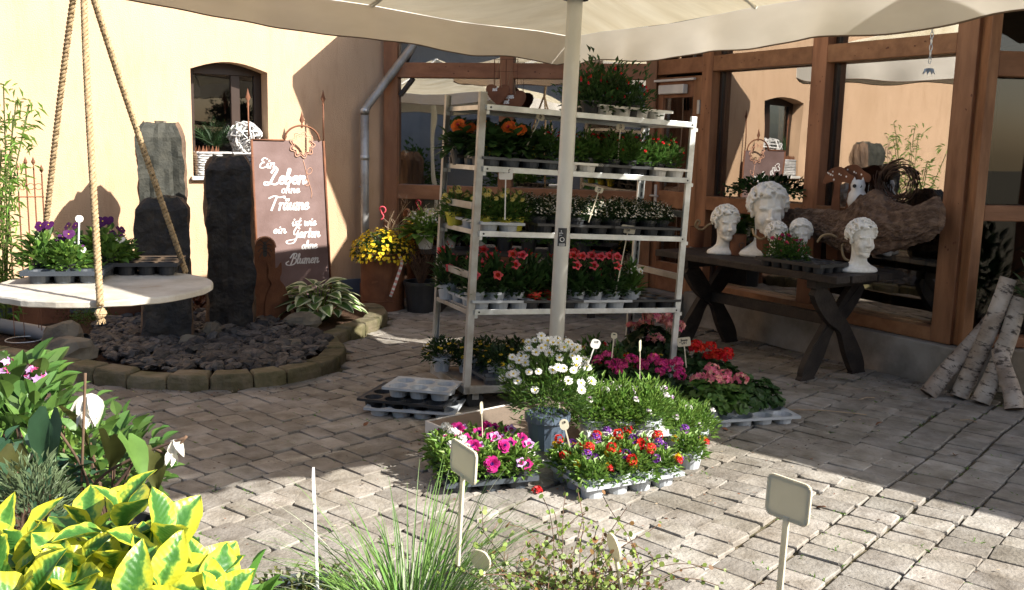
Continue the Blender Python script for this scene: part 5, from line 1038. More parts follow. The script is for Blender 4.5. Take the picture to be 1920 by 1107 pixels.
# ------------------------------------------------------------------ window decoration
wz = 1.20; wf_ = lambda px, py, off: PL(px, py, (W_.x, W_.y), (WD.x, WD.y), off)
p = P3(-1.50, wz, -.085); bk_ = root('wicker_basket', 'whitewashed wicker trough on the window sill', 'basket', (p.x, p.y, wz), math.atan2(WD.y, WD.x)); bw, bd, bh = .56, .17, .20; m = MB(); r = random.Random(2)
for j in range(9):
    z = .012+j*bh/9.5
    pts = []
    for k in range(65):
        t = k/64*4; s = int(t) % 4; f = t-int(t); X, Y = bw/2, bd/2; x, y = ((-X+2*X*f, -Y), (X, -Y+2*Y*f), (X-2*X*f, Y), (-X, Y-2*Y*f))[s] if t < 4 else (-X, -Y); wv = .006*(1 if (k+j) % 2 else -1); nn = ((0, -1), (1, 0), (0, 1), (-1, 0))[s]
        pts.append((x+nn[0]*wv, y+nn[1]*wv, z+r.uniform(-.002, .002)))
    m.tube(pts, .0105, 5)
m.build('weave', mt['wtwig'], bk_, smooth=True, kind='stuff'); m = MB(); m.tube([(-bw/2, -bd/2, bh), (bw/2, -bd/2, bh), (bw/2, bd/2, bh), (-bw/2, bd/2, bh), (-bw/2, -bd/2, bh)], .016, 8); m.build('rim', mt['wtwig'], bk_, smooth=True); m = MB(); m.box((-bw/2+.01, -bd/2+.01, 0), (bw/2-.01, bd/2-.01, bh-.04)); m.build('filling', mt['compost'], bk_)
p = P3(-1.335, wz+.34, -.085); ba = root('vine_ball', 'white ball of tangled vine twigs in the window basket', 'vine ball', tuple(p)); r = random.Random(8); me_ = MB()
for i in range(46):
    n0 = Vector((r.gauss(0, 1), r.gauss(0, 1), r.gauss(0, 1))).normalized(); x = n0.orthogonal().normalized(); y = n0.cross(x); q = r.uniform(.115, .158); s0 = r.uniform(0, 6); ln = r.uniform(1.6, 4); off = n0*r.uniform(-.06, .06)
    me_.tube([off+(x*math.cos(s0+t*ln/12)+y*math.sin(s0+t*ln/12))*math.sqrt(max(.002, q*q-off.length_squared))*(1+.07*math.sin(t*1.3+i)) for t in range(13)], r.uniform(.0055, .010), 5)
me_.build('twigs', mt['wtwig'], ba, smooth=True, kind='stuff')
for i, x in enumerate((-1.74, -1.64)):
    p = P3(x, wz+.17, -.06); o = root('rusty_coronet', ('rusty tin crown at the left end of the window basket', 'rusty tin crown between the vine ball and the other crown')[i], 'crown', tuple(p), .3*i); m = MB(); n = 10; vs = []
    for k in range(2*n): a = PI*k/n; vs += [(.045*math.cos(a), .045*math.sin(a), 0), (.055*math.cos(a), .055*math.sin(a), .10 if k % 2 else .045)]
    m.add(vs, [(2*k, 2*((k+1) % (2*n)), 2*((k+1) % (2*n))+1, 2*k+1) for k in range(2*n)]); m.build('band', mt['rust'], o)
p = P3(-1.62, wz+.27, -.12); o = root('fern_branch', 'dark green conifer twigs behind the basket in the window', 'twigs', tuple(p)); m = MB(); r = random.Random(3)
for i in range(16):
    a = rad(r.uniform(20, 160)); d = Vector((math.cos(a), r.uniform(-.2, .1), math.sin(a)*.9)); L0 = r.uniform(.18, .3); m.tube([(0, 0, 0), d*L0*.5, d*L0+Vector((0, 0, -.03))], .002, 3)
    for k in range(22):
        t = k/22; q = d*L0*t; s = 1 if k % 2 else -1; m.leaf(q, d*.7+Vector((-d.z, 0, d.x))*s*.8, .05*(1.1-t*.6), .01, 0, .1, .1)
m.build('foliage', g_['fern'], o)
# ------------------------------------------------------------------ barrel, pots, bench by the glass front
b0 = G(716, 588); b0 = Vector((b0.x-.02, b0.y+.2, 0)); ba_ = root('flower_barrel', 'round rusty barrel overflowing with small yellow pansies', 'planter', tuple(b0)); m = MB(); m.lathe([(0, .01), (.2, .01), (.2, .1), (.205, .105), (.2, .11), (.2, .52), (.208, .525), (.208, .54), (.19, .54), (.19, .5), (0, .5)], 32); m.build('barrel', mt['rust'], ba_, smooth=False)
foliage(900, .27, .20, .52, .035, .02, 41, .4, lo=-.35).build('foliage', g_['mid'], ba_)
mb, ms = bakeflowers(F['panY'], 420, .29, .22, .52, 42, -.3, .25, (.8, 1.25)); mb.build('pansy_blossoms', ms, ba_, kind='stuff')
def twigs(label, loc, n, h, spread, mat='twig', seed=0, name='twig_bunch', r0=.004, lean=(0, 0)):
    o = root(name, label, 'twigs', loc); m = MB(); r = random.Random(seed)
    for i in range(n):
        a = r.uniform(0, 6.28); q = r.uniform(.3, 1)*spread; P = [Vector((0, 0, 0)), Vector((q*.3*math.cos(a), q*.3*math.sin(a), h*.4)), Vector((q*math.cos(a)+lean[0], q*math.sin(a)+lean[1], h*r.uniform(.6, 1)))]; P[1] += Vector((r.uniform(-.03, .03), r.uniform(-.03, .03), 0)); C_ = catmull(P, 4); m.tube(C_, [r0*(1-.8*k/len(C_)) for k in range(len(C_))], 4)
        for k in range(3): s = C_[r.randrange(3, len(C_))]; m.tube([s, s+Vector((r.uniform(-.08, .08), r.uniform(-.08, .08), r.uniform(.02, .1)))], r0*.4, 3)
    m.build('twigs', mt[mat], o, kind='stuff'); return o
twigs('pale bare twigs rising out of the yellow pansies', (b0.x+.1, b0.y, .6), 12, .42, .32, 'ptwig', 1, lean=(.12, 0))
twigs('dark bramble of dry twigs hanging beside the barrel', (b0.x+.36, b0.y-.08, .22), 60, .42, .24, 'twig', 2)
pk = G(790, 598); o = root('black_tub', 'black plastic tub holding dry twigs beside the barrel', 'pot', (b0.x+.36, b0.y-.1, 0)); m = MB(); m.lathe([(0, .005), (.12, 0), (.15, .26), (.16, .26), (.16, .29), (.145, .29), (.14, .24), (0, .24)], 24); m.build('tub', mt['black'], o)
m = MB(); P = [b0+Vector((.17, -.17, .53)), b0+Vector((.2, -.21, .47)), b0+Vector((.17, -.22, .36)), b0+Vector((.13, -.23, .24)), b0+Vector((.10, -.22, .16))]; P = catmull(P, 5)
for i in range(len(P)-1): m.beam(P[i], P[i+1], .026, .004, i % 2, up=(0, -1, 0))
o = m.build('striped_ribbon', [f_['salmon'], f_['white']]); tag(o, 'pink and white striped ribbon dangling down the barrel front', 'ribbon')
m = MB(); c = D(717, 400, 8.9); m.tube([c+Vector((.03*math.cos(t), 0, .03*math.sin(t)+.03)) for t in [k*.35-1.2 for k in range(12)]]+[c+Vector((-.03+.03*math.cos(t)+.01, 0, .03*math.sin(t)-.03)) for t in [-k*.35+1.0 for k in range(8)]], .007, 6); o = m.build('plant_hook', f_['coral'], smooth=True); tag(o, 'coral red S shaped hook among the twigs above the barrel', 'hook')
# timber bench behind the trolley with hydrangeas
be = root('timber_bench', 'weathered timber bench behind the trolley carrying hydrangea pots', 'bench', (-.1, 8.75, 0), -.1)
for k in range(3): m = MB(); m.box((-.72, -.2+k*.135, .54), (.95, -.2+k*.135+.125, .58)); m.build('slat', mt['darkwood'], be, bevel=.004)
for x in (-.6, .8): m = MB(); m.box((x, -.18, 0), (x+.07, .17, .539)); m.build('leg', mt['darkwood'], be, bevel=.004)
def hyd(loc, label, me, n, col='mid'):
    o = root('hydrangea', label, 'hydrangea', loc, group='hydrangeas on the bench'); put('pot', potmesh(.08, .06, .13, mt['white']), o); foliage(130, .15, .14, .14, .1, .07, 61, .2, .3, .15, True).build('foliage', g_[col], o); put_flowers(o, me, n, .14, .20, .15, 62+n, .5, .5, (0, -1, .5)); return o
hyd((-.80, 8.72, .58), 'white hydrangea in a white pot at the bench left end', F['hyd'], 6, 'light'); hyd((-.60, 8.85, .58), 'lime green hydrangea seen past the trolley rear post', F['hydL'], 3); hyd((-.32, 8.75, .58), 'dark leaved hydrangea without blossom on the bench', F['hydL'], 0, 'dark')
for i, x in enumerate((-.08, .14, .38, .62)):
    K_['green_red'].at('leafy dark pot plant on the bench behind the trolley, '+('left', 'second', 'third', 'right')[i]+' of four', (x, 8.72-.08*i, .58), i, 1.25, group='leafy pots on the bench')
# potted greens inside the front glass
for i, (u, s) in enumerate(((2.2, 1.0), (1.9, .9), (1.6, 1.1), (1.1, 1.0))): p = F3(u, .64 if i else .64, -.32); K_['green_red'].at('green pot plant behind the front glass, '+ORD(i)+' from the left', tuple(p), i*2, 1.5*s, group='pot plants inside the front glass')
o = root('inner_shelf', 'dark plant shelf inside the front glass', 'shelf', tuple(F3(1.5, 0, -.35)), math.atan2(FD.y, FD.x)); m = MB(); m.box((-.85, -.12, .6), (.9, .13, .64)); m.build('board', mt['darkwood'], o, bevel=.004)
for x in (-.8, .82): m = MB(); m.box((x, -.1, 0.03), (x+.04, .1, .599)); m.build('leg', mt['darkwood'], o)
# ------------------------------------------------------------------ rusty hearts in wire frame
hp = F3(1.38, 0, .09); hh_ = root('wire_frame_hanger', 'square wire frame hanging with rusty hearts on the glass front', 'hanger', tuple(Vector((hp.x, hp.y, 1.95))), math.atan2(-FD.y, -FD.x)); m = MB(); m.tube([(-.11, 0, 0), (-.11, 0, .36), (.11, 0, .36), (.11, 0, 0), (-.11, 0, 0)], .005, 5); m.tube([(0, 0, 0), (0, 0, .36)], .004, 5); m.tube([(-.11, 0, .25), (.11, 0, .25)], .003, 5); m.build('frame', mt['rust'], hh_)
def heart(label, dx, dz, s, words):
    o = root('rust_heart', label, 'heart sign', (hp.x+dx, hp.y-.05, 1.97+dz), math.atan2(-FD.y, -FD.x), 'rusty heart signs'); m = MB(); N = 28; pts = [(s*(.16*math.sin(t)**3*1.0), s*(.13*math.cos(t)-.05*math.cos(2*t)-.02*math.cos(3*t))) for t in [2*PI*k/N for k in range(N)]]
    m.add([(x, -.002, z) for x, z in pts]+[(x, .002, z) for x, z in pts], [tuple(range(N)), tuple(range(2*N-1, N-1, -1))]+[(i, N+i, N+(i+1) % N, (i+1) % N) for i in range(N)]); hm = m.build('plate', mt['rust'], o)
    l = MB(); [write(l, w_, -.07*s, .03*s-.055*s*j, .028*s, .2, .22, y=-.0035) for j, w_ in enumerate(words)]; l.build('lettering', mt['chalk'], hm)
    m = MB(); m.tube([(-.05*s, 0, .07*s), (.0, 0, .3), (.05*s, 0, .07*s)], .003, 4); m.build('string', mt['rope'], o)
heart('larger rusty heart with white lettering, right one in the wire frame', .05, -.04, .9, ('Rosen', 'rot')); heart('smaller dark rusty heart half hidden, left one in the wire frame', -.07, .03, .72, ('Rot',))
# ------------------------------------------------------------------ hanging disc with pansies
DC = G(197, 546, .9); RD = .432
dk = root('hanging_disc_table', 'round whitewashed board hung on three thick hemp ropes', 'hanging table', tuple(DC)); m = MB(); r = random.Random(4)
K = 72; pr_ = lambda a: RD*(1+.006*math.sin(a*7)+.004*math.sin(a*19)); zz = (0, .006, .022, .03)
for q, z in ((0, 0), (.985, 0), (1, .004), (1, .022), (.99, .028), (0, .028)): mb_ = [(q*pr_(2*PI*k/K)*math.cos(2*PI*k/K), q*pr_(2*PI*k/K)*math.sin(2*PI*k/K), z+(noise.noise(Vector((math.cos(2*PI*k/K)*6, math.sin(2*PI*k/K)*6, z*30)))*.003 if q else 0)) for k in range(K)]; m.v += mb_
m.f = [(j*K+k, j*K+(k+1) % K, (j+1)*K+(k+1) % K, (j+1)*K+k) for j in range(5) for k in range(K)]; m.m = [0]*len(m.f)
m.build('board', mt['disc'], dk)
def rope(p, q, r0=.0138, n=3, turns=None, sag=.01, up_knot=False):
    """three twisted strands"""
    L0 = (q-p).length; turns = turns or L0/.055; d = (q-p).normalized(); x = d.orthogonal().normalized(); y = d.cross(x); m = MB(); N = int(turns*7)
    for s in range(n):
        pts = []
        for i in range(N+1):
            t = i/N; a = 2*PI*(turns*t+s/n); c = p.lerp(q, t)+x*sag*math.sin(PI*t)+y*sag*.6*math.sin(2*PI*t); pts.append(c+(x*math.cos(a)+y*math.sin(a))*r0*.53)
        m.tube(pts, r0*.56, 6)
    return m
topP = Vector((DC.x-.04, DC.y+.01, 2.215)); zt_ = DC.z+.015
ends = [G(188, 573, zt_), G(349, 512, zt_), G(76, 512, zt_)]
for e in ends: rope(topP+Vector(((e.x-topP.x)*.03, 0, 0)), e, sag=.006).build('rope', mt['rope'], dk, smooth=True, world=True)
rope(topP-Vector((0, 0, .03)), Vector((topP.x+.02, topP.y, 2.62)), .02).build('rope', mt['rope'], dk, smooth=True, world=True)
for e in ends:
    m = MB(); c = e-Vector((0, 0, .036))
    for i in range(9): m.tube([c+Vector((.017*math.cos(t+i)*math.cos(i*.9), .017*math.sin(t+i), .014*math.cos(t)*math.sin(i*.9)+.006)) for t in [k*PI/5 for k in range(11)]], .007, 5)
    for i in range(26): a = i*2.4; m.tube([c-Vector((0, 0, .0)), c+Vector((.016*math.cos(a), .016*math.sin(a), -.022-.006*(i % 3)))], .0022, 3)
    m.build('knot', mt['rope'], dk, world=True, kind='stuff')
ZD = DC.z+.0285
t1 = tray(3, 3, .098, .052, 'dgrey', lip=.016); t2 = tray(4, 3, .086, .056, 'black', lip=.014)
pA = G(132, 524, ZD); pB = G(258, 512, ZD)
tray_thing(t1, 'dark grey tray with pansies on the left of the hanging disc', pA, .22, 'trays on the hanging disc'); tray_thing(t2, 'empty black tray with glossy rims on the right of the disc', pB+Vector((0, .03, 0)), .20, 'trays on the hanging disc')
potP = potmesh(.043, .034, .065, mt['black'])
def mk_pansy():
    rt = root('potted_pansy', '', 'pansy'); put('pot', potP, rt); foliage(260, .085, .10, .06, .03, .019, 90, .5, big=False).build('foliage', g_['light'], rt); foliage(60, .09, .1, .06, .045, .03, 91, .5, big=True).build('large_leaves', g_['mid'], rt, kind='stuff'); put_flowers(rt, F['pan'], 3, .06, .13, .07, 92, .75, .2, (0, -1, .2)); put_flowers(rt, F['panW'], 2, .075, .11, .07, 93, .3, .2, (0, -1, .2)); return rt
KP_ = Kind(mk_pansy)
for i, (px, py, s) in enumerate(((85, 520, 1.1), (128, 524, .95), (140, 508, 1.0), (196, 512, 1.15), (222, 506, .9))):
    p = G(px, py, ZD); KP_.at(('yellow centred dark pansy plant at the disc tray left end', 'low pansy plant second from the left on the disc', 'purple pansy plant below the leaning label on the disc', 'white and purple pansy plant behind the front rope', 'small pansy plant nearest the empty black tray')[i], tuple(p+Vector((0, 0, .006))), (0, .7, -.6, .3, 1.4)[i], s, 'pansies on the hanging disc')
stake('narrow label standing upright among the pansies on the disc', tuple(G(146, 500, ZD+.04)), .20, None, 'spoon', .08, .9, col='white')
# ------------------------------------------------------------------ timber table with S shaped crossed legs
FRc = Vector((2.07, 6.07, 0)); ex = Vector((-.5554, .8316, 0)); wy = Vector((.8316, .5554, 0)); TLn, TWd, TH = 1.72, .70, .75
tb_ = root('timber_table', 'long dark weathered table with crossed curved legs under the glass wall', 'table', tuple(FRc))
def TP(u, w, z): p = FRc+ex*u+wy*w; return Vector((p.x, p.y, z))
def tbox(name, u0, u1, w0, w1, z0, z1, mat='darkwood', bevel=.006, parent=None):
    m = MB(); m.add([TP(u0, w0, z0), TP(u1, w0, z0), TP(u1, w1, z0), TP(u0, w1, z0), TP(u0, w0, z1), TP(u1, w0, z1), TP(u1, w1, z1), TP(u0, w1, z1)], [(3, 2, 1, 0), (4, 5, 6, 7), (0, 1, 5, 4), (1, 2, 6, 5), (2, 3, 7, 6), (3, 0, 4, 7)]); return m.build(name, mt[mat], parent or tb_, bevel=bevel, world=True)
for k in range(5): tbox('plank', -.012*(k % 2), TLn, k*.141, k*.141+.136, TH-.05, TH-.002*(k % 2))
for u in (.22, 1.42):
    tbox('cleat', u-.03, u+.05, .04, TWd-.06, TH-.11, TH-.052)
    for sgn in (0, 1):
        m = MB(); P = [(.09, 0), (.10, .06), (.20, .22), (.29, .36), (.42, .46), (.55, .60), (.60, TH-.11)]
        if sgn: P = [(TWd-.04-a, b) for a, b in P]
        C_ = catmull([(a, b, 0) for a, b in P], 5); n = len(C_); du = .0 if sgn else .047; wd_ = [.05+.022*math.sin(PI*i/(n-1)*2.0)**2+(.02 if i < 3 else 0) for i in range(n)]; vs = []
        for i, c in enumerate(C_):
            d = (C_[min(n-1, i+1)]-C_[max(0, i-1)]).normalized(); q = Vector((-d.y, d.x, 0))*wd_[i]
            for s_, uu in ((-1, u-.023+du), (1, u-.023+du), (1, u+.022+du), (-1, u+.022+du)): w_ = c+q*s_; vs.append(TP(uu, w_.x, max(0, w_.y) if i else 0))
        m.add(vs, [(i*4+k, i*4+(k+1) % 4, i*4+4+(k+1) % 4, i*4+4+k) for i in range(n-1) for k in range(4)]+[(0, 1, 2, 3), (4*n-1, 4*n-2, 4*n-3, 4*n-4)]); m.build('leg', mt['darkwood'], tb_, bevel=.004, world=True)
tbox('stretcher', .28, 1.40, .31, .36, .36, .44)
m = MB(); m.tube([TP(.24, .12, .24), TP(.24, .56, .62)], .006, 5); m.build('brace', mt['darkwood'], tb_, world=True)
# ------------------------------------------------------------------ classical heads
def head_mesh(seed=0, female=False, res=.017):
    r = random.Random(seed); mb = MB()
    def ell(c, s, n=10):
        K = 14; vs = []; 
        for i in range(n+1):
            ph = -PI/2+PI*i/n
            for k in range(K): a = 2*PI*k/K; vs.append((c[0]+s[0]*math.cos(ph)*math.cos(a), c[1]+s[1]*math.cos(ph)*math.sin(a), c[2]+s[2]*math.sin(ph)))
        mb.add(vs, [(i*K+k, i*K+(k+1) % K, (i+1)*K+(k+1) % K, (i+1)*K+k) for i in range(n) for k in range(K)]+[tuple(range(K))[::-1], tuple(range(n*K, n*K+K))])
    ell((0, .06, .62), (.315, .395, .355)); ell((0, -.10, .40), (.245, .27, .34)); ell((0, -.25, .10), (.10, .09, .085)); ell((0, -.10, .14), (.18, .2, .12))
    for s in (-1, 1): ell((s*.13, -.22, .34), (.10, .10, .12)); ell((s*.12, -.27, .565), (.11, .07, .04)); ell((s*.29, .04, .45), (.035, .07, .10))
    ell((0, -.385, .455), (.034, .05, .14)); ell((0, -.43, .365), (.05, .065, .045)); ell((-.045, -.38, .35), (.035, .05, .03)); ell((.045, -.38, .35), (.035, .05, .03))
    # neck and cut shoulders
    K = 20; prof = [(.24, .36, .06), (.21, .16, .08), (.205, .02, .10), (.225, -.10, .10), (.32, -.19, .09), (.46, -.26, .06), (.50, -.34, .05), (.47, -.38, .05)]; vs = []
    for q, z, yc in prof:
        for k in range(K): a = 2*PI*k/K; vs.append((q*math.cos(a)*(1.05 if z < -.15 else 1), yc+q*math.sin(a)*(.58 if z < -.15 else .92 if z < -.05 else 1), z))
    mb.add(vs, [(i*K+(k+1) % K, i*K+k, (i+1)*K+k, (i+1)*K+(k+1) % K) for i in range(len(prof)-1) for k in range(K)]+[tuple(range(K)), tuple(range(7*K, 8*K))[::-1]])
    # hair: rows of thick bent locks over the scalp
    for i in range(120):
        z = 1-1.3*(i+.5)/120; a = i*2.39996; rr = math.sqrt(max(0, 1-z*z)); d = Vector((rr*math.cos(a), rr*math.sin(a), z))
        p = Vector((d.x*.325, .07+d.y*.40, .63+d.z*.36))
        if p.y < -.10 and p.z < .80-abs(p.x)*.3: continue
        if p.y < .02 and p.z < .50: continue
        if p.z < .26: continue
        t = (Matrix.Rotation(r.uniform(-.8, .8), 3, d) @ d.cross(Vector((0, 0, 1))).normalized()); u = d.cross(t); s = r.uniform(.05, .075)
        pts = [p+d*(.035+.03*math.sin(k*1.2))+t*s*(k-2)*.55+u*s*.75*math.sin(k*1.5+r.uniform(0, 2)) for k in range(5)]
        mb.tube(pts, [s*.3, s*.52, s*.6, s*.5, s*.2], 7)
    if female: ell((0, .36, .72), (.14, .14, .13))
    o = mb.build('tmp', mt['plasterw']); rm = o.modifiers.new('r', 'REMESH'); rm.mode = 'VOXEL'; rm.voxel_size = res; sm = o.modifiers.new('s', 'SMOOTH'); sm.iterations = 2; sm.factor = .5
    dg = bpy.context.evaluated_depsgraph_get(); me = bpy.data.meshes.new_from_object(o.evaluated_get(dg)); bpy.data.objects.remove(o)
    co = np.empty(len(me.vertices)*3); me.vertices.foreach_get('co', co); co = co.reshape(-1, 3); fr = co[:, 1] < 0
    def g(c, s): return np.exp(-(((co-np.array(c))/np.array(s))**2).sum(1))*fr
    for s in (-1, 1):
        co[:, 1] += .060*g((s*.125, -.33, .485), (.075, .12, .045))          # sockets
        co[:, 1] -= .040*g((s*.125, -.30, .475), (.052, .12, .028))          # eyeballs
        co[:, 1] -= .016*g((s*.125, -.32, .515), (.07, .12, .009))           # upper lids
        co[:, 1] -= .010*g((s*.125, -.31, .440), (.06, .12, .008))           # lower lids
        co[:, 1] += .020*g((s*.10, -.36, .27), (.03, .12, .05))
        co[:, 1] += .012*g((s*.095, -.36, .215), (.02, .1, .014))
    co[:, 1] -= .030*g((0, -.33, .245), (.075, .1, .016)); co[:, 1] -= .030*g((0, -.33, .195), (.06, .1, .017)); co[:, 1] += .022*g((0, -.36, .220), (.085, .1, .006)); co[:, 1] += .02*g((0, -.34, .155), (.07, .1, .018)); co[:, 1] += .012*g((0, -.36, .285), (.012, .1, .03))
    me.vertices.foreach_set('co', co.ravel()); me.polygons.foreach_set('use_smooth', [True]*len(me.polygons)); me.update(); me.materials.clear(); me.materials.append(mt['plasterw']); me.name = 'bust'; return me
HM = head_mesh(1); HF = head_mesh(2, True, .026)
def bust(me, label, px, py, unit, rz, z=TH, tilt=0, w=None):
    p = w or G(px, py, z); o = root('plaster_bust', label, 'bust', (p.x, p.y, z), rz, 'white classical busts on the table'); h = put('head', me, o, loc=(0, 0, .38*unit), rot=(tilt, 0, 0), sc=unit)
    return o
FC = rad(-15)     # towards the camera from there
bust(HM, 'small white curly head at the table left end looking right', 1362, 472, .262, FC+rad(24), w=TP(1.25, .28, 0))
bust(HM, 'largest white head, curly haired, gazing down over the rusty buckets', 1440, 470, .385, FC+rad(10), w=TP(1.01, .46, 0))
bust(HF, 'small white female head facing front behind the petunias', 1513, 482, .215, FC+rad(2), w=TP(.70, .47, 0))
bust(HM, 'white head half covered by petunias in front of the largest head', 1470, 487, .20, FC+rad(22), w=TP(.77, .30, 0))
bust(HM, 'white curly head at the table right end beside the black tray', 1640, 503, .25, FC+rad(24), w=TP(.10, .36, 0))
# rusty buckets with rope
def can(label, p, R_, h, hrt=False, hs=1):
    o = root('rusty_bucket', label, 'bucket', tuple(p), 0, 'rusty tin buckets on the table'); m = MB(); m.lathe([(0, .002), (R_*.93, 0), (R_*.94, .01), (R_, h), (R_*1.03, h), (R_*1.03, h+.005), (R_*.96, h+.004), (R_*.88, .01), (0, .01)], 22); m.build('can', mt['rust'], o)
    if hrt:
        m = MB(); N = 20; m.tube([((R_+.003)*math.sin(.25+.32*math.sin(t)**3), -(R_+.003)*math.cos(.25+.32*math.sin(t)**3), h*.5+h*.2*math.cos(t)-.06*h*math.cos(2*t)) for t in [2*PI*k/N for k in range(N+1)]], .003, 4); m.build('heart_outline', mt['black'], o)
    return o
zt2 = Vector((0, 0, TH))
c1 = G(1382, 478, TH); c2 = G(1432, 482, TH); c3 = G(1562, 487, TH)
can('small rusty bucket with a heart cut out before the left head', c1, .063, .15, True); can('tall rusty bucket with scalloped rim under the largest head', c2+wy*.03, .085, .20, True); can('wide rusty bucket behind the black tray near the right head', c3+wy*.10, .105, .15)
def ropeline(label, pts, r0=.009): m = MB(); m.tube(catmull(pts, 6), r0, 8); o = m.build('hemp_rope', mt['rope'], smooth=True); tag(o, label, 'rope', 'rope handles of the buckets'); return o
def dd(px, py, Y): return D(px, py, Y)
ropeline('rope looped round the neck of the tall middle bucket', [dd(1411, 430, 7.1), dd(1414, 440, 7.05), dd(1424, 448, 7.0), dd(1432, 447, 7.0), dd(1443, 440, 7.05), dd(1452, 434, 7.1)])
ropeline('rope arching from the wide bucket towards its knot', [dd(1532, 455, 6.8), dd(1541, 443, 6.8), dd(1556, 440, 6.8), dd(1570, 446, 6.8), dd(1583, 456, 6.8), dd(1579, 468, 6.8)])
ropeline('rope hanging in a loop beside the right head', [dd(1588, 450, 6.75), dd(1579, 462, 6.75), dd(1582, 482, 6.72), dd(1592, 489, 6.7), dd(1604, 484, 6.7), dd(1611, 473, 6.7)])
ropeline('rope hook end at the table left corner beside the trolley', [dd(1306, 427, 7.6), dd(1312, 417, 7.6), dd(1307, 414, 7.6), dd(1304, 424, 7.6), dd(1316, 431, 7.6), dd(1330, 421, 7.6), dd(1343, 419, 7.6)])
o = can('rusty bucket at the table left edge hidden partly by the trolley post', G(1306, 463, TH), .06, .16)
m = MB(); q = dd(1585, 452, 6.77)
for i in range(7): m.tube([q+Vector((.018*math.cos(t+i)*math.cos(i), .016*math.sin(t+i), .018*math.cos(t)*math.sin(i))) for t in [k*PI/5 for k in range(11)]], .007, 5)
o = m.build('rope_knot', mt['rope'], kind='thing'); tag(o, 'thick rope knot between the wide bucket and right head', 'rope')
# tray with petunias on the table
tp = TP(.40, .13, TH); TKn = tray(6, 3, .088, .06, 'black', lip=.02); tray_thing(TKn, 'long black plant tray across the table front right', tp, math.atan2(ex.y, ex.x), 'trays on the table')
def mk_smallpet():
    rt = root('potted_small_petunia', '', 'petunia'); put('pot', potmesh(.04, .032, .06, mt['dgrey']), rt); foliage(240, .075, .12, .06, .026, .014, 95, .5).build('foliage', g_['mid'], rt); put_flowers(rt, variants('trumpet', .017, [f_['coral'], f_['magenta']]), 5, .07, .13, .06, 96, .2, .3, (0, -1, .2)); return rt
KSP = Kind(mk_smallpet)
for i, (u, w) in enumerate(((.58, .09), (.49, .10), (.60, .19), (.50, .19), (.405, .13))): KSP.at('small pink petunia in the black table tray, '+('front left', 'front middle', 'rear left', 'rear middle', 'nearest the empty wells')[i], tuple(TP(u, w, TH+.006)), i*1.1, (1.05, .95, 1.15, 1, .85)[i], 'petunias in the table tray')
for i, (u, w) in enumerate(((.31, .09), (.22, .1))): o = put('empty_pot', potmesh(.035, .028, .05, mt['black']), loc=TP(u, w, TH+.005)); tag(o, ('empty small black pot in the tray beside the petunias', 'empty small black pot at the tray end by the right head')[i], 'pot', 'empty pots in the table tray')
# gnarled root wood
rw = root('driftwood_root', 'huge gnarled dark root wood lying behind the busts', 'driftwood', tuple(R3(.6, .76, .2))); m = MB(); axis = [R3(1.42, 1.0, .17), R3(1.25, 1.03, .17), R3(1.0, 1.01, .17), R3(.78, .98, .17), R3(.6, 1.03, .17), R3(.42, 1.03, .17), R3(.25, 1.06, .16), R3(.10, 1.13, .14), R3(.04, 1.13, .13)]
rz_ = [.03, .07, .10, .13, .18, .15, .12, .12, .08]; AX = catmull(axis, 16); N = len(AX); K = 96
rzs = [v.x for v in catmull([(a, 0, 0) for a in rz_], 16)]
for i, c in enumerate(AX):
    for k in range(K):
        a = 2*PI*k/K; R_ = rzs[i]; d = NR*math.cos(a)*.45+Vector((0, 0, math.sin(a))); lngt = Vector((i*.022, a*1.6+i*.012*2, 3.3)); lw = Vector((math.cos(a)*1.5+i*.02, math.sin(a)*1.5, i*.06))
        nn = 1+.34*noise.noise(Vector((math.cos(a)*3.4, math.sin(a)*3.4, i*.055)))+.22*abs(noise.noise(Vector((math.cos(a+i*.02)*7, math.sin(a+i*.02)*7, i*.09))))+.09*noise.noise(Vector((math.cos(a)*16, math.sin(a)*16, i*.25)))+.28*max(0, math.cos(a-1.2))*math.exp(-((i-N*.55)/12)**2)
        p = c+d*R_*nn; 
        if p.z < .755: p.z = .755+(p.z-.755)*.05
        m.v.append(tuple(p))
m.f = [(i*K+k, i*K+(k+1) % K, (i+1)*K+(k+1) % K, (i+1)*K+k) for i in range(N-1) for k in range(K)]+[tuple(range(K)), tuple(range((N-1)*K, N*K))]; m.m = [0]*len(m.f); m.build('trunk', mt['drift'], rw, world=True)
# mushrooms, owl, wreath, ivy
def mushroom(label, px, py, Y, h, flip=1):
    c = D(px, py, Y); o = root('rust_mushroom', label, 'garden figure', (c.x, c.y, TH), math.atan2(ex.y, ex.x)+PI, 'flat rusty mushrooms'); hh = c.z-TH; m = MB()
    out = [(-.05, 0), (-.06, hh*.3), (-.03, hh*.7), (-.03, hh-.10), (-.12, hh-.12), (-.11, hh-.05), (-.05, hh), (.03, hh+.01), (.09, hh-.03), (.15, hh-.06), (.14, hh-.11), (.04, hh-.10), (.03, hh*.7), (.05, hh*.3), (.05, 0)]; out = [(x*flip, z) for x, z in out]; n = len(out)
    pts = [(p.x, p.y) for p in catmull([(a, b, 0) for a, b in out], 4)]; n = len(pts); m.add([(x, -.003, z) for x, z in pts]+[(x, .003, z) for x, z in pts], [tuple(range(n)), tuple(range(2*n-1, n-1, -1))]+[(i, n+i, n+(i+1) % n, (i+1) % n) for i in range(n)]); m.build('silhouette', mt['rust'], o)
    m = MB(); r = random.Random(3)
    for i in range(9): x = flip*r.uniform(-.09, .11); z = hh-.085+r.uniform(0, .06); q = r.uniform(.005, .009); m.add([(x+q*math.cos(t), -.0045, z+q*math.sin(t)) for t in [k*PI/3 for k in range(6)]], [tuple(range(6))])
    m.build('cap_dots', mt['chalk'], o, kind='stuff')
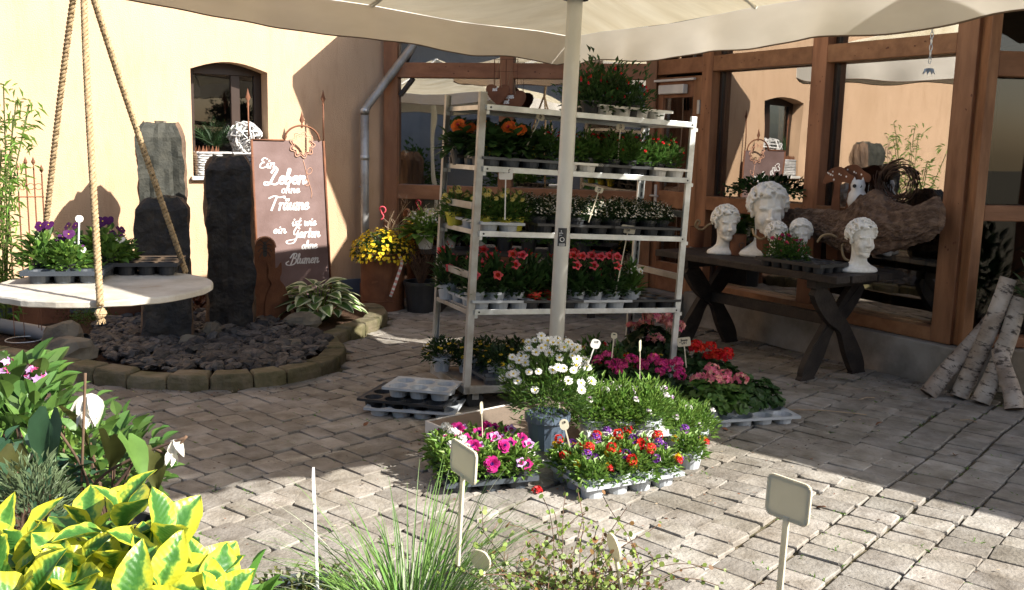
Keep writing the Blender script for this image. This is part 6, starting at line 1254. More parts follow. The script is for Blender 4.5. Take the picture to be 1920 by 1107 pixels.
mushroom('tall rusty flat mushroom with white dots, the left one', 1572, 316, 7.06, .6); mushroom('rusty flat mushroom overlapping the left one, darker cap', 1600, 312, 7.0, .6, 1)
c = R3(.93, 1.22, .03); c = PL(1607, 372, (A_.x, A_.y), (E_.x, E_.y), -.05); o = root('white_owl', 'white ceramic owl figure behind the root wood', 'owl', (c.x, c.y, 1.136)); m = MB(); m.lathe([(0, 0), (.05, 0), (.068, .05), (.06, .11), (.045, .135), (.052, .17), (.04, .205), (0, .21)], 18); m.build('body', mt['gloss'], o, smooth=True)
for s in (-1, 1): m = MB(); m.lathe([(.018, 0), (.0, .04)], 6, (s*.03, -.005, .19)); m.build('ear', mt['gloss'], o)
for s in (-1, 1): m = MB(); m.lathe([(0, 0), (.014, .001), (.013, .006), (0, .007)], 10); e = m.build('eye', mt['ink'], o); e.location = (s*.02-.02, -.042, .165); e.rotation_euler = (PI/2, 0, -.4)
c = PL(1682, 344, (A_.x, A_.y), (E_.x, E_.y), .10); o = root('twig_wreath', 'dark round wreath of twisted twigs standing on the root wood', 'wreath', tuple(c), math.atan2(ex.y, ex.x)); m = MB(); r = random.Random(6)
for i in range(65):
    a0 = r.uniform(0, 6.3); ln = r.uniform(.7, 2.2); q = r.uniform(.085, .145); y0 = r.uniform(-.045, .045); fl = r.uniform(-.02, .045)
    m.tube([((q+fl*t/8)*math.cos(a0+ln*t/8), y0+.01*math.sin(t), (q+fl*t/8)*math.sin(a0+ln*t/8)) for t in range(9)], r.uniform(.0025, .005), 4)
m.build('twigs', mt['twig'], o, kind='stuff')
c = PL(1425, 350, (A_.x, A_.y), (E_.x, E_.y), .0); o = root('ivy_plant', 'trailing green ivy spreading behind the largest head', 'ivy', (c.x, c.y, 1.137)); m = foliage(300, .2, .13, .06, .045, .032, 77, .2, lo=-.1); r = random.Random(9)
for s, dz in ((1, .05), (1, -.02), (-1, .05), (-1, .0)):
    for k in range(26): t = k/26; p = Vector((-.521*s, .8535*s, 0))*(.1+.36*t)*(1 if s > 0 else .95)+Vector((0, -.05, .08+dz*t+.03*math.sin(t*6))); m.leaf(p, (r.uniform(-1, 1), r.uniform(-1, .3), r.uniform(-.5, .6)), .04, .03)
m.build('foliage', g_['dark'], o); m = MB(); m.lathe([(0, 0), (.055, 0), (.07, .1), (0, .09)], 16); m.build('pot', mt['terra'], o)
# chain with flower under the eave
p = D(1748, 60, 5.9); o = root('hanging_chain', 'metal chain ending in a small metal blossom at the top right', 'chain', (p.x, p.y, 2.8)); zb = D(1744, 128, 5.9).z-2.8
m = MB(); k = 0; z = 0.05
while z > zb+.02:
    ax = Vector((1, 0, 0)) if k % 2 else Vector((0, 1, 0)); m.tube([Vector((0, 0, z))+ax*.008*math.cos(t)+Vector((0, 0, .022*math.sin(t))) for t in [j*PI/5 for j in range(11)]], .0028, 4, cap=False); z -= .036; k += 1
m.build('chain', mt['zinc'], o, kind='stuff'); m = MB()
for i in range(9): a = 2*PI*i/9; m.leaf((0, 0, zb), (math.cos(a), math.sin(a), -.35), .05, .022, 0, .2, .5)
m.lathe([(.014, zb-.01), (0, zb-.03)], 8); m.build('blossom', mt['zinc'], o)
# ------------------------------------------------------------------ birch logs and laurel
def log(label, base, top, r0, seed):
    b = Vector(base); t = Vector(top); d = t-b; o = root('birch_log', label, 'log', tuple(b), 0, 'birch logs leaning by the glass corner'); o.rotation_euler = d.to_track_quat('Z', 'Y').to_euler(); L0 = d.length; m = MB(); K = 28; N = 50; r = random.Random(seed)
    kz = [r.uniform(.1, .9) for _ in range(4)]; ka = [r.uniform(0, 6.3) for _ in range(4)]
    for i in range(N+1):
        z = L0*i/N; bend = .02*math.sin(i/N*PI*1.3+seed)
        for k in range(K):
            a = 2*PI*k/K; q = r0*(1-.12*i/N)*(1+.04*noise.noise(Vector((math.cos(a)*1.5, math.sin(a)*1.5, z*5+seed*7)))+.015*noise.noise(Vector((math.cos(a)*6, math.sin(a)*6, z*40))))
            for z0, a0 in zip(kz, ka): q += r0*.16*math.exp(-((z/L0-z0)/.03)**2-((math.cos(a-a0)-1)/.12)**2)
            m.v.append((q*math.cos(a)+bend, q*math.sin(a), z))
    m.f = [(i*K+k, i*K+(k+1) % K, (i+1)*K+(k+1) % K, (i+1)*K+k) for i in range(N) for k in range(K)]; m.m = [0]*len(m.f); m.build('bark', mt['birch'], o, smooth=True)
    for z, nm in ((-.002, 'sawn_end'), (L0+.001, 'sawn_end')): e = MB(); e.disk((.02*math.sin(seed) if z < 0 else 0, 0, z), r0*(.97 if z < 0 else .86), 28); e.build(nm, mt['endgrain'], o)
def bpt(px, py): p = G(px, py); return (p.x, p.y, .025)
log('leftmost birch log, lying flattest of the four', bpt(1742, 748), D(1868, 585, 6.0), .056, 1)
log('second birch log from the left, reaching highest', bpt(1801, 752), D(1890, 522, 5.92), .056, 2)
log('third birch log from the left with dark knots', bpt(1838, 762), D(1916, 560, 5.86), .056, 3)
log('rightmost short steep birch log', bpt(1896, 775), D(1880, 655, 5.80), .054, 4)
def laurel(label, loc, R_, H, seed, pot=True, n=220):
    o = root('laurel_bush', label, 'laurel', loc, group='laurel bushes'); foliage(n, R_, H, .5, .10, .042, seed, .5, .2, .15, True).build('foliage', g_['dark'], o); s = MB(); stems(s, 9, R_, H, .3, seed, .006).build('stems', mt['twig'], o, kind='stuff')
    if pot: m = MB(); m.lathe([(0, 0), (.12, 0), (.16, .28), (.17, .28), (.17, .31), (.15, .31), (.14, .27), (0, .27)], 24); m.build('pot', mt['terra'], o)
    return o
laurel('glossy laurel bush at the right edge behind the birch logs', (3.38, 5.85, .06), .26, .42, 1); laurel('laurel branches glimpsed behind the dark corner glass', (3.25, 6.62, .03), .22, .3, 2, True, 130)
p = G(1880, 672, .28)
# ------------------------------------------------------------------ plants on the paving
bx = root('concrete_parasol_stand', 'square parasol foot of brown slabs in a white steel frame', 'parasol stand', (-.43, 4.88, 0), math.atan2(.64, .77)); 
e2 = Vector((.64, -.77, 0)).normalized()
m = MB(); m.box((0, -.70, .05), (.55, -.005, .098)); m.build('slab', mt['concrete'], bx, bevel=.008); m = MB(); m.box((.556, -.70, .05), (1.1, -.005, .098)); m.build('slab', mt['concrete'], bx, bevel=.008)
m = MB()
for a, b in (((-.012, -.71, .0), (0, .005, .10)), ((1.10, -.71, 0), (1.112, .005, .10)), ((0, -.712, 0), (1.1, -.702, .10)), ((0, -.003, 0), (1.1, .007, .10))): m.box(a, b)
m.build('steel_frame', mt['metalwh'], bx, bevel=.002)
BZ = .10
# daisy bush
dp_ = G(1025, 838, BZ); dz_ = root('marguerite_bush', 'big white daisy bush in a slate blue pot on the parasol base', 'daisy bush', tuple(dp_)); put('pot', potmesh(.105, .08, .17, mt['bluepot'], .02), dz_)
lf = foliage(3200, .205, .26, .25, .035, .006, 101, .7, lo=-.3, jit=.8, shell=.45); lf.build('foliage', g_['mid'], dz_); foliage(1500, .21, .27, .25, .03, .005, 102, .9, lo=-.1, jit=.8, shell=.3).build('young_foliage', g_['light'], dz_)
put_flowers(dz_, F['daisyW'], 80, .21, .28, .25, 103, .25, .45, (.1, -1, .6), (.95, 1.45)); put_flowers(dz_, variants('bud', .006, [f_['white']]), 30, .21, .29, .25, 104, .2, .7)
# multi coloured tray
th_ = rad(27); t4 = tray(4, 3, .125, .075, 'lgrey', lip=.014); c0_ = G(1148, 905); tray_thing(t4, 'light grey tray of mixed red, purple and yellow blooms at the very front', (c0_.x, c0_.y, .0), th_, 'trays on the paving')
for i in range(4):
    for j in range(3):
        x = (i-1.5)*.125; y = (j-1)*.125; p = c0_+Vector((x*math.cos(th_)-y*math.sin(th_), x*math.sin(th_)+y*math.cos(th_), .008))
        K_[('trio1', 'trio2', 'trio3')[(i*2+j) % 3]].at(f'mixed bright flower pot in the front tray, {ORD(j)} row, {ORD(i)} from the left', tuple(p), random.uniform(-.5, .5), random.uniform(.92, 1.08), 'mixed flower pots in the front tray')
p_ = G(1292, 880); K_['trio1'].at('single mixed flower pot at the right corner of the front tray', (p_.x, p_.y, 0), .4, 1.0, 'mixed flower pots in the front tray')
# petunia tray
c0_ = Vector((-.13, 4.28, 0)); th2 = rad(18); tray_thing(tray(3, 3, .135, .07, 'dgrey', lip=.02), 'dark tray of magenta petunias front left of the base', tuple(c0_), th2, 'trays on the paving')
for i in range(3):
    for j in range(3):
        x = (i-1)*.135; y = (j-1)*.135; p = c0_+Vector((x*math.cos(th2)-y*math.sin(th2), x*math.sin(th2)+y*math.cos(th2), .008)); kd = 'petuniaW' if i == 0 else ('petunia', 'petunia2')[(i+j) % 2]
        K_[kd].at(f'petunia pot in the dark front tray, {("front", "middle", "back")[j]} row, {("left", "centre", "right")[i]}', tuple(p), random.uniform(-.4, .4), random.uniform(.92, 1.05), 'petunias in the dark front tray')
# iberis, lime green plants
c0_ = G(1165, 832, BZ)+Vector((0, .10, 0)); tray_thing(tray(3, 2, .13, .07, 'white', lip=.03), 'white tray of bushy candytuft on the parasol base', (c0_.x, c0_.y, BZ+.002), rad(12), 'trays on the paving')
for i, (x, y) in enumerate(((-.14, -.06), (0, -.06), (.13, -.05), (-.12, .08), (.02, .08), (.15, .09))): K_['iberis'].at('bright green candytuft in the white tray, '+('front left', 'front middle', 'front right', 'back left', 'back middle', 'back right')[i], (c0_.x+x, c0_.y+y, BZ+.008), i, 1.15, 'candytufts in the white tray')
for i, (px, py, s) in enumerate(((1268, 850, 1.1), (1305, 838, 1.0), (1250, 815, 1.1))): p = G(px, py); K_['iberis'].at('bright green candytuft standing on the cobbles, '+('left', 'right', 'rear')[i]+' one', (p.x, p.y, 0), i*2, s, 'candytufts on the cobbles')
# geraniums
gs = [('gerP', 1322, 800, 1.15, 'pink geranium with large round leaves right of the candytuft'), ('gerP', 1362, 795, 1.0, 'leafy geranium in a beige pot at the group right end'), ('gerH', 1222, 770, 1.05, 'magenta geranium behind the tall thin label stick'), ('gerH', 1180, 765, 1.0, 'magenta geranium left of the tall thin label'), ('gerH', 1265, 772, 1.0, 'magenta geranium right of the tall thin label'), ('gerH', 1135, 752, .95, 'deep pink geranium behind the daisy bush'),
      ('gerS', 1215, 706, 1.5, 'tall salmon geranium in the shade by the trolley right wheel'), ('gerS', 1250, 712, 1.3, 'salmon geranium leaning against the trolley right post'), ('gerR', 1315, 735, 1.1, 'bright red geranium right of the trolley post'), ('gerR', 1345, 742, 1.0, 'second red geranium, furthest right of the red ones'), ('gerG', 1392, 785, 1.1, 'dark green geranium without blossom in the white tray'), ('gerG', 1425, 780, .95, 'small dark green geranium at the white tray right end'), ('gerG', 1370, 762, 1.0, 'dark green geranium behind the white tray'),
      ('sanv', 1160, 725, 1.3, 'yellow flowered dark plant behind the small shop label'), ('sanv', 1205, 735, 1.3, 'yellow flowered dark plant left of the right trolley post'), ('green_red', 1105, 735, 1.3, 'dark green bush at the parasol pole foot'), ('green_red', 1150, 745, 1.2, 'dark green bush between pole foot and geraniums')]
for i, (k, px, py, s, lb) in enumerate(gs): p = G(px, py); K_[k].at(lb, (p.x, p.y, 0), i*1.3, s, 'pot plants standing on the cobbles')
p = G(1400, 792); tray_thing(tray(4, 2, .125, .06, 'lgrey'), 'light tray under the dark geraniums at the right', (p.x, p.y, 0), rad(14), 'trays on the paving')
# stacked empty trays left
p = G(788, 775); tray_thing(tg, 'lower empty tray of the pair by the trolley left wheel', (p.x-.02, p.y+.03, 0), rad(-8), 'empty trays by the trolley'); tray_thing(tk, 'black empty tray in the middle of the low stack', (p.x-.05, p.y+.06, .035), rad(-16), 'empty trays by the trolley'); tray_thing(tg3, 'light grey empty tray on top of the low stack', (p.x+.01, p.y+.04, .10), rad(-14), 'empty trays by the trolley')
# labels in the floor group
def fl_stake(label, pxb, pyb, Y, pxt, pyt, **k):
    b = D(pxb, pyb, Y); t = D(pxt, pyt, Y); d = t-b; return stake(label, tuple(b), d.length, tilt=math.atan2(d.x, d.z), **k)
fl_stake('tilted square label behind the white daisies', 1100, 690, 5.0, 1114, 652, plate='small', col='white', rz=0, text=['1,99'], ts=.007, w_=.05, h_=.05)
fl_stake('round headed label upright in the shade behind the daisies', 1147, 672, 5.3, 1151, 634, plate='small', col='cream', text=['Neu'], ts=.006, w_=.034, h_=.034)
fl_stake('thin edge on label stick among the magenta geraniums', 1199, 745, 4.95, 1191, 655, plate='small', col='cream', rz=1.2, w_=.04, h_=.06)
fl_stake('wide lettered label by the red geranium', 1287, 690, 5.6, 1283, 648, plate='big', col='cream', text=['Geranien', '4,50 €'], ts=.0075, w_=.075, h_=.05)
fl_stake('thin label stick leaning in the petunia tray', 907, 880, 4.3, 892, 770, plate='spoon', col='cream', rz=1.25, w_=.035, h_=.06)
fl_stake('oval headed label standing in the mixed front tray', 1076, 868, 4.25, 1060, 805, plate='spoon', col='cream', w_=.042, h_=.052, text=['2,90'], ts=.006)
p = G(1007, 928); put_ = root('fallen_blossom', 'single dark red blossom lying on the paving at the front', 'blossom', (p.x, p.y, .02)); put('petals', F['verR'][0], put_, loc=(0, 0, 0))
# fallen leaves
lm = MB(); lm.leaf((0, 0, 0), (1, 0, 0), .05, .03, 0, .2, .3, True); lme = lm.build('leaf', mt['rust'], link=False)
for i, (px, py, q) in enumerate(((1352, 812, 0), (1790, 862, 0), (1548, 962, 0), (1655, 800, 1), (690, 800, 1), (960, 870, 1), (1370, 655, 1), (1640, 690, 1))):
    p = G(px, py); o = put('fallen_leaf', lme, loc=(p.x, p.y, .025), rot=(.2, .1, i*1.1), sc=1.0); tag(o, ('brown leaf fallen just right of the candytufts', 'reddish leaf on shaded cobbles at the far right', 'brown leaf on sunny cobbles behind the right big label', 'small brown leaf on cobbles below the table legs', 'brown leaf near the low stack of empty trays', 'brown leaf among the trays near the slate blue pot', 'brown leaf beneath the table between its legs', 'brown leaf by the plinth under the table right end')[i], 'leaf', 'fallen leaves on the cobbles')
for i, (x0, y0, x1, y1) in enumerate(((1470, 768, 1625, 778), (1610, 750, 1640, 746), (1800, 788, 1832, 792))):
    a, b = G(x0, y0, .03), G(x1, y1, .03); m = MB(); m.tube([a, a.lerp(b, .5)+Vector((.01, .02, .004)), b], .003, 4); o = m.build('straw_stalk', mt['ptwig']); tag(o, ('long pale straw stalk lying before the table legs', 'short pale stalk near the birch logs', 'short pale stalk below the rightmost logs')[i], 'stalk')
# ================================================================== FOREGROUND: plants on a display bench below the picture
db = root('display_bench', 'grey display bench under the foreground pots, below the picture', 'bench', (0, 1.2, 0)); m = MB(); m.box((-.9, .6, .58), (1.0, 1.66, .62)); m.build('table_top', mt['darkwood'], db, bevel=.004, world=True); m = MB(); m.box((-1.75, .6, .58), (-.904, 2.15, .62)); m.build('table_top', mt['darkwood'], db, bevel=.004, world=True)
for x, y in ((-1.7, .65), (-1.7, 2.05), (-1.0, 2.05), (.9, .65), (.9, 1.55)): m = MB(); m.box((x, y, 0), (x+.05, y+.05, .58)); m.build('leg', mt['darkwood'], db, world=True)
BT = .62
# variegated spindle: every leaf a part
eu_y = petal('euonymus_yellow', (.66, .62, .03), (.55, .55, .04), trans=.35, rnd=.1); eu_g = leafmat('euonymus_green', (.10, .24, .04)); eu_g2 = leafmat('euonymus_lime', (.26, .42, .05))
def variegated():
    m = bpy.data.materials.new('variegated_leaf'); m.use_nodes = True; nt = m.node_tree; N = nt.nodes; K = nt.links; b = N['Principled BSDF']; b.inputs['Roughness'].default_value = .38
    def math_(op, a, b_=None, c=None):
        n = N.new('ShaderNodeMath'); n.operation = op
        for i, v in enumerate((a, b_, c)):
            if v is None: continue
            if isinstance(v, (int, float)): n.inputs[i].default_value = v
            else: K.new(v, n.inputs[i])
        return n.outputs[0]
    tc = N.new('ShaderNodeTexCoord'); sp_ = N.new('ShaderNodeSeparateXYZ'); K.new(tc.outputs['Object'], sp_.inputs[0]); oi = N.new('ShaderNodeObjectInfo')
    off = N.new('ShaderNodeCombineXYZ'); K.new(math_('MULTIPLY', oi.outputs['Random'], 50), off.inputs[0]); va = N.new('ShaderNodeVectorMath'); va.operation = 'ADD'; K.new(tc.outputs['Object'], va.inputs[0]); K.new(off.outputs[0], va.inputs[1])
    nz = N.new('ShaderNodeTexNoise'); nz.inputs['Scale'].default_value = 75; nz.inputs['Detail'].default_value = 4; K.new(va.outputs[0], nz.inputs['Vector'])
    t = math_('DIVIDE', sp_.outputs[0], .072); shape = math_('SINE', math_('MULTIPLY', math_('POWER', math_('MAXIMUM', t, .001), 1.1), PI))
    e = math_('DIVIDE', math_('ABSOLUTE', sp_.outputs[1]), math_('MAXIMUM', math_('MULTIPLY', shape, .022), .001))
    v = math_('ADD', math_('ADD', e, math_('MULTIPLY', math_('SUBTRACT', nz.outputs['Fac'], .5), 1.5)), math_('MULTIPLY', math_('SUBTRACT', oi.outputs['Random'], .5), .55))
    rp = N.new('ShaderNodeValToRGB'); K.new(v, rp.inputs[0]); el = rp.color_ramp.elements; el[0].position = .22; el[0].color = (.05, .16, .03, 1); el[1].position = .78; el[1].color = (.62, .60, .05, 1)
    q = el.new(.46); q.color = (.12, .27, .05, 1); q = el.new(.60); q.color = (.45, .54, .07, 1)
    wv = N.new('ShaderNodeTexNoise'); wv.inputs['Scale'].default_value = 260; K.new(va.outputs[0], wv.inputs['Vector'])
    rib = math_('SINE', math_('MULTIPLY', math_('SUBTRACT', sp_.outputs[0], math_('MULTIPLY', math_('ABSOLUTE', sp_.outputs[1]), .8)), 900))
    hgt = math_('ADD', math_('MULTIPLY', rib, .4), wv.outputs['Fac']); bp = N.new('ShaderNodeBump'); bp.inputs['Strength'].default_value = .35; bp.inputs['Distance'].default_value = .001; K.new(hgt, bp.inputs['Height']); K.new(bp.outputs[0], b.inputs['Normal'])
    K.new(rp.outputs[0], b.inputs['Base Color']); tr = N.new('ShaderNodeBsdfTranslucent'); K.new(rp.outputs[0], tr.inputs[0]); mx = N.new('ShaderNodeMixShader'); mx.inputs[0].default_value = .35; K.new(b.outputs[0], mx.inputs[1]); K.new(tr.outputs[0], mx.inputs[2]); K.new(mx.outputs[0], N['Material Output'].inputs[0]); return m
vm = variegated(); EM = []
for i in range(7):
    mb = MB(); r = random.Random(i); L0, W0_ = .072, .043; V = []; n_ = 13; cols = (-1, -.7, -.35, 0, .35, .7, 1)
    for a in range(n_+1):
        t = a/n_; ww = max(.03, math.sin(PI*min(1, t)**1.1)**.8)*(1+.03*math.sin(a*2.3+i))
        for kx in cols: V.append((L0*t, W0_/2*ww*kx, L0*(-.20-.05*i)*t*t+abs(kx)**1.5*ww*W0_*(.10+.03*i)+.0016*math.sin(t*15+kx*4+i)*abs(kx)))
    mb.v = V; mb.f = [(a*7+k, a*7+k+1, a*7+k+8, a*7+k+7) for a in range(n_) for k in range(6)]; mb.m = [0]*len(mb.f); EM.append(mb.build('leaf', vm, link=False, smooth=True))
eo = root('variegated_euonymus', 'yellow edged green leafed euonymus shrub at the bottom left corner', 'euonymus', (-.48, 1.1, BT)); sb = MB(); r = random.Random(12)
tips = [(228, 925, 1.12), (168, 958, 1.16), (305, 985, 1.08), (120, 985, 1.2), (55, 1010, 1.12), (10, 1040, 1.05), (372, 1062, 1.1), (300, 1065, 1.03), (215, 1030, 1.08), (130, 1070, 1.02), (60, 1090, .98), (240, 1105, .98), (180, 1100, 1.12), (0, 1100, 1.0), (330, 1115, 1.1), (90, 1040, 1.15), (150, 1030, 1.05), (270, 1040, 1.15), (20, 985, 1.2), (395, 1100, 1.05)]
for i, (px, py, Y) in enumerate(tips):
    tp_ = D(px, py+42, Y)-eo.location; base = Vector((tp_.x*.25, tp_.y*.25, .12)); P = catmull([Vector((0, 0, .1)), base+Vector((0, 0, (tp_.z-.12)*.45)), tp_], 5); sb.tube(P, [.004]*len(P), 5)
    ax = (tp_-P[-3]).normalized()
    for k in range(9):
        a = k*2.4+i; dn = .012*(k//2); q = tp_-ax*dn*1.6; el = 1.25-.16*k+r.uniform(-.12, .12); x = ax.orthogonal().normalized(); y = ax.cross(x); d = (x*math.cos(a)+y*math.sin(a))*math.cos(el)+ax*math.sin(el)+Vector((0, 0, .15)); d.normalize()
        up = ax-(ax.dot(d))*d; up = up.normalized() if up.length > .05 else Vector((0, 0, 1)); rot = Matrix((d, up.cross(d), up)).transposed().to_euler()
        put('leaf', EM[r.randrange(7)], eo, loc=q, rot=rot, sc=r.uniform(.9, 1.35)*(.75 if k < 2 else 1))
sb.build('stems', g_['light'], eo, smooth=True, kind='stuff'); put('pot', potmesh(.14, .11, .2, mt['black']), eo)
foliage(420, .2, .12, .26, .05, .03, 122, .5, big=True).build('inner_foliage', [eu_g], eo)
# leafy green pot plants above it
def bench_plant(name, label, cat, px, py, Y, R, H, n, L, W, col, seed, h0=None, big=True, flowers=None, pot=mt['black'], **k):
    c = D(px, py, Y); o = root(name, label, cat, (c.x, c.y, BT)); z = c.z-BT; put('pot', potmesh(.09, .07, .14, pot), o)
    foliage(n, R, H, max(.13, z), L, W, seed, big=big, **k).build('foliage', g_[col], o); s = MB(); stems(s, 12, R, H+z-.1, .1, seed, .004); s.build('stems', mt['twig'], o, kind='stuff')
    if flowers: put_flowers(o, flowers[0], flowers[1], R*.95, H*1.05, max(.13, z), seed, .2, .4, (0, -1, .3))
    return o
bench_plant('leafy_pot_plant', 'bushy green pot plant with broad leaves at the left edge', 'pot plant', 110, 880, 2.0, .15, .10, 220, .04, .026, 'light', 131, rise=.3, lo=-.9)
bench_plant('leafy_pot_plant', 'blue green ivy like plant low at the left edge', 'ivy', 10, 965, 1.7, .15, .14, 240, .036, .028, 'blue', 132, rise=.1, lo=-.9)
bench_plant('small_shrub', 'dense dark green shrub mass at left below the pink hydrangea', 'shrub', 40, 810, 2.25, .18, .09, 260, .05, .028, 'mid', 133, lo=-.9)
bench_plant('leafy_pot_plant', 'green plant with rounded shiny leaves left of the shade line', 'pot plant', 205, 900, 1.85, .12, .13, 190, .036, .026, 'mid', 134, lo=-.8)
bench_plant('stonecrop_plant', 'spiky fine leaved stonecrop just above the yellow edged leaves', 'stonecrop', 65, 960, 1.45, .06, .09, 600, .02, .004, 'grey', 135, big=False, rise=.9)
hy = bench_plant('pink_hydrangea', 'pink flowering hydrangea at the left edge beneath the disc', 'hydrangea', 0, 750, 2.5, .2, .09, 170, .07, .045, 'mid', 136, lo=-.8)
for i, (px, py, s) in enumerate(((0, 672, 1.3), (-8, 700, 1.1), (66, 688, 1.25), (40, 735, .7), (45, 676, .8))): p = D(px, py, 2.45)-hy.location; put('flower_head', F['hydP'][i % 3], hy, loc=p-Vector((0, 0, .03)), rot=(.5, 0, i), sc=s)
# large drooping arrow leaves and white blossoms on long stalks
def arrowleaf():
    mb = MB(); rows = [(-.22, .5, .0), (0, 1, .02), (.2, .95, .02), (.45, .75, 0), (.7, .45, -.05), (.88, .2, -.1), (1, .02, -.16)]; V = []
    for t, ww, dz in rows:
        for kx in (-1, -.5, 0, .5, 1): V.append((.15*t, .05*ww*kx, .15*dz*1.2+abs(kx)*.012+.003*math.sin(t*20+kx*9)))
    V[2] = (0, 0, 0); mb.v = V; mb.f = [(a*5+k, a*5+k+1, a*5+k+6, a*5+k+5) for a in range(6) for k in range(4)]; mb.m = [0]*24; return mb
al = root('climbing_arrowleaf', 'plant with large drooping arrow shaped leaves and white bracts on red stalks', 'climber', tuple(D(150, 1000, 1.6))); al.location.z = BT
AMs = [arrowleaf().build('leaf', g_[c], link=False, smooth=True) for c in ('olive', 'blue', 'mid')]
for i, (px, py, Y, rot, sc, k) in enumerate(((95, 790, 1.7, (.2, 1.35, -1.7), .8, 1), (120, 775, 1.72, (-.3, .9, .5), .5, 0), (205, 825, 1.7, (.6, .9, 1.9), .62, 0), (240, 830, 1.65, (-.5, .6, -.8), .62, 2), (290, 850, 1.7, (.2, 1.4, -1.2), .5, 0), (30, 850, 1.7, (.1, 1.3, -1.4), .55, 0), (75, 895, 1.6, (0, 1.2, -1.4), .6, 1))):
    put('leaf', AMs[k], al, loc=D(px, py, Y)-al.location, rot=rot, sc=sc)
m = MB(); q = lambda px, py, Y=1.7: D(px, py, Y)-al.location
for P in (((150, 1000), (165, 920), (150, 870), (105, 800)), ((165, 920), (210, 880), (290, 842), (345, 822)), ((160, 960), (200, 930), (250, 870)), ((150, 1000), (155, 840), (160, 700)), ((290, 842), (320, 850), (350, 818))): m.tube(catmull([q(*a) for a in P], 6), .0028, 6)
m.build('stalks', mt['twig'], al, smooth=True, kind='stuff')
wm2 = MB()
for i in range(6): a = i*1.05; wm2.leaf((0, 0, 0), (math.cos(a)*.6, math.sin(a)*.6, -.75+.3*(i % 2)), .055, .026, 0, .25, .45, True)
WB = wm2.build('white_bracts', petal('bract_white', (.8, .77, .68)), link=False, smooth=True)
for px, py, Y, s in ((172, 738, 1.75, 1.05), (160, 770, 1.72, .6), (325, 825, 1.7, .62), (322, 845, 1.7, .5)): put('white_bracts', WB, al, loc=D(px, py, Y)-al.location, rot=(.3*s, .2, px), sc=s)
# grass pot
gc = D(765, 1120, 1.42); gr = root('grass_pot', 'fountain of fine arching green grass in a dark pot at the bottom', 'ornamental grass', (gc.x, gc.y, BT)); z0 = gc.z-BT-.06; put('pot', potmesh(.11, .09, z0, mt['dgrey']), gr); m = MB(); m2 = MB(); r = random.Random(21)
for i in range(760):
    a = r.uniform(0, 2*PI); L0 = r.uniform(.12, .30); q = r.random()**.6*.085; b = Vector((q*math.cos(a), q*math.sin(a), z0-.01)); lean = r.uniform(.2, 1.45)*(1.25 if math.cos(a) < 0 else .85); w0 = r.uniform(.0011, .0021); out = Vector((math.cos(a), math.sin(a), 0)); pts = []; ang = .15+.35*lean
    p = b.copy(); n = 9
    for k in range(n+1): pts.append(p.copy()); p = p+(out*math.sin(ang)+Vector((0, 0, math.cos(ang))))*L0/n; ang += lean*.23
    sd_ = out.cross(Vector((0, 0, 1))); vs = []
    for k, c in enumerate(pts): ww = w0*(1-(k/n)**2*.9); vs += [c-sd_*ww, c+out*ww*.5, c+sd_*ww]
    (m if i % 5 else m2).add(vs, [(3*k, 3*k+1, 3*k+4, 3*k+3) for k in range(n)]+[(3*k+1, 3*k+2, 3*k+5, 3*k+4) for k in range(n)])
m.build('blades', g_['grass'], gr, kind='stuff'); m2.build('blue_green_blades', g_['silver'], gr, kind='stuff')
g2 = D(560, 1105, 1.5); o = root('creeping_pot', 'dark pot rim with tiny creeping leaves at the bottom left of the grass', 'pot plant', (g2.x, g2.y, BT)); z1 = g2.z-BT-.02; put('pot', potmesh(.10, .08, z1, mt['dgrey']), o); foliage(420, .13, .035, z1-.01, .014, .009, 141, .3).build('foliage', g_['olive'], o)
# wire vine
mc = D(1065, 1105, 1.42); mu = root('wire_vine', 'tangle of wiry brown stems with tiny round leaves beside the grass', 'wire vine', (mc.x, mc.y, BT)); z0 = mc.z-BT-.05; put('pot', potmesh(.10, .08, z0, mt['dgrey']), mu); m = MB(); lf = MB(); r = random.Random(31); lfy = MB()
for i in range(150):
    a = r.uniform(0, 2*PI); L0 = r.uniform(.08, .24); p = Vector((r.uniform(-.09, .09), r.uniform(-.07, .07), z0)); d = Vector((math.cos(a)*.7, math.sin(a)*.5, r.uniform(.3, 1.3))).normalized(); pts = [p.copy()]; n = 9; cv = Vector((r.uniform(-1, 1), r.uniform(-1, 1), r.uniform(-.9, .3)))*.28
    for k in range(n): p = p+d*L0/n; d = (d+cv+Vector((r.uniform(-.25, .25), r.uniform(-.25, .25), r.uniform(-.25, .2)))).normalized(); pts.append(p.copy())
    m.tube(pts, .00075, 3)
    for c in pts[1:]:
        for s in range(2):
            if r.random() < .8:
                q = c+Vector((r.uniform(-.006, .006), r.uniform(-.006, .006), r.uniform(-.004, .006))); rr = r.uniform(.0025, .0052); nn = Vector((r.uniform(-1, 1), r.uniform(-1, .3), r.uniform(.1, 1))).normalized(); x = nn.orthogonal().normalized(); y = nn.cross(x)
                (lf if r.random() < .8 else lfy).add([q+(x*math.cos(t)+y*math.sin(t))*rr for t in [k*PI/3 for k in range(6)]], [tuple(range(6))])
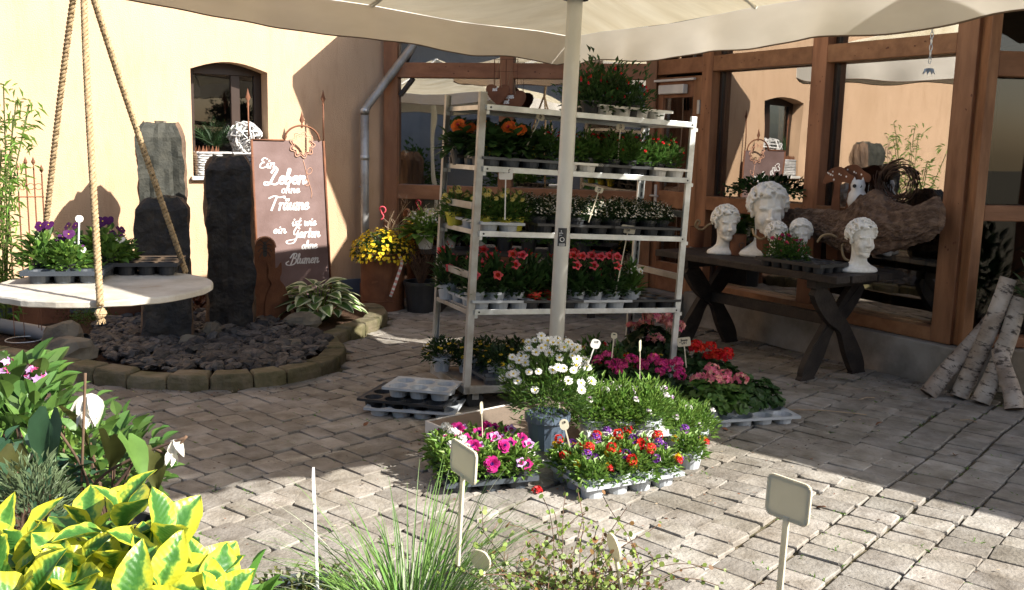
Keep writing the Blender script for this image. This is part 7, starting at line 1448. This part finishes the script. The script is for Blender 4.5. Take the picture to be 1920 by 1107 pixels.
m.build('wiry_stems', mt['twig'], mu, kind='stuff'); lf.build('tiny_leaves', leafmat('wirevine_leaf', (.22, .30, .06)), mu, kind='stuff'); lfy.build('reddish_leaves', leafmat('wirevine_red', (.26, .14, .05)), mu, kind='stuff')
# foreground labels
def fg(label, pxb, pyb, pxt, pyt, Y, rz, w_, h_, col='cream', plate='big'):
    b = D(pxb, pyb, Y); t = D(pxt, pyt, Y); o = stake(label, tuple(b), (t-b).length, plate=plate, tilt=math.atan2((t-b).x, (t-b).z), rz=0, col=col, w_=w_, h_=h_, group='big foreground plant labels'); [setattr(ch, 'scale', (1.35, 1.6, 1)) for ch in o.children if ch.name.startswith('stick')]
    for ch in o.children:
        if ch.name.startswith('plate'): ch.rotation_euler = (0, 0, rz)
        else: ch.rotation_euler = (0, 0, rz)
    return o
fg('blank square cream label in front of the petunia tray', 858, 1060, 868, 888, 1.38, rad(-60), .078, .046); fg('largest blank cream label standing at the bottom right', 1455, 1180, 1475, 968, 1.27, rad(-50), .066, .056)
fg('white label seen edge on, a thin stick left of the grass', 597, 1150, 589, 930, 1.4, rad(101), .05, .04, 'white'); fg('small oval label turned sideways in the wire vine', 1166, 1110, 1155, 1046, 1.36, rad(-72), .045, .042, 'cream', 'spoon'); fg('short cream label half sunk between grass and wire vine', 905, 1080, 903, 1064, 1.4, rad(-40), .04, .032, 'cream', 'spoon')

# shrubs before the grey blue house, seen in the front glass
for i, (x, y, R_, H) in enumerate(((-11.5, -5.6, .9, 1.1), (-9.3, -5.7, .7, .8), (-6.2, -5.5, .9, 1.2), (-3.2, -5.6, .8, .9))):
    o = root('yard_shrub', 'round green shrub by the grey blue house, mirrored in glass, '+ORD(i)+' of four', 'shrub', (x, y, 0), group='shrubs by the grey blue house'); foliage(420, R_, H, .5, .16, .1, 200+i, .4, lump=.5).build('foliage', g_['mid'], o); m = MB(); stems(m, 8, R_, H, .0, i, .02).build('stems', mt['twig'], o, kind='stuff')
print('objects', len(bpy.data.objects), 'polys', sum(len(m.polygons) for m in bpy.data.meshes), 'inst polys', sum(len(o.data.polygons) for o in bpy.data.objects if o.type == 'MESH'))
